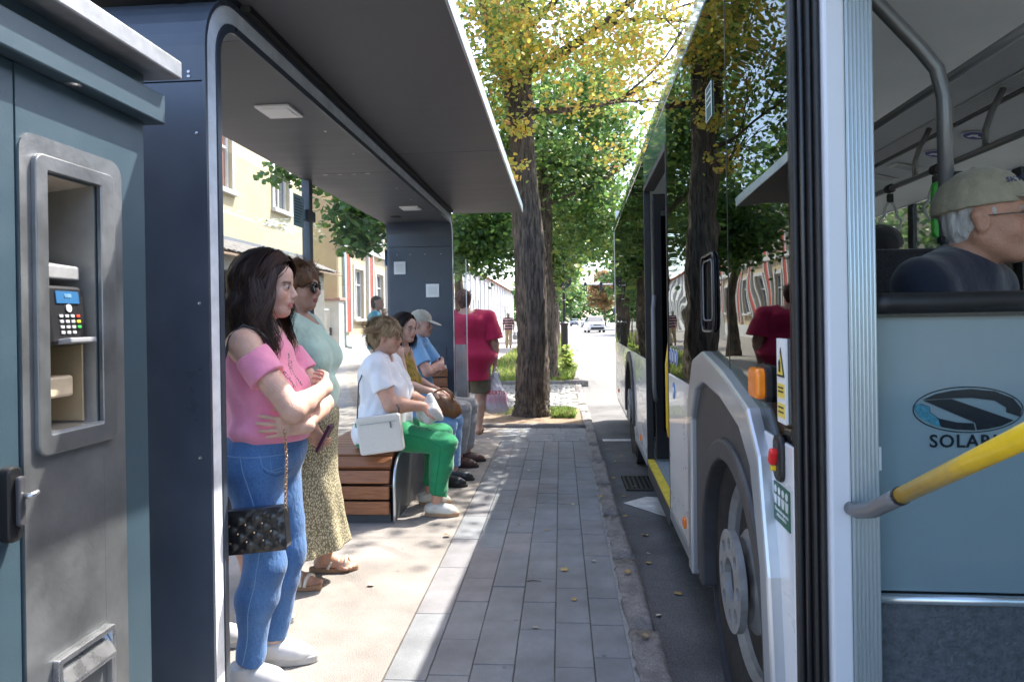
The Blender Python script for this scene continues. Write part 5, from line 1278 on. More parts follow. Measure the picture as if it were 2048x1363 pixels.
# ================================================================= cars
def car(name, loc, rz, col, label, dark=False, L=4.3, H=1.68, Wd=1.8):
    c = empty(name, loc, rz); tag(c, label, 'car', 'cars on the far road')
    paint = mat('car_paint', col, .25, coat=.8); m_gl = mat('car_glass', (.03, .04, .05), .05, spec=.8); blk = M_trimb
    # local: front towards -y
    def ring_(y, w0, w1, z0, z1): return [(-w0, y, z0), (-w0 * 1.0, y, (z0 + z1) * .5), (-w1, y, z1), (w1, y, z1), (w0, y, (z0 + z1) * .5), (w0, y, z0)]
    hw = Wd / 2
    secs = [(-L / 2, hw * .82, hw * .78, .42, .78), (-L / 2 + .12, hw * .95, hw * .88, .26, .95), (-L / 2 + .9, hw, hw * .95, .24, 1.07), (-L / 2 + 1.25, hw, hw * .96, .24, 1.12), (L / 2 - .5, hw, hw * .95, .24, 1.12), (L / 2 - .1, hw * .95, hw * .88, .28, 1.0), (L / 2, hw * .85, hw * .8, .4, .8)]
    mb = MB(); rows = [ring_(*s_) for s_ in secs]
    mb.sheet([r_ + [r_[0]] for r_ in rows]); b0 = len(mb.v); mb.add(rows[0], [tuple(range(6))]); mb.add(rows[-1], [tuple(range(6))[::-1]])
    mb.build('body', paint, c, .03)
    cab = [(-L / 2 + 1.15, hw * .93, 1.11), (-L / 2 + 1.85, hw * .74, H - .04), (-L / 2 + 2.4, hw * .72, H), (L / 2 - .9, hw * .72, H - .03), (L / 2 - .25, hw * .9, 1.1)]
    rf_ = MB().sheet([[(-hw * .72, cab[1][0], cab[1][2]), (hw * .72, cab[1][0], cab[1][2])], [(-hw * .72, cab[2][0], cab[2][2]), (hw * .72, cab[2][0], cab[2][2])], [(-hw * .71, cab[3][0], cab[3][2]), (hw * .71, cab[3][0], cab[3][2])]]).build('roof', paint, c, solid=.04)
    MB().add([(-hw * .9, cab[0][0], 1.1), (hw * .9, cab[0][0], 1.1), (hw * .73, cab[1][0], H - .05), (-hw * .73, cab[1][0], H - .05)], [(0, 1, 2, 3)]).build('windscreen', m_gl, c, solid=.02)
    MB().add([(-hw * .88, cab[4][0], 1.1), (hw * .88, cab[4][0], 1.1), (hw * .71, cab[3][0], H - .06), (-hw * .71, cab[3][0], H - .06)], [(3, 2, 1, 0)]).build('rear_window', m_gl, c, solid=.02)
    for s in (-1, 1):
        MB().add([(s * hw * .93, cab[0][0] + .08, 1.1), (s * hw * .72, cab[1][0] + .05, H - .07), (s * hw * .71, cab[3][0] - .03, H - .07), (s * hw * .9, cab[4][0] - .08, 1.1)], [(0, 1, 2, 3)]).build('side_window', m_gl, c, solid=.02)
        MB().prism([(s * hw * .93 - .06, 1.08), (s * hw * .93 + .06, 1.08), (s * hw * .735 + .03, H - .03), (s * hw * .735 - .03, H - .03)], 1, cab[0][0] + .32, cab[0][0] + .4).build('pillar', paint, c)
        for yy in (-L / 2 + .85, L / 2 - .85):
            w = MB().lathe([(.2, -.1), (.32, -.1), (.345, -.06), (.345, .08), (.31, .11), (.2, .1)], 20, Matrix.Translation((s * (hw - .11), yy, .345)) @ Matrix.Rotation(R(90 * s), 4, 'Y')).build('wheel', M_tyre, c)
            MB().lathe([(.2, .09), (.19, .115), (.03, .1)], 14, Matrix.Translation((s * (hw - .11), yy, .345)) @ Matrix.Rotation(R(90 * s), 4, 'Y')).build('rim', M_hub, w)
        hl = MB().prism([(s * hw * .42, .80), (s * hw * .86, .84), (s * hw * .88, .93), (s * hw * .45, .90)], 1, -L / 2 - .0, -L / 2 + .13).build('headlight', mat('headlight', (.55, .58, .6), .15), c, .01)
        MB().box((s * (hw + .09), cab[0][0] + .25, 1.12), (.18, .1, .13)).build('mirror', paint, c, .03)
    MB().box((0, -L / 2 + .03, .83), (hw * .85, .1, .11)).build('grille', blk, c, .01)
    MB().box((0, -L / 2 + .035, .46), (hw * 1.5, .14, .2)).build('bumper_grille', blk, c, .02)
    MB().box((0, -L / 2 - .03, .63), (.5, .02, .11)).build('number_plate', M_swhite, c)
    return c
car('car', (3.55, 73.5, -.06), R(6), (.66, .67, .68), 'white off-road car driving towards the bus stop', H=1.7)
car('car', (2.9, 150, -.06), R(0), (.30, .31, .33), 'grey car waiting far back on the road by the kerb trees', H=1.5)
car('car', (4.7, 128, -.06), R(0), (.6, .6, .6), 'pale car partly hidden behind the white off-road car', H=1.5)
# ================================================================= people
def A3(*p): return np.array(p, float)
def lerp(a, b, t): return np.array(a, float) * (1 - t) + np.array(b, float) * t
def rotm(yaw=0, pitch=0, roll=0):
    """head turn: yaw to the person's left, pitch down, roll"""
    return np.array((Matrix.Rotation(R(yaw), 3, 'Z') @ Matrix.Rotation(R(pitch), 3, 'Y') @ Matrix.Rotation(R(roll), 3, 'X')))

def head_prims(c, M, s=1.0, wide=1.0, chin=1.0):
    T = lambda x, y, z: np.array(c) + M @ (np.array((x, y * wide, z)) * s)
    E = lambda p, r, k=.012, sub=False: ell(T(*p), tuple(q * s * (wide if i == 1 else 1) for i, q in enumerate(r)), k * s, M, sub=sub)
    o = [E((-.008, 0, .032), (.097, .076, .086), .02), E((.030, 0, -.040), (.062, .060, .078), .03),
         E((.068, 0, -.095), (.026 * chin, .026, .022), .022)]
    for q in (-1, 1):
        o += [cone(T(-.012, q * .053, -.045), T(.062, q * .016, -.096), .020 * s, .018 * s, .02 * s),
              E((.058, q * .036, -.032), (.030, .026, .030), .02), E((-.006, q * .076 , -.012), (.019, .008, .031), .006), E((-.016, q * .077, .004), (.016, .010, .018), .006)]
    o += [E((.074, 0, .018), (.022, .052, .013), .018), E((.072, 0, .05), (.022, .05, .03), .02)]
    for q in (-1, 1): o.append(E((.099, q * .032, -.004), (.014, .017, .011), .010, True))
    for q in (-1, 1): o.append(E((.081, q * .032, -.004), (.0135, .0155, .0125), .003))
    o += [cone(T(.088, 0, .008), T(.109, 0, -.031), .0085 * s, .0125 * s, .010 * s), E((.103, .012, -.036), (.011, .009, .008), .006), E((.103, -.012, -.036), (.011, .009, .008), .006),
          E((.088, 0, -.058), (.016, .030, .018), .014),
          E((.0955, 0, -.0625), (.0085, .022, .0062), .005), E((.0935, 0, -.0755), (.0095, .0195, .0072), .005), E((.1055, 0, -.0688), (.009, .026, .0022), .004, True)]
    for q in (-1, 1): o.append(E((.002, q * .083, -.010), (.010, .005, .016), .004, True))
    return o

def hand_prims(w, d, n, thumb=1, curl=(20, 30, 25), spread=6, s=1.0, splay=0, grip=None):
    """w wrist, d finger direction, n the way the palm faces; thumb=+1: thumb on the side d x n"""
    w = np.array(w, float); d = np.array(d, float); d /= np.linalg.norm(d); n = np.array(n, float); n -= d * (n @ d); n /= np.linalg.norm(n)
    lat = np.cross(d, n) * thumb
    P = lambda a, b, c: w + s * (d * a + lat * b + n * c)
    o = [cone(P(-.02, 0, 0), P(.02, 0, 0), .024 * s, .024 * s, .02)]
    offs = (.030, .010, -.010, -.028); lens = (.070, .079, .073, .056); rads = (.0088, .009, .0086, .0076)
    for i in range(4):
        k = P(.088 - (.0, 0, .004, .012)[i], offs[i], 0)
        o.append(cone(P(.02, offs[i] * .55, 0), k, .015 * s, .0115 * s, .010))
        a = 0; p = k; dd0 = d * math.cos(R(offs[i] * spread * 30)) + lat * math.sin(R(offs[i] * spread * 30))
        for j, fr in enumerate((.45, .31, .24)):
            a += R(curl[j] + splay * (i - 1.5)); dd = dd0 * math.cos(a) + n * math.sin(a)
            q = p + dd * lens[i] * fr * s; o.append(cone(p, q, rads[i] * s * (1 - .08 * j), rads[i] * s * (.94 - .09 * j), .0035)); p = q
    b = P(.02, .024, .004); m1 = b + s * .045 * (d * .62 + lat * .72 + n * .25); m2 = m1 + s * .033 * (d * .9 + lat * .25 + n * .25); m3 = m2 + s * .024 * (d * .95 - lat * .05 + n * .35)
    o += [cone(P(.01, .01, 0), b, .018 * s, .017 * s, .012), cone(b, m1, .0155 * s, .0115 * s, .008), cone(m1, m2, .011 * s, .010 * s, .004), cone(m2, m3, .010 * s, .0085 * s, .004)]
    return o

def torso_prims(J, G, i=0.0, parts='pwcsb'):
    td, tw = G['td'], G['tw']; p, w, c, n = J['pelvis'], J['waist'], J['chest'], J['neck']; o = []
    if 'p' in parts:
        o.append(ell(p, (.118 * td * G['hip'] + i, .165 * tw * G['hip'] + i, .12 + i), .06))
        for q in (-1, 1): o.append(ell(p + A3(-.05 * td, q * .075 * tw, -.04), (.09 * G['hip'] + i, .085 * G['hip'] + i, .095 + i), .05))
    if 'w' in parts: o.append(ell(w + A3(G['belly'] * .04, 0, -.02), (.108 * td * (1 + G['belly'] * .25) + i, .142 * tw * (1 + G['belly'] * .1) + i, .15 + i), .07))
    if 'c' in parts:
        o += [ell(c, (.108 * td + i, .152 * tw + i, .17 + i), .07), ell(c + A3(-.02, 0, .09), (.09 * td + i, .15 * tw + i, .09 + i), .06)]
    if 's' in parts:
        for s in 'LR':
            o.append(cone(lerp(n, J['sh' + s], .12) + A3(0, 0, -.005), J['sh' + s], .05 * G.get('sho', 1) + i, .052 * G['arm'] + i, .05))
    if 'b' in parts and G['bust']:
        for q in (-1, 1): o.append(ell(c + A3(.078 * td, q * .078 * tw, -.045), (.062 * G['bust'] + i, .07 * G['bust'] + i, .068 * G['bust'] + i), .045))
    return o
def arm_prims(J, G, s, i=0.0):
    a = G['arm']; sh, el, wr = J['sh' + s], J['el' + s], J['wr' + s]
    m = lerp(el, wr, .28)
    return [cone(sh, el, .052 * a + i, .041 * a + i, .03), cone(el, m, .041 * a + i, .042 * a + i, .02), cone(m, wr, .042 * a + i, .0265 * min(a, 1.15) + i, .02)]
def leg_prims(J, G, s, i=0.0, upto=1.0, loose=0.0):
    a = G['leg']; h, k, n = J['hip' + s], J['kn' + s], J['an' + s]; m = lerp(k, n, .3)
    back = A3(-.012, 0, 0); o = [cone(h, k, .092 * a + i, .058 * a + i + loose * .4, .05), cone(k, m + back, .057 * a + i + loose * .4, .058 * a + i + loose * .7, .03)]
    e = lerp(k, n, upto); o.append(cone(m + back, e, .058 * a + i + loose * .7, (.058 * a * (1 - (upto - .3) / .7) + .037 * (upto - .3) / .7) + i + loose, .03)); return o
def foot_prims(an, yaw=0):
    c, s = math.cos(R(yaw)), math.sin(R(yaw)); T = lambda x, y, z: A3(an[0] + x * c - y * s, an[1] + x * s + y * c, an[2] - .075 + z)
    return [cone(T(0, 0, .075), T(-.025, 0, .035), .037, .034, .02), cone(T(-.03, 0, .035), T(.10, 0, .03), .033, .030, .02), cone(T(0, 0, .07), T(.10, 0, .03), .034, .028, .02),
            cone(T(.10, .015, .022), T(.16, .022, .016), .022, .014, .01), cone(T(.10, 0, .02), T(.158, .002, .014), .018, .010, .006), cone(T(.095, -.015, .02), T(.145, -.017, .013), .018, .010, .006), cone(T(.09, -.025, .02), T(.128, -.034, .012), .016, .009, .006)]

def stand(H=1.66, shw=.17, hipw=.088):
    s = H / 1.70; J = dict(pelvis=A3(0, 0, .93 * s), waist=A3(0, 0, 1.07 * s), chest=A3(-.01, 0, 1.26 * s), neck=A3(-.02, 0, 1.425 * s), head=A3(.02, 0, 1.585 * s))
    for q, y in (('L', 1), ('R', -1)):
        J['sh' + q] = A3(-.02, y * shw, 1.385 * s); J['el' + q] = A3(-.04, y * (shw + .05), 1.10 * s); J['wr' + q] = A3(.02, y * (shw + .06), .86 * s)
        J['hip' + q] = A3(0, y * hipw, .88 * s); J['kn' + q] = A3(.01, y * (hipw + .005), .47 * s); J['an' + q] = A3(-.02, y * hipw, .08)
    return J
def sit(zs=.47, top=.0, shw=.18, hipw=.09, hz=1.27):
    J = dict(pelvis=A3(-.02, 0, zs + .12), waist=A3(-.02, 0, zs + .25), chest=A3(-.01, 0, zs + .44), neck=A3(0, 0, hz - .155), head=A3(.04, 0, hz))
    for q, y in (('L', 1), ('R', -1)):
        J['sh' + q] = A3(0, y * shw, hz - .19); J['el' + q] = A3(.08, y * (shw + .05), zs + .36); J['wr' + q] = A3(.28, y * .1, zs + .32)
        J['hip' + q] = A3(.0, y * hipw, zs + .10); J['kn' + q] = A3(.44, y * .1, zs + .05); J['an' + q] = A3(.40, y * .1, .085)
    return J
GIRTH = dict(td=1.0, tw=1.0, hip=1.0, belly=0.0, bust=1.0, arm=1.0, leg=1.0)
def girth(**k): g = dict(GIRTH); g.update(k); return g

def skin_mat(name, sss=.12): return mat(name, (.6, .38, .28), .48, vcol=True, nscale=22, namt=.13, bump=.3, bscale=190, spec=.4, sss=sss)
M_skin = skin_mat('skin')
def person(loc, rz, label, J, G, hM=None, hs=1.0, h=.006, skin=(.56, .33, .24), hands={}, feet=False, footyaw=(0, 0), brow=(.05, .03, .02), lips=(.45, .16, .14), eyes=True, wide=1.0, chin=1.0, eyecol=(.05, .03, .02), group='people at the bus stop'):
    root = empty('person', loc, rz); tag(root, label, 'person', group)
    hM = np.eye(3) if hM is None else hM
    pr = torso_prims(J, G)
    pr.append(cone(J['neck'] + A3(-.01, 0, -.02), J['head'] + hM @ A3(-.022, 0, -.06), .060 * G.get('nk', 1), .053 * G.get('nk', 1), .03))
    pr += head_prims(J['head'], hM, hs, wide, chin)
    for s in 'LR':
        pr += arm_prims(J, G, s) + leg_prims(J, G, s)
        if feet: pr += foot_prims(J['an' + s], footyaw[0 if s == 'L' else 1])
        if s in hands: pr += hand_prims(J['wr' + s], **hands[s])
        else:
            d = J['wr' + s] - J['el' + s]; pr += hand_prims(J['wr' + s], d, (0, -1 if s == 'L' else 1, 0), thumb=(1 if s == 'L' else -1), curl=(14, 22, 18))
    hc = J['head']
    def cols(V):
        C = np.tile(np.array(skin), (len(V), 1)); q = (V - hc) @ hM / hs; q[:, 1] /= wide
        hd = (np.abs(q).max(1) < .13)
        r = np.sqrt(((np.abs(q[:, 1]) - .04) / .02) ** 2 + ((q[:, 2] + .03) / .022) ** 2); m = hd & (r < 1) & (q[:, 0] > .04); C[m] *= (1, .90, .88)
        m = hd & (q[:, 0] > .078) & ((q[:, 1] / .025) ** 2 + ((q[:, 2] + .069) / .0125) ** 2 < 1); C[m] = lips
        ay = np.abs(q[:, 1])
        m = hd & (q[:, 0] > .05) & (np.abs(ay - .034) < .019) & (np.abs(q[:, 2] - .0195 + (ay - .034) ** 2 * 12) < .0048); C[m] = np.array(skin) * .25 + np.array(brow) * .75
        m = hd & (q[:, 0] > .06) & (np.abs(ay - .032) < .0165) & (np.abs(q[:, 2] - .0065) < .0035); C[m] = np.array(skin) * .4 + np.array((.02, .015, .012)) * .6
        m = hd & (q[:, 0] > .05) & (np.abs(ay - .032) < .016) & (np.abs(q[:, 2] + .013) < .004); C[m] *= .86
        return C
    b = sdf_obj('body', pr, h, M_skin, root, cols=cols)
    if eyes:
        for y in (-1, 1):
            e = MB(); n1, n2 = 12, 16; vs = []; 
            V = []; 
            for i in range(n1 + 1):
                for k in range(n2):
                    t = math.pi * i / n1; p = 2 * math.pi * k / n2; V.append((math.cos(t), math.sin(t) * math.cos(p), math.sin(t) * math.sin(p)))
            Q = [(i * n2 + k, i * n2 + (k + 1) % n2, (i + 1) * n2 + (k + 1) % n2, (i + 1) * n2 + k) for i in range(n1) for k in range(n2)]
            V = np.array(V); cc = np.where(V[:, :1] > .965, np.array([[.005, .005, .005]]), np.where(V[:, :1] > .84, np.array([eyecol]), np.array([[.38, .34, .32]])))
            c = hc + hM @ (A3(.0835, y * .032 * wide, -.003) * hs)
            W = c + (V * .0122 * hs) @ hM.T
            link('eye', mesh_np('eye', W, quads=Q, smooth=True, cols=cc), M_eye, root)
    return root
M_eye = mat('eye_wet', (.7, .7, .7), .08, vcol=True)

def fabric(name, col, rough=.9, namt=.12, nscale=14, bump=.55, bscale=22, sheen=.25, **k): return mat(name, col, rough, nscale=nscale, namt=namt, bump=bump, bscale=bscale, sheen=sheen, **k)
def garment(root, name, prims, m, h=.007, cuts=(), wr=.003, fr=20, seed=0, cols=None, it=2): return sdf_obj(name, prims, h, m, root, cuts=cuts, disp=wrinkle(wr, fr, seed) if wr else None, cols=cols, it=it)
def sleeve(J, G, s, t, i=.014, t0=0.0, flare=.012, long=False):
    a, b = J['sh' + s], J['el' + s]
    d = (b - a) / np.linalg.norm(b - a); e = lerp(a, b, t)
    return [cone(lerp(a, b, t0), lerp(a, b, t + .04), .052 * G['arm'] + i, (.052 - .011 * t) * G['arm'] + i + flare, .03, cut=[(e, d)] + ([(lerp(a, b, t0), -d)] if t0 else []))]
def tshirt(root, J, G, name, m, hem, st=.5, i=.014, neck=None, h=.007, wr=.0035, seed=0, slv=True, cols=None, extra=(), parts='wcsb', hemflare=0.0, flare=.012, fr=20):
    pr = torso_prims(J, G, i, parts)
    if slv:
        for s in 'LR': pr += sleeve(J, G, s, st, i, flare=flare)
    pr += list(extra)
    nk = neck or (J['neck'] + A3(.05, 0, .055), .085)
    pr.append(ell(nk[0], nk[1], .008, sub=True))
    return garment(root, name, pr, m, h, cuts=[((0, 0, hem), (0, 0, -1))], wr=wr, seed=seed, cols=cols, fr=fr)
def trousers(root, J, G, name, m, top, i=.010, upto=.93, loose=.0, h=.007, wr=.005, seed=1, extra=(), cutcuff=True, cols=None):
    pr = torso_prims(J, G, i, 'p') + [ell(J['waist'] + A3(G['belly'] * .03, 0, -.06), (.108 * G['td'] * (1 + G['belly'] * .22) + i, .145 * G['tw'] + i, .14), .05)]
    for s in 'LR':
        k, n = J['kn' + s], J['an' + s]; L = leg_prims(J, G, s, i, upto, loose)
        if upto < .2:
            h_, kk = J['hip' + s], J['kn' + s]
            L = [cone(h_, lerp(h_, kk, .92 + upto), .092 * G['leg'] + i, .066 * G['leg'] + i + loose, .05, cut=[(lerp(h_, kk, .9 + upto), kk - h_)])]
        else: L[-1]['cut'] = [(lerp(k, n, upto), n - k)]
        pr += L
    
    ks = [(J['kn' + q], J['an' + q]) for q in 'LR']; w0 = wrinkle(wr, 14, seed, (.7, .7, 1.5)); w1 = wrinkle(wr * 1.1, 30, seed + 5, (.4, .4, 1.6))
    def dp(P):
        f = np.zeros(len(P))
        for k, n in ks:
            f = np.maximum(f, np.exp(-((P - k) ** 2).sum(1) / .016)); f = np.maximum(f, np.exp(-((P - lerp(k, n, .85)) ** 2).sum(1) / .02))
        return w0(P) + w1(P) * f
    return sdf_obj(name, pr + list(extra), h, m, root, cuts=[((0, 0, top), (0, 0, 1))], disp=dp, cols=cols, it=2)

def sole_outline(n=28, L=.27, w=.09, heel=.062):
    pts = []
    for k in range(n):
        t = 2 * math.pi * k / n; x = math.cos(t); y = math.sin(t)
        wx = w / 2 if x > 0 else heel / 2 + (w / 2 - heel / 2) * max(0, 1 + x * 1.6) if x > -.6 else heel / 2
        pts.append((.045 + x * L / 2, (abs(y) ** .8) * math.copysign(wx, y) + .006 * x))
    return pts
def shoe(root, an, yaw, m_up, m_sole, sole=.022, collar=.085, h=.005, low=False, L=.27, name='shoe', laces=None, z0=0.0):
    c, s = math.cos(R(yaw)), math.sin(R(yaw)); base = A3(an[0], an[1], z0)
    T = lambda x, y, z: A3(base[0] + x * c - y * s, base[1] + x * s + y * c, base[2] + z)
    k = L / .27
    pr = [cone(T(-.05 * k, 0, .045), T(.10 * k, 0, .035), .041, .041, .02), cone(T(.08 * k, .004, .034), T(.138 * k, .006, .028), .038, .031, .02), cone(T(-.01, 0, .07), T(.09 * k, 0, .04), .038, .036, .03)]
    if not low: pr += [cone(T(-.022, 0, .05), T(-.018, 0, collar), .045, .047, .02, cut=[(T(0, 0, collar), (0, 0, 1))])]
    else: pr += [cone(T(-.035, 0, .05), T(-.035, 0, .075), .04, .042, .02, cut=[(T(0, 0, .078), (0, 0, 1))])]
    o = sdf_obj(name, pr, h, m_up, root, cuts=[(T(0, 0, sole * .8), (0, 0, -1))])
    pl = [(T(x * k, y, 0)[0], T(x * k, y, 0)[1]) for x, y in sole_outline()]
    MB().prism(pl, 2, z0 + .001, z0 + sole).build('sole', m_sole, o, .005)
    if laces is not None:
        for q in range(4):
            x = .035 + q * .02; zz = .083 - q * .0105
            MB().tube([T(x * k, -.024, zz - .012), T((x + .006) * k, 0, zz), T(x * k, .024, zz - .012)], .0032, 5).build('lace', laces, o, smooth=True)
    return o

def ribbons(name, paths, width, cols, m, parent, nrm=None):
    """hair: one narrow strip per path (N,S,3)"""
    N, S, _ = paths.shape; t = np.gradient(paths, axis=1); t /= np.linalg.norm(t, axis=2, keepdims=True) + 1e-9
    ctr = paths.mean((0, 1)) if nrm is None else np.array(nrm)
    out = paths - ctr; w = np.cross(t, out); w /= np.linalg.norm(w, axis=2, keepdims=True) + 1e-9
    taper = np.linspace(1, .25, S)[None, :, None]
    w = w * width * taper; V = np.stack([paths - w, paths + w], 2).reshape(-1, 3)
    i = (np.arange(N) * S * 2)[:, None]; j = (np.arange(S - 1) * 2)[None, :]; b = (i + j).reshape(-1, 1)
    Q = b + np.array([[0, 1, 3, 2]])
    return link(name, mesh_np(name, V, quads=Q, smooth=True, cols=np.repeat(cols, S * 2, 0)), m, parent)
M_hair = mat('hair_strands', (.1, .06, .04), .5, vcol=True, spec=.35)
def hair_mat(col): return mat('hair_mass', col, .55, nscale=60, namt=.45, bump=.8, bscale=70, stretch=(1, 1, .25))
def short_hair(root, hc, hM, hs, col, vol=.022, n=1500, seed=0, back=-.075, h=.006, fringe=.02, length=.055, lift=.35, sweep=(-.6, 0, -.5)):
    T = lambda p: np.array(hc) + (np.array(p) * hs) @ hM.T
    E = lambda p, r, k=.02, sub=False: ell(T(p), tuple(q * hs for q in r), k * hs, hM, sub=sub)
    pr = [E((-.014, 0, .042), (.097 + vol * .8, .078 + vol, .080 + vol)), E((-.05, 0, -.01), (.062 + vol * .6, .072 + vol * .7, .085)), E((-.045, 0, back), (.045, .055, .035))]
    pr += [E((.10, 0, -.055), (.085, .10, .085), .012, True), E((.035, .085, -.04), (.035, .03, .045), .01, True), E((.035, -.085, -.04), (.035, .03, .045), .01, True)]
    o = sdf_obj('hair', pr, h * hs, hair_mat(col), root, disp=wrinkle(.006, 45, seed, (1, 1, 1)))
    r = np.random.default_rng(seed); d = r.normal(0, 1, (n * 2, 3)); d /= np.linalg.norm(d, axis=1, keepdims=True)
    d = d[(d[:, 2] > -.75) & ~((d[:, 0] > .15) & (d[:, 2] < .30)) & ~((d[:, 0] > -.25) & (d[:, 2] < -.05))][:n]
    p0 = np.array((-.02, 0, .03)) + d * np.array((.095 + vol * .85, .078 + vol * .95, .078 + vol)); p0[:, 2] -= np.where(d[:, 2] < -.2, .02, 0)
    sw = np.array(sweep)[None] + np.stack([0 * d[:, 0], d[:, 1] * .8, 0 * d[:, 0]], 1); tang = sw - d * (sw * d).sum(1, keepdims=True)
    tang /= np.linalg.norm(tang, axis=1, keepdims=True) + 1e-9; lockv = r.normal(0, .45, (60, 3)); li = np.argmax(d @ (lambda q: q / np.linalg.norm(q, axis=1, keepdims=True))(r.normal(0, 1, (60, 3))).T, 1); tang += lockv[li] + r.normal(0, .16, tang.shape)
    S = 6; t = np.linspace(0, 1, S)[None, :, None]; L = (length * r.uniform(.6, 1.3, len(d)))[:, None, None]
    path = p0[:, None] + tang[:, None] * L * t + d[:, None] * (lift * L * t * (1.25 - t) * 2 - .002)
    path = np.array(hc) + (path * hs) @ hM.T
    c = np.array(col)[None] * r.uniform(.6, 1.7, (len(d), 1))
    ribbons('hair_locks', path, .0019 * hs, c, M_hair, o, hc)
    return o
def cropped_hair(root, hc, hM, hs, col, h=.004, z0=-.062, z1=.034, wide=1.0):
    """short hair showing under a cap, round the back and over the ears"""
    T = lambda p: np.array(hc) + (np.array(p) * hs) @ hM.T; n = lambda p: tuple(hM @ np.array(p, float))
    pr = [ell(T((-.010, 0, .030)), (.0995 * hs, .0785 * hs * wide, .089 * hs), .01, hM), ell(T((-.045, 0, -.02)), (.058 * hs, .066 * hs, .06 * hs), .02, hM)]
    for q in (-1, 1): pr.append(ell(T((-.004, q * .083, -.012)), (.026 * hs, .022 * hs, .036 * hs), .006, hM, sub=True))
    return sdf_obj('hair', pr, h, hair_mat(col), root, cuts=[(T((0, 0, z0)), n((0, 0, -1))), (T((0, 0, z1)), n((0, 0, 1))), (T((.032, 0, 0)), n((1, 0, .25)))], disp=wrinkle(.0016, 120, 5, (1, 1, .4)))
def long_hair(root, hc, hM, hs, col, n=1500, length=.34, seed=0, wave=.012, h=.006, face=58, vol=.02, drop_lo=.5, lump=True, dens=.0019, locks=40):
    r = np.random.default_rng(seed)
    T = lambda p: np.array(hc) + (np.array(p) * hs) @ hM.T
    E = lambda p, q, k=.02, sub=False: ell(T(p), tuple(x * hs for x in q), k * hs, hM, sub=sub)
    dn = np.array((0, 0, -1.))
    pr = [E((-.014, 0, .034), (.100, .080, .088)), E((-.045, 0, -.02), (.07, .082, .085))]
    for q in (-1, 1): pr.append(cone(T((-.05, q * .045, -.02)), T((-.05, q * .055, -.02)) + dn * length * .66, .05, .03, .04))
    pr.append(cone(T((-.07, 0, -.02)), T((-.065, 0, -.02)) + dn * length * .68, .05, .035, .04))
    pr += [E((.105, 0, -.045), (.085, .085, .105), .012, True)]
    o = sdf_obj('hair', pr, h, hair_mat(tuple(c * .6 for c in col)), root, disp=wrinkle(.006, 38, seed, (1, 1, .4)))
    # locks: guide strands, each carrying a bundle of strands
    K = locks * 2; gphi = np.concatenate([R(1) * np.linspace(face, 180, locks), -R(1) * np.linspace(face, 180, locks)]) + r.normal(0, .05, K); gside = np.sign(gphi)
    grx = np.clip(.062 - (np.abs(gphi) - R(face)) / R(180 - face) * .13 + r.normal(0, .018, K), -.09, .068); grad = r.uniform(.0, 1, K); gph = r.uniform(0, 6.28, (K, 3)); gfr = r.uniform(.8, 1.35, K); gl = r.uniform(drop_lo, 1.05, K); gel = R(1) * r.uniform(-28, 2, K); gcol = r.uniform(.55, 1.6, K)
    g = r.integers(0, K, n); phi = gphi[g] + r.normal(0, .05, n); side = gside[g]
    rx = grx[g] + r.normal(0, .006, n); root_d = np.stack([rx / .1, side * np.abs(r.normal(.05, .05, n)), np.sqrt(np.clip(1 - (rx / .1) ** 2, .05, 1))], 1); root_d /= np.linalg.norm(root_d, axis=1, keepdims=True)
    el_ = gel[g] + r.normal(0, .05, n); end_d = np.stack([np.cos(phi) * np.cos(el_), np.sin(phi) * np.cos(el_), np.sin(el_)], 1)
    S = 20; t = np.linspace(0, 1, S); path = np.zeros((n, S, 3)); rad = np.array((.103, .083, .091)) + (vol * grad[g] + r.normal(0, .003, n))[:, None]
    ph = gph[g] + r.normal(0, .22, (n, 3)); fr = gfr[g]; Ln = length * gl[g] * r.uniform(.9, 1.08, n); jit = r.normal(0, .006, (n, 3))
    for j, tt in enumerate(t):
        a = min(tt / .40, 1); a = a * a * (3 - 2 * a) * .4 + a * .6; dd = root_d * (1 - a) + end_d * a; dd /= np.linalg.norm(dd, axis=1, keepdims=True)
        p = np.array((-.014, 0, .034)) + dd * rad
        b = max(0, (tt - .36) / .64)
        w = wave * (max(0, tt - .12) ** .7) * np.stack([np.sin(13 * tt * fr + ph[:, 0]), np.sin(12 * tt * fr + ph[:, 1]), .5 * np.sin(11 * tt * fr + ph[:, 2])], 1)
        out = np.stack([np.cos(phi), np.sin(phi), 0 * phi], 1) * (.030 * math.sin(b * 2.4)) + jit * tt * 1.4
        path[:, j] = np.array(hc) + ((p + w + out) * hs) @ hM.T + dn * (b * Ln)[:, None]
    c = np.array(col)[None] * (r.uniform(.6, 1.5, n) * gcol[g])[:, None]
    ribbons('hair_locks', path, dens, c, M_hair, o, np.array(hc) + A3(-.03, 0, -.1))
    return o
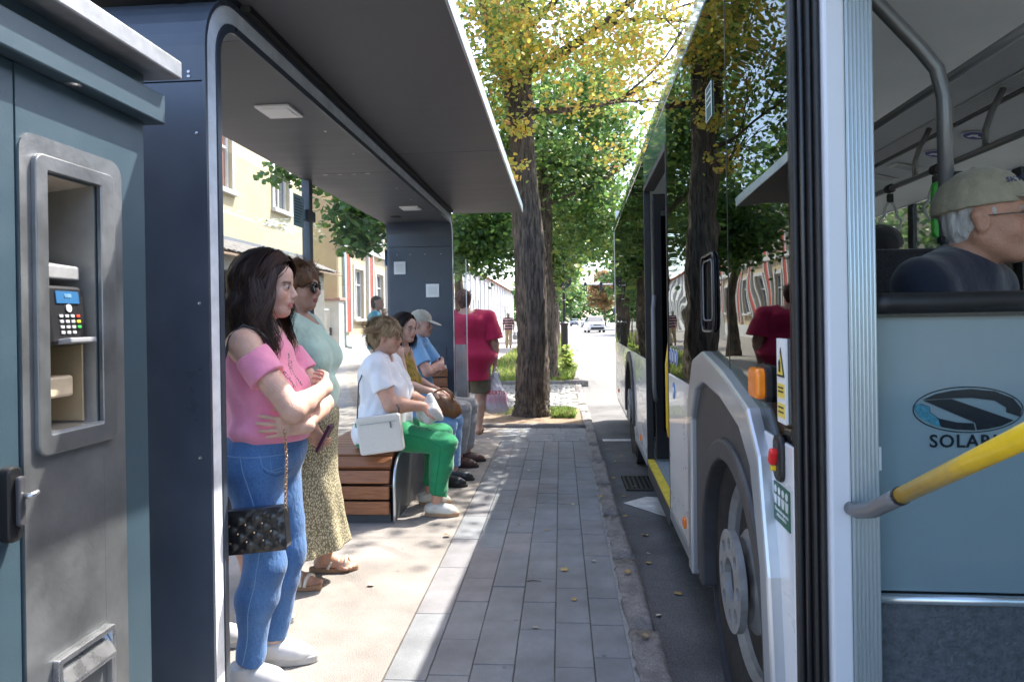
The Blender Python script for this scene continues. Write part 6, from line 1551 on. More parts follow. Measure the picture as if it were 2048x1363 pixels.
def cap(root, hc, hM, hs, m, tilt=8, brim=True, brim_len=.075, h=.004, wide=1.0, name='cap', m_brim=None, vol=.0, high=.0):
    M2 = hM @ rotm(0, tilt); T = lambda p: np.array(hc) + M2 @ (np.array(p) * hs)
    pr = [ell(T((-.010, 0, .035)), ((.108 + vol) * hs, (.088 + vol) * hs * wide, (.098 + vol + high) * hs), .01, M2, cut=[(T((0, 0, .030)), tuple(M2 @ A3(0, 0, -1)))])]
    o = sdf_obj(name, pr, h, m, root, disp=wrinkle(.0012, 60, 3))
    if brim:
        b = [ell(T((.105, 0, .034)), ((brim_len + .02) * hs, .078 * hs * wide, .0075 * hs), .01, M2 @ rotm(0, 12), cut=[(T((.06, 0, 0)), tuple(M2 @ A3(-1, 0, 0)))])]
        sdf_obj('brim', b, h * .9, m_brim or m, o)
    MB().lathe([(.008, 0), (.006, .005), (.001, .006)], 10, Matrix.Translation(Vector(T((-.010, 0, .131 + vol + high)))) ).build('cap_button', m, o)
    return o
def glasses(root, hc, hM, hs, m, r=.024, lens=None, th=.0017, wide=1.0, drop=0.0):
    T = lambda x, y, z: Vector(np.array(hc) + hM @ (A3(x, y, z) * hs)); o = None
    for q in (-1, 1):
        pts = [T(.104 - .012 * abs(math.cos(a) * .5 + .0) - (.008 if q * math.cos(a) > .3 else 0), q * .033 + r * 1.12 * math.cos(a), -.004 + drop + r * .92 * math.sin(a)) for a in [k * 2 * math.pi / 20 for k in range(20)]]
        b = MB().tube(pts, th, 6, closed=True)
        if o is None: b.tube([T(.102, -.010, .0), T(.106, 0, .003), T(.102, .010, .0)], th, 6); o = b.build('glasses', m, root, smooth=True)
        else: b.build('rim', m, o, smooth=True)
        MB().tube([T(.092, q * .060, .0), T(.07, q * .074, .002), T(.0, q * .081 * wide, .003), T(-.025, q * .081 * wide, -.012)], th, 6).build('temple', m, o, smooth=True)
        if lens is not None:
            MB().add(pts, [tuple(range(20))]).build('lens', lens, o, solid=.002)
    return o
def tube_part(root, name, pts, r, m, n=8): return MB().tube([tuple(p) for p in pts], r, n).build(name, m, root, smooth=True)
def chain(root, name, pts, m, link_l=.013):
    P = [Vector(p) for p in pts]; L = [0]
    for a, b in zip(P, P[1:]): L.append(L[-1] + (b - a).length)
    n = int(L[-1] / (link_l * .72)); mb = MB()
    for k in range(n):
        s = (k + .5) * L[-1] / n; i = max(j for j in range(len(P) - 1) if L[j] <= s); f = (s - L[i]) / (L[i + 1] - L[i]); p = P[i].lerp(P[i + 1], f); t = (P[i + 1] - P[i]).normalized()
        x = t.orthogonal().normalized(); x = (Matrix.Rotation(math.pi / 2 * (k % 2) + .4, 3, t) @ x)
        mb.tube([p + t * link_l * .5 * math.cos(a) + x * link_l * .36 * math.sin(a) for a in [q * 2 * math.pi / 8 for q in range(8)]], .0021, 4, closed=True)
    return mb.build(name, m, root, smooth=True)
M_denim = mat('denim', (.03, .095, .25), .9, nscale=6, namt=.9, col2=(.095, .21, .42), bump=.5, bscale=60, sheen=.15, detail=9, speck=.3, sscale=350, stretch=(1.3, 1.3, .6))
M_denim2 = mat('denim_light', (.09, .19, .38), .9, nscale=7, namt=.35, col2=(.24, .38, .58), bump=.3, bscale=400, sheen=.2)
M_wshoe = mat('white_shoe', (.52, .51, .50), .5, nscale=20, namt=.06); M_wsole = mat('white_sole', (.42, .41, .39), .6)
M_gold = mat('gold_metal', (.55, .36, .22), .25, metal=1); M_bleather = mat('black_leather', (.012, .012, .013), .3, bump=.15, bscale=180, nscale=60, namt=.2, coat=.3)
M_dark = fabric('black_cloth', (.015, .015, .017))
# ---- woman in pink, arms crossed
o1 = Vector((-1.16, 2.62, 0)); G1 = girth(td=1.14, tw=.98, hip=1.05, belly=.2, bust=1.05, arm=1.04, leg=1.02)
J = stand(1.60, .165, .09); J.update(pelvis=A3(-.01, 0, .875), waist=A3(.0, 0, 1.02), chest=A3(-.025, 0, 1.17), neck=A3(-.03, 0, 1.365), head=A3(.005, 0, 1.528),
    shR=A3(-.015, -.168, 1.305), elR=A3(.185, -.205, 1.065), wrR=A3(.225, .02, 1.125), shL=A3(-.015, .168, 1.305), elL=A3(.15, .20, 1.04), wrL=A3(.20, -.150, 1.0),
    hipL=A3(-.01, .09, .825), hipR=A3(-.01, -.09, .825), knL=A3(.03, .09, .455), knR=A3(.02, -.09, .455), anL=A3(-.03, .09, .08), anR=A3(-.05, -.10, .08))
hM = rotm(6, 3)
pk = person(o1, 0, 'young woman in a pink top and blue jeans standing with crossed arms', J, G1, hM, 1.0, .0048, (.60, .37, .28),
            hands=dict(R=dict(d=(-.25, .85, .25), n=(-1, -.2, .1), thumb=-1, curl=(25, 30, 20)), L=dict(d=(-.90, -.42, .02), n=(-.35, .93, 0), thumb=-1, curl=(6, 14, 12), spread=12)), brow=(.03, .018, .012))
M_pink = fabric('pink_jersey', (.74, .20, .33), vcol=False, nscale=25, namt=.06)
pinkm = mat('pink_jersey_print', (.74, .2, .33), .85, vcol=True, nscale=25, namt=.06, bump=.25, bscale=60, sheen=.3)
def pinkcol(V):
    C = np.tile(np.array((.78, .27, .40)), (len(V), 1)); y = V[:, 1]; z = V[:, 2]; fr = V[:, 0] > .02
    for (ya, za, yb, zb) in ((-.13, 1.20, -.06, 1.13), (-.10, 1.23, -.08, 1.12), (-.04, 1.22, .02, 1.14), (-.01, 1.23, -.03, 1.13), (-.12, 1.13, -.05, 1.10), (-.02, 1.26, -.05, 1.18)):
        a = np.array((ya, za)); d = np.array((yb, zb)) - a; q = np.stack([y, z], 1) - a; t = np.clip(q @ d / (d @ d), 0, 1); dist = np.linalg.norm(q - t[:, None] * d, axis=1)
        m = fr & (dist < .0045) & ((t * np.linalg.norm(d) / .011) % 1 < .62); C[m] = (.06, .03, .05)
    return C
pr = torso_prims(J, G1, .016, 'wcb') + [cone(lerp(J['neck'], J['sh' + s], .25) + A3(0.0, 0, -.005), lerp(J['neck'], J['sh' + s], .55) + A3(0, 0, -.03), .05, .045, .04) for s in 'LR']
pr += [ell((.01, 0, .975), (.155, .188, .065), .03), ell(J['neck'] + A3(.055, 0, .075), .10, .008, sub=True)]
for s in 'LR': pr += sleeve(J, G1, s, .52, .010, .17, .014)
garment(pk, 'top', pr, pinkm, .0052, cuts=[((0, 0, .928), (0, 0, -1))], wr=.0075, fr=15, seed=4, cols=pinkcol)
G1j = dict(G1); j1 = trousers(pk, J, G1, 'jeans', M_denim, .95, .009, .95, .007, .0052, .005, 6)
M_stitch = mat('denim_seam', (.16, .28, .46), .85); M_stitch2 = mat('denim_edge', (.03, .08, .2), .9)
seam(j1, [(-.03, 0, .90), (.0, 0, .80), (.03, 0, .68), (.035, 0, .56), (.02, 0, .44), (-.015, 0, .30), (-.03, 0, .18), (-.045, 0, .11)], .0022, M_stitch)
seam(j1, [(.04, 0, .895), (.055, 0, .85), (.09, 0, .825), (.13, 0, .835), (.16, 0, .87)], .0022, M_stitch); seam(j1, [(.045, 0, .88), (.06, 0, .835), (.09, 0, .812), (.135, 0, .822), (.168, 0, .86)], .0018, M_stitch2)
seam(j1, [(.075, 0, .875), (.08, 0, .835), (.125, 0, .845)], .0016, M_stitch)
seam(j1, [(-.09, 0, .86), (-.10, 0, .74), (-.135, 0, .71), (-.165, 0, .74)], .0022, M_stitch); seam(j1, [(-.09, 0, .86), (-.165, 0, .855)], .0026, M_stitch)
seam(j1, [(-.20, 0, .905), (-.1, 0, .893), (0, 0, .888), (.1, 0, .888), (.19, 0, .895)], .003, M_stitch)
shoe(pk, J['anL'], 4, M_wshoe, M_wsole, .032, laces=M_wsole); shoe(pk, J['anR'], -6, M_wshoe, M_wsole, .032, laces=M_wsole)
long_hair(pk, J['head'], hM, 1.0, (.042, .024, .018), 5200, .30, 3, .024, .006, 64, .030, .55, dens=.0017)
tube_part(pk, 'necklace', [J['neck'] + A3(.07 + .012 * math.cos(a) - .03, .062 * math.sin(a), -.02 + .03 * (1 - math.cos(a)) * .0 - .012 * math.cos(a)) for a in [k * .35 - 1.4 for k in range(9)]], .002, M_dark, 5)
# shoulder bag
bg_ = empty('shoulder_bag', (-1.097, 2.335, .580), 0); tag(bg_, 'black quilted shoulder bag on a gold chain at the pink top woman', 'bag')
def quilt(w, hgt, d):
    mb = MB(); n, m_ = 40, 24; g = []
    for i in range(n + 1):
        row = []
        for k in range(m_ + 1):
            x = -w / 2 + w * i / n; z = hgt * k / m_; e = min(i, n - i, k, m_ - k)
            a = abs(math.sin((x + z) * math.pi / .058)); b = abs(math.sin((x - z) * math.pi / .058)); row.append((x, -d / 2 - (.011 * min(1, e / 3)) * (.25 + .75 * (a * b) ** .45), z))
        g.append(row)
    return mb.sheet(g)
bb = quilt(.262, .15, .06).build('front_flap', M_bleather, bg_, smooth=True)
MB().prism(rrect(0, .075, .262, .15, .018), 1, -.031, .032).build('bag_body', M_bleather, bg_, .008)
for i in range(-2, 3):
    for k in range(3):
        x = i * .058 + (k % 2) * .029; z = .0145 + k * .058 * .5 + .03
        if abs(x) < .11: MB().lathe([(.006, 0), (.004, .004), (.001, .005)], 6, Matrix.Translation((x, -.044, z)) @ Matrix.Rotation(R(90), 4, 'X')).build('stud', M_gold, bg_)
for sx in (-1, 1): MB().tube([(sx * .122, 0, .125 + .012 * math.sin(a), ) if False else (sx * (.122 + .010 * (1 + math.cos(a)) * .5), .0, .128 + .014 * math.sin(a)) for a in [k * .785 for k in range(8)]], .003, 6, closed=True).build('ring', M_gold, bg_)
bg_.rotation_euler = (R(-4), R(-5), R(4))
sh = Vector((-1.19, 2.62 - .165, 1.365)); bl_ = Vector(bg_.location)
cm = M_gold
loc = lambda p: Vector(p) - bl_
Mi = bg_.rotation_euler.to_matrix().inverted()
def lc(p): return tuple(Mi @ (Vector(p) - bl_))
chain(bg_, 'chain', [(-.127, 0, .14), lc((-1.218, 2.37, .95)), lc((-1.222, 2.385, 1.17))], M_gold, .0155)
MB().tube([lc((-1.222, 2.385, 1.165)), lc((-1.220, 2.39, 1.25)), lc((-1.205, 2.41, 1.335)), lc((-1.175, 2.45, 1.378)), lc((-1.13, 2.47, 1.36)), lc((-1.08, 2.485, 1.30))], .0065, 6).build('strap', M_bleather, bg_, smooth=True)
chain(bg_, 'chain', [(.127, 0, .14), lc((-.985, 2.375, .90)), lc((-.992, 2.375, 1.0))], M_gold, .0155)
# ---- woman with sunglasses, mint top, long skirt
o2 = Vector((-1.40, 3.56, 0)); G2 = girth(td=1.3, tw=1.2, hip=1.1, belly=.6, bust=1.35, arm=1.15, leg=1.1, nk=1.1)
J = stand(1.66, .175); J.update(head=A3(.005, 0, 1.578), neck=A3(-.02, 0, 1.42), chest=A3(0, 0, 1.24), waist=A3(.01, 0, 1.03), elR=A3(-.02, -.24, 1.06), wrR=A3(.14, -.20, .86), anR=A3(-.04, -.08, .085), anL=A3(.07, .16, .085), knR=A3(.02, -.09, .45))
hM = rotm(-2, 3)
p2 = person(o2, 0, 'woman in large sunglasses, mint top and long beige skirt', J, G2, hM, 1.02, .006, (.50, .28, .20), hands=dict(R=dict(d=(.4, .1, -.75), n=(.3, .9, 0), thumb=-1, curl=(35, 40, 30))), lips=(.36, .14, .12), wide=1.04, feet=True)
M_mint = fabric('mint_jersey', (.50, .66, .55))
tshirt(p2, J, G2, 'top', M_mint, .905, .75, .016, (J['neck'] + A3(.06, 0, .045), .105), .006, .006, 8, flare=.004)
t2 = [o_ for o_ in p2.children if o_.name.startswith('top')][0]; M_emb = mat('top_print', (.20, .34, .34), .8)
for (cx, cz, rr, ph_) in ((.12, 1.20, .022, 0), (.135, 1.15, .03, 1), (.10, 1.10, .024, 2), (.15, 1.09, .02, .5)):
    seam(t2, [(cx + rr * (1 + .3 * math.sin(3 * a + ph_)) * math.cos(a), 0, cz + rr * (1 + .3 * math.sin(3 * a + ph_)) * math.sin(a)) for a in [k * .5236 for k in range(12)]], .0013, M_emb, name='print_line', closed=True, up=2)
M_skirt = mat('snake_print_skirt', (.42, .36, .22), .75, nscale=1, namt=.0)
def snake(m):
    N = m.node_tree.nodes; L = m.node_tree.links; tc = N.new('ShaderNodeTexCoord'); v = N.new('ShaderNodeTexVoronoi'); v.feature = 'DISTANCE_TO_EDGE'; v.inputs['Scale'].default_value = 120; mp = N.new('ShaderNodeMapping'); mp.inputs['Scale'].default_value = (1, 1, .45)
    L.new(tc.outputs['Object'], mp.inputs[0]); L.new(mp.outputs[0], v.inputs['Vector']); r = N.new('ShaderNodeValToRGB'); r.color_ramp.elements[0].position = .06; r.color_ramp.elements[0].color = (.16, .13, .07, 1); r.color_ramp.elements[1].position = .22; r.color_ramp.elements[1].color = (.58, .53, .36, 1)
    L.new(v.outputs['Distance'], r.inputs[0]); L.new(r.outputs[0], pbsdf(m).inputs['Base Color'])
snake(M_skirt)
pr = torso_prims(J, G2, .012, 'p') + [ell((.02, 0, .92), (.15, .19, .10), .05), cone((.01, 0, .85), (.03, 0, .45), .19, .165, .06), cone((.03, 0, .45), (.04, .03, .10), .165, .215, .06), cone((.10, .05, .42), (.14, .06, .12), .06, .09, .05)]
def flut(P):
    a = np.arctan2(P[:, 1], P[:, 0]); return .016 * np.sin(9 * a + P[:, 2] * 6) * np.clip((.62 - P[:, 2]) / .45, 0, 1) + wrinkle(.003, 20, 2)(P)
sdf_obj('skirt', pr, .0065, M_skirt, p2, cuts=[((0, 0, .93), (0, 0, 1)), ((0, 0, .155), (.18, .0, -1))], disp=flut)
short_hair(p2, J['head'], hM, 1.02, (.14, .065, .028), .026, 3200, 12, length=.065)
M_lens = mat('sunglass_lens', (.012, .008, .008), .08, spec=.7); M_frame = mat('tortoise_frame', (.05, .025, .012), .25)
glasses(p2, J['head'], hM, 1.02, M_frame, .029, M_lens, .0035, 1.04)
M_sand = mat('sandal_white', (.62, .58, .50), .6); M_cork = mat('cork_sole', (.28, .16, .09), .8)
def sandal(root, an, yaw, m, ms, z0=0):
    c, s = math.cos(R(yaw)), math.sin(R(yaw)); T = lambda x, y, z: (an[0] + x * c - y * s, an[1] + x * s + y * c, z0 + z)
    o = MB().prism([T(x, y, 0)[:2] for x, y in sole_outline(28, .27, .095, .07)], 2, z0 + .001, z0 + .028).build('sandal', ms, root, .006)
    for x0, x1 in ((.02, .08), (.09, .06), (.11, .125)):
        MB().tube([T(x0, -.045, .025), T(x0 * .6 + x1 * .4, -.032, .066), T((x0 + x1) / 2, 0, .078), T(x0 * .4 + x1 * .6, .034, .062), T(x1, .046, .025)], .0085, 6).build('strap', m, o, smooth=True)
    return o
for q, yw in (('L', 8), ('R', -8)): sandal(p2, J['an' + q], yw, M_sand, M_cork)
ph = MB().prism(rrect(0, 0, .016, .15, .005), 1, -.035, .035).build('mobile_phone', mat('phone_purple', (.09, .02, .06), .3), None, .003, loc=(-1.40 + .20, 3.56 - .185, .80)); ph.rotation_euler = (0, R(28), 0); tag(ph, 'slim dark purple phone in the hand of the sunglasses woman', 'phone')
# ---- third standing person, mostly hidden behind the frame and the pink top
o3 = Vector((-1.53, 2.98, 0)); G3 = girth(td=1.05, bust=.9); J = stand(1.60); J.update(anR=A3(.01, -.12, .085), anL=A3(.10, .08, .085), knL=A3(.08, .09, .46))
p3 = person(o3, 0, 'person in black with bare legs and white sneakers behind the pink top', J, G3, rotm(10), 1, .008, (.56, .34, .25))
tshirt(p3, J, G3, 'top', M_dark, .90, .6, h=.009); trousers(p3, J, G3, 'shorts', fabric('denim_shorts', (.03, .035, .05)), .95, .012, .02, .015, h=.009)
short_hair(p3, J['head'], rotm(10), 1, (.03, .02, .015), .015, 300, 2)
shoe(p3, J['anL'], 5, M_wshoe, M_wsole, .03); shoe(p3, J['anR'], -5, M_wshoe, M_wsole, .03)
# ---- seated woman, white shirt, green trousers
o4 = Vector((-1.31, 4.96, 0)); G4 = girth(td=1.42, tw=1.25, hip=1.12, belly=.7, bust=1.3, arm=1.3, leg=1.1, nk=1.15)
J = sit(.475, hz=1.262, shw=.185); J.update(shR=A3(-.01, -.195, 1.065), shL=A3(-.01, .195, 1.065), elR=A3(.11, -.245, .80), wrR=A3(.315, -.14, .775), elL=A3(.12, .235, .80), wrL=A3(.32, .06, .77), neck=A3(-.01, 0, 1.125),
    knR=A3(.475, -.12, .50), anR=A3(.405, -.16, .085), knL=A3(.40, .12, .53), anL=A3(.30, .14, .085), head=A3(.02, 0, 1.278))
hM = rotm(4, 4)
p4 = person(o4, 0, 'seated woman in a white T-shirt and green trousers', J, G4, hM, 1.03, .0065, (.52, .29, .21), hands=dict(R=dict(d=(.8, .35, -.3), n=(0, .5, -.8), thumb=-1, curl=(30, 40, 30)), L=dict(d=(.8, -.35, -.3), n=(0, -.5, -.8), thumb=1, curl=(30, 40, 30))), wide=1.06, brow=(.2, .12, .07))
M_wtee = fabric('white_jersey', (.74, .74, .77), namt=.03); M_green = fabric('green_trousers', (.012, .22, .085), nscale=12, namt=.12)
tshirt(p4, J, G4, 'top', M_wtee, .50, .62, .016, (J['neck'] + A3(.06, 0, .05), .095), .0065, .0075, 14, parts='pwcsb', flare=.006)
trousers(p4, J, G4, 'trousers', M_green, .66, .012, .84, .012, .0065, .006, 15)
t4 = [o_ for o_ in p4.children if o_.name.startswith('trousers')][0]; M_gseam = mat('green_seam', (.008, .13, .05), .9)
seam(t4, [(.05, 0, .60), (.2, 0, .585), (.35, 0, .55), (.45, 0, .50), (.44, 0, .38), (.42, 0, .26), (.41, 0, .17)], .0022, M_gseam); seam(t4, [(.36, 0, .165), (.40, 0, .16), (.45, 0, .165)], .003, M_gseam)
short_hair(p4, J['head'], hM, 1.03, (.26, .175, .095), .024, 3400, 21, length=.06, back=-.08)
glasses(p4, J['head'], hM, 1.03, mat('glasses_dark', (.05, .05, .06), .3), .020, None, .0016)
M_cshoe = mat('cream_shoe', (.55, .53, .47), .5, nscale=25, namt=.08); M_csole = mat('tan_sole', (.36, .22, .13), .7)
for q, yw in (('L', 6), ('R', -3)):
    s_ = shoe(p4, J['an' + q], yw, M_cshoe, M_csole, .03, low=True, L=.25)
    an = J['an' + q]; MB().tube([(an[0] + .0, an[1] - .042, .06), (an[0] + .01, an[1] - .03, .088), (an[0] + .012, an[1], .098), (an[0] + .01, an[1] + .03, .088), (an[0] + .0, an[1] + .042, .06)], .008, 6).build('strap', M_cshoe, s_, smooth=True)
hb4 = empty('handbag', (-1.243, 4.655, .483)); tag(hb4, 'flat white handbag hanging on the bench end beside green trousers', 'bag')
M_wbag = mat('white_leather', (.62, .59, .54), .45, nscale=60, namt=.04, bump=.1, bscale=150)
MB().prism(rrect(0, .125, .305, .26, .02), 1, -.035, .035).build('bag_body', M_wbag, hb4, .012)
MB().prism(rrect(0, .238, .29, .028, .008), 1, -.039, -.036).build('zip_flap', M_wbag, hb4, .001)
MB().box((0, -.0385, .207), (.26, .003, .004)).build('zip', M_zinc, hb4); MB().box((.085, -.042, .185), (.012, .005, .045)).build('zip_tag', mat('zip_tag', (.18, .17, .16), .4), hb4, .002)
hb4.rotation_euler = (0, R(-7), R(3)); Mi4 = hb4.rotation_euler.to_matrix().inverted(); l4 = Vector(hb4.location)
MB().tube([(-.148, 0, .25)] + [tuple(Mi4 @ (Vector(p) - l4)) for p in ((-1.43, 4.70, .82), (-1.435, 4.74, .95), (-1.39, 4.80, 1.09), (-1.34, 4.87, 1.135))], .005, 6).build('strap', mat('strap_dark', (.06, .05, .05), .5), hb4, smooth=True)
MB().tube([(.146, 0, .25), (.15, 0, .285), (.135, .01, .31)], .006, 6).build('strap_end', mat('strap_dark2', (.06, .05, .05), .5), hb4, smooth=True)
M_poly = mat('plastic_bag', (.70, .72, .72), .35, trans=.35, nscale=20, namt=.05, bump=.9, bscale=28)
def plastic(name, loc, size, label, m=M_poly, seed=0, h=.006, handles=True, amp=.012):
    r = empty(name, loc); tag(r, label, 'bag')
    w, d, hg = size; pr = [ell((0, 0, hg * .30), (w * .46, d * .5, hg * .30), .05), ell((w * .16, 0, hg * .14), (w * .34, d * .42, hg * .16), .04), ell((-w * .18, 0, hg * .15), (w * .30, d * .42, hg * .17), .04), cone((0, 0, hg * .45), (-w * .05, 0, hg * .93), w * .36, w * .09, .06)]
    sdf_obj('bag_body', pr, h, m, r, disp=wrinkle(amp, 26, seed, (1.4, 1.4, .5)))
    if handles:
        for s in (-1, 1): MB().tube([(s * w * .12, 0, hg * .85), (s * w * .10, 0, hg * 1.0), (0, 0, hg * 1.12)], [.012, .008, .006], 6).build('handle', m, r, smooth=True)
    return r
plastic('plastic_bag', (-.955, 4.88, .66), (.17, .13, .20), 'small crumpled white plastic bag held over green trousers', seed=5, handles=False)
# ---- seated woman with dark hair, jeans, mustard top
o5 = Vector((-1.365, 5.76, 0)); G5 = girth(td=1.1, tw=1.0, bust=1.05, arm=1.0, leg=1.02, belly=.2)
J = sit(.475, hz=1.315, shw=.165); J.update(elR=A3(.08, -.215, .86), wrR=A3(.285, -.11, .79), elL=A3(.08, .21, .86), wrL=A3(.29, .05, .79), knR=A3(.41, -.10, .515), anR=A3(.39, -.11, .085), knL=A3(.43, .10, .52), anL=A3(.42, .10, .085), head=A3(.03, 0, 1.33))
hM = rotm(-26, 5)
p5 = person(o5, 0, 'seated woman with dark hair, glasses, mustard top and jeans', J, G5, hM, 1.0, .0065, (.60, .37, .29), hands=dict(R=dict(d=(.9, .2, -.2), n=(0, .3, -.9), thumb=-1, curl=(22, 30, 25)), L=dict(d=(.9, -.3, -.2), n=(0, -.3, -.9), thumb=1, curl=(22, 30, 25))), brow=(.03, .02, .015))
M_must = mat('mustard_print', (.40, .27, .03), .85, nscale=38, namt=.9, col2=(.10, .07, .02), bump=.3, bscale=50)
tshirt(p5, J, G5, 'top', M_must, .55, .3, .014, (J['neck'] + A3(.06, 0, .03), .10), .0065, .0035, 24, slv=False, parts='pwcb', extra=[cone(lerp(J['neck'], J['sh' + s], .3), lerp(J['neck'], J['sh' + s], .7) + A3(0, 0, -.03), .045, .05, .04) for s in 'LR'])
trousers(p5, J, G5, 'jeans', M_denim2, .66, .010, .90, .006, .0065, .003, 25)
long_hair(p5, J['head'], hM, 1.0, (.022, .012, .011), 2200, .20, 31, .008, .006, 66, .010, .75)
glasses(p5, J['head'], hM, 1.0, mat('glasses_rose', (.35, .20, .14), .3, metal=.6), .022, None, .0017)
for q, yw in (('L', 4), ('R', -4)): shoe(p5, J['an' + q], yw, M_bleather, mat('black_sole', (.02, .02, .02), .6), .022, low=True, L=.27)
b5 = empty('brown_handbag', (-.985, 5.66, .575)); tag(b5, 'slouchy brown leather handbag on the lap above blue jeans', 'bag')
M_brown = mat('brown_leather', (.17, .075, .03), .4, nscale=14, namt=.3, bump=.2, bscale=120)
sdf_obj('bag_body', [ell((0, 0, .09), (.13, .075, .09), .04), ell((-.04, 0, .14), (.08, .06, .06), .04), ell((.08, 0, .05), (.07, .06, .06), .04)], .006, M_brown, b5, disp=wrinkle(.006, 24, 3))
for s in (-1, 1): MB().tube([(-.10, s * .04, .15), (-.07, s * .035, .22), (.0, s * .03, .245), (.06, s * .035, .20), (.09, s * .04, .12)], .009, 6).build('handle', M_brown, b5, smooth=True)
# ---- seated man, cap, blue shirt, crossed arms
o6 = Vector((-1.385, 6.52, 0)); G6 = girth(td=1.15, tw=1.12, bust=0, belly=.45, arm=1.08, leg=1.05)
J = sit(.475, hz=1.36, shw=.195); J.update(elR=A3(.14, -.25, .91), wrR=A3(.225, -.02, .975), elL=A3(.15, .24, .92), wrL=A3(.24, -.03, .935), knR=A3(.44, -.12, .545), anR=A3(.40, -.13, .085), knL=A3(.47, .13, .545), anL=A3(.44, .13, .085), head=A3(.035, 0, 1.36))
hM = rotm(-8, 4)
p6 = person(o6, 0, 'seated man in a beige cap and light blue shirt with crossed arms', J, G6, hM, 1.04, .0065, (.54, .30, .23), hands=dict(R=dict(d=(.1, .9, .2), n=(-1, 0, 0), thumb=-1, curl=(20, 25, 20)), L=dict(d=(-.15, -.9, .15), n=(-1, -.1, 0), thumb=1, curl=(10, 15, 12))), brow=(.35, .32, .3))
M_bshirt = fabric('light_blue_cotton', (.22, .42, .66), nscale=30, namt=.08)
tshirt(p6, J, G6, 'shirt', M_bshirt, .56, .72, .016, (J['neck'] + A3(.06, 0, .06), .075), .0065, .0075, 34, parts='pwcs', flare=.012)
for s in (-1, 1): MB().prism([(-.02, -.01), (.085, -.03), (.10, -.075), (.03, -.055)], 1, s * .028, s * .065).build('collar_flap', M_bshirt, p6, .004, loc=tuple(J['neck'] + A3(-.005, 0, .045)))
M_grey = fabric('grey_trousers', (.33, .31, .29), nscale=20, namt=.08)
trousers(p6, J, G6, 'trousers', M_grey, .64, .014, .90, .022, .0065, .006, 35)
M_cap = fabric('beige_cap', (.40, .36, .29), nscale=50)
cap(p6, J['head'], hM, 1.04, M_cap, 6)
cropped_hair(p6, J['head'], hM, 1.04, (.42, .40, .38), .005)
M_bsh = mat('brown_shoe', (.085, .04, .028), .4, nscale=18, namt=.25); M_bsole = mat('dark_sole', (.03, .022, .02), .7)
for q, yw in (('L', 4), ('R', -4)): shoe(p6, J['an' + q], yw, M_bsh, M_bsole, .024, L=.29)
wt = MB().tube([tuple(lerp(J['elL'], J['wrL'], .9) + A3(.034 * math.cos(a), .0, .034 * math.sin(a))) for a in [k * .4488 for k in range(14)]], .007, 6, closed=True).build('wristwatch', M_brown, p6, smooth=True)
MB().lathe([(.018, 0), (.018, .006), (.001, .007)], 16, Matrix.Translation(Vector(lerp(J['elL'], J['wrL'], .9) + A3(.038, 0, .008))) @ Matrix.Rotation(R(80), 4, 'Y')).build('watch_face', M_swhite, wt)
# ---- woman in crimson walking away
o7 = Vector((-1.10, 8.30, 0)); G7 = girth(td=1.6, tw=1.45, hip=1.25, belly=.9, bust=1.3, arm=1.3, leg=1.2)
J = stand(1.73, .215, .105); J.update(head=A3(.03, .085, 1.632), neck=A3(-.02, .05, 1.48), chest=A3(-.01, .02, 1.28), elR=A3(-.02, -.285, 1.10), wrR=A3(.04, -.285, .85), knR=A3(.02, -.11, .47), anR=A3(-.02, -.08, .085), anL=A3(.28, .12, .10), knL=A3(.20, .12, .50))
p7 = person(o7, R(92), 'heavy person in a loose crimson T-shirt walking away with a carrier bag', J, G7, rotm(5, 6), 1.02, .009, (.50, .29, .20), eyes=False, feet=True)
tshirt(p7, J, G7, 'top', fabric('crimson_jersey', (.42, .008, .055), nscale=10, namt=.1), .66, .85, .03, (J['neck'] + A3(-.03, 0, .065), .12), .008, .007, 44, parts='pwcsb', flare=.035, extra=[cone(J['pelvis'], J['pelvis'] + A3(0, 0, -.27), .20, .23, .08)], fr=13)
trousers(p7, J, G7, 'shorts', fabric('khaki_shorts', (.12, .10, .06), nscale=8, namt=.25), .80, .02, .02, .03, .009)
short_hair(p7, J['head'], rotm(5, 6), 1.02, (.09, .03, .018), .012, 500, 45, h=.008)
for q, yw in (('L', 4), ('R', -2)): sandal(p7, J['an' + q], yw, mat('tan_strap', (.26, .15, .05), .7), mat('clog_sole', (.22, .13, .06), .8), z0=.0 if q == 'R' else .012)
M_carr = mat('carrier_bag', (.66, .60, .60), .4, trans=.1, nscale=5, namt=.0, bump=.8, bscale=22)
def carr(m):
    N = m.node_tree.nodes; L = m.node_tree.links; tc = N.new('ShaderNodeTexCoord'); sx = N.new('ShaderNodeSeparateXYZ'); L.new(tc.outputs['Object'], sx.inputs[0]); r = N.new('ShaderNodeValToRGB'); mr_ = N.new('ShaderNodeMapRange'); mr_.inputs[1].default_value = 0; mr_.inputs[2].default_value = .45
    L.new(sx.outputs[2], mr_.inputs[0]); e = r.color_ramp.elements; e[0].position = .0; e[0].color = (.62, .56, .52, 1); e[1].position = 1; e[1].color = (.72, .70, .70, 1)
    for p_, c_ in ((.2, (.60, .50, .52, 1)), (.40, (.66, .34, .40, 1)), (.62, (.74, .66, .67, 1))): q = r.color_ramp.elements.new(p_); q.color = c_
    L.new(mr_.outputs[0], r.inputs[0]); L.new(r.outputs[0], pbsdf(m).inputs['Base Color'])
carr(M_carr)
cb = plastic('carrier_bag', (-.80, 8.32, .25), (.30, .2, .50), 'white and pink plastic carrier bag with red lettering', M_carr, 7, .008)
put(text_mesh('BERTIS', .066, .001, bold=.001), 'lettering', mat('red_print', (.55, .03, .03), .6), cb, frame_M((.015, -.132, .26), (1, 0, 0), (0, .12, 1)))
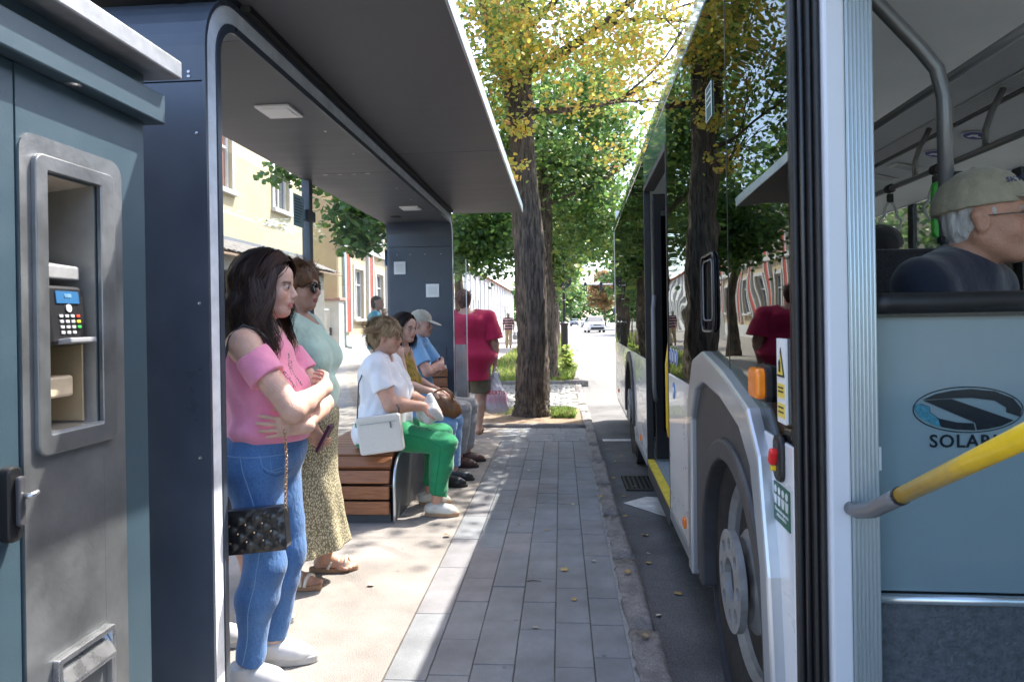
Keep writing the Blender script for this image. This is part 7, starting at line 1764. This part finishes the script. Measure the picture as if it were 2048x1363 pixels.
# ---- walkers further off
M_stripe = mat('striped_jersey', (.05, .05, .07), .9)
def stripes(m):
    N = m.node_tree.nodes; L = m.node_tree.links; tc = N.new('ShaderNodeTexCoord'); sx = N.new('ShaderNodeSeparateXYZ'); L.new(tc.outputs['Object'], sx.inputs[0]); mu = N.new('ShaderNodeMath'); mu.operation = 'MULTIPLY'; mu.inputs[1].default_value = 7.5; fr = N.new('ShaderNodeMath'); fr.operation = 'FRACT'; L.new(sx.outputs[2], mu.inputs[0]); L.new(mu.outputs[0], fr.inputs[0])
    r = N.new('ShaderNodeValToRGB'); r.color_ramp.interpolation = 'CONSTANT'; e = r.color_ramp.elements; e[0].color = (.02, .02, .035, 1); e[1].position = .45; e[1].color = (.6, .6, .58, 1)
    for p_, c_ in ((.58, (.5, .05, .07, 1)), (.80, (.6, .6, .58, 1)), (.9, (.02, .02, .035, 1))): q = e.new(p_); q.color = c_
    L.new(fr.outputs[0], r.inputs[0]); L.new(r.outputs[0], pbsdf(m).inputs['Base Color'])
stripes(M_stripe)
G8 = girth(td=1.15, tw=1.15, bust=0, belly=.4); J = stand(1.74, .2); J.update(elR=A3(.0, -.27, 1.14), wrR=A3(.03, -.26, .88), anL=A3(.16, .1, .085), anR=A3(-.14, -.09, .10), knL=A3(.12, .1, .48))
p8 = person((-2.62, 34, 0), R(92), 'man in a striped polo shirt and beige trousers walking away', J, G8, rotm(0, 8), 1, .014, (.5, .3, .2), eyes=False, group='people walking on the pavement')
tshirt(p8, J, G8, 'shirt', M_stripe, .88, .8, .02, None, .014, .004, 50, parts='pwcs'); trousers(p8, J, G8, 'trousers', fabric('beige_trousers', (.42, .34, .22)), 1.0, .014, .95, .02, .014)
short_hair(p8, J['head'], rotm(0, 8), 1, (.25, .23, .2), .006, 100, 51, h=.012)
for q in 'LR': shoe(p8, J['an' + q], 0, M_bleather, M_bsole, .03, h=.012)
plastic('grey_bag', (-2.30, 34.0, .42), (.24, .16, .4), 'grey plastic bag carried by the striped walker', mat('grey_plastic', (.33, .34, .36), .5), 9, .012)
G9 = girth(td=1.1, tw=1.15, bust=0, belly=.3); J = stand(1.84, .2); J.update(elR=A3(.14, -.24, 1.28), wrR=A3(.13, -.06, 1.52), anL=A3(.16, .1, .085), anR=A3(-.1, -.09, .09))
p9 = person((-3.18, 11.6, 0), R(15), 'man in a teal T-shirt with a raised hand behind the shelter glass', J, G9, rotm(-5, 0), 1, .011, (.30, .17, .12), eyes=False, group='people walking on the pavement')
tshirt(p9, J, G9, 'top', fabric('teal_jersey', (.06, .25, .33)), .92, .6, .018, None, .011, .004, 52, parts='pwcs'); trousers(p9, J, G9, 'trousers', fabric('pale_trousers', (.5, .5, .48)), 1.02, .014, .95, .02, .012)
short_hair(p9, J['head'], rotm(-5, 0), 1, (.03, .025, .02), .002, 150, 53, h=.009, length=.015)
for q in 'LR': shoe(p9, J['an' + q], 0, M_bleather, M_bsole, .03, h=.011)
# ---- passengers inside the bus
def busP(u, v, z=0): return Vector((BUSX + .027 * v + u, v - .027 * u, z))
GI = 'passengers in the bus'
G10 = girth(td=1.2, tw=1.2, bust=0, belly=.5, arm=1.12, nk=1.18, sho=1.3); J = sit(.80, hz=1.615, shw=.2); J.update(head=A3(.045, 0, 1.645), neck=A3(-.02, 0, 1.52), shR=A3(-.03, -.205, 1.455), shL=A3(-.03, .205, 1.455), chest=A3(-.04, 0, 1.30), waist=A3(-.02, 0, 1.04), elR=A3(.06, -.21, 1.12), elL=A3(.02, .25, 1.12), wrR=A3(.20, -.12, 1.08), wrL=A3(.20, .12, 1.08), knR=A3(.33, -.1, .86), knL=A3(.33, .1, .86), anR=A3(.30, -.1, .42), anL=A3(.30, .1, .42))
hM = rotm(20, -2)
p10 = person(busP(.622, 2.10), BUSA + R(-50), 'old man in a khaki cap and navy T-shirt inside the bus', J, G10, hM, 1.06, .0045, (.40, .205, .135), brow=(.3, .28, .26), group=GI, wide=1.04)
M_navy = fabric('navy_jersey', (.008, .011, .026), nscale=15, namt=.15)
tshirt(p10, J, G10, 'top', M_navy, .86, .8, .016, (J['neck'] + A3(.05, 0, .085), .08), .006, .003, 61, parts='pwcs', extra=[ell(J['neck'] + A3(-.015, 0, -.035), (.10, .11, .075), .03)])
trousers(p10, J, G10, 'trousers', M_grey, .97, .012, .95, .015, .008)
M_khaki = fabric('khaki_cap', (.27, .235, .165), nscale=40, bscale=60)
c10 = cap(p10, J['head'], hM, 1.06, M_khaki, -4, h=.0035, high=.004, vol=.007)
hp = lambda x, y, z: J['head'] + hM @ (A3(x, y, z) * 1.06)
put(text_mesh('SKY', .022, .0012), 'lettering', mat('cap_print', (.02, .03, .12), .7), c10, frame_M(hp(.066, -.080, .088), hM @ A3(.8, .45, .12), hM @ A3(-.1, .35, .9)))
cropped_hair(p10, J['head'], hM, 1.06, (.40, .38, .36))
glasses(p10, J['head'], hM, 1.06, mat('glasses_wire', (.06, .055, .05), .3, metal=.5), .021, None, .0016)
G11 = girth(td=.95, tw=.95, bust=0); J = sit(.78, hz=1.63, shw=.17); J.update(knR=A3(.42, -.1, .84), knL=A3(.42, .1, .84), anR=A3(.4, -.1, .40), anL=A3(.4, .1, .40))
hM = rotm(-25, 25)
p11 = person(busP(.80, 3.02), R(200), 'boy in a black cap and white shirt behind the dark seat in the bus', J, G11, rotm(25, 22), .95, .008, (.55, .33, .25), group=GI)
tshirt(p11, J, G11, 'top', M_wtee, .84, .6, .016, None, .009, .003, 63, parts='pwcs'); trousers(p11, J, G11, 'trousers', M_dark, .95, h=.01)
cap(p11, J['head'], rotm(25, 22), .95, M_dark, 4, h=.005)
cropped_hair(p11, J['head'], rotm(25, 22), .95, (.05, .03, .02), .005)
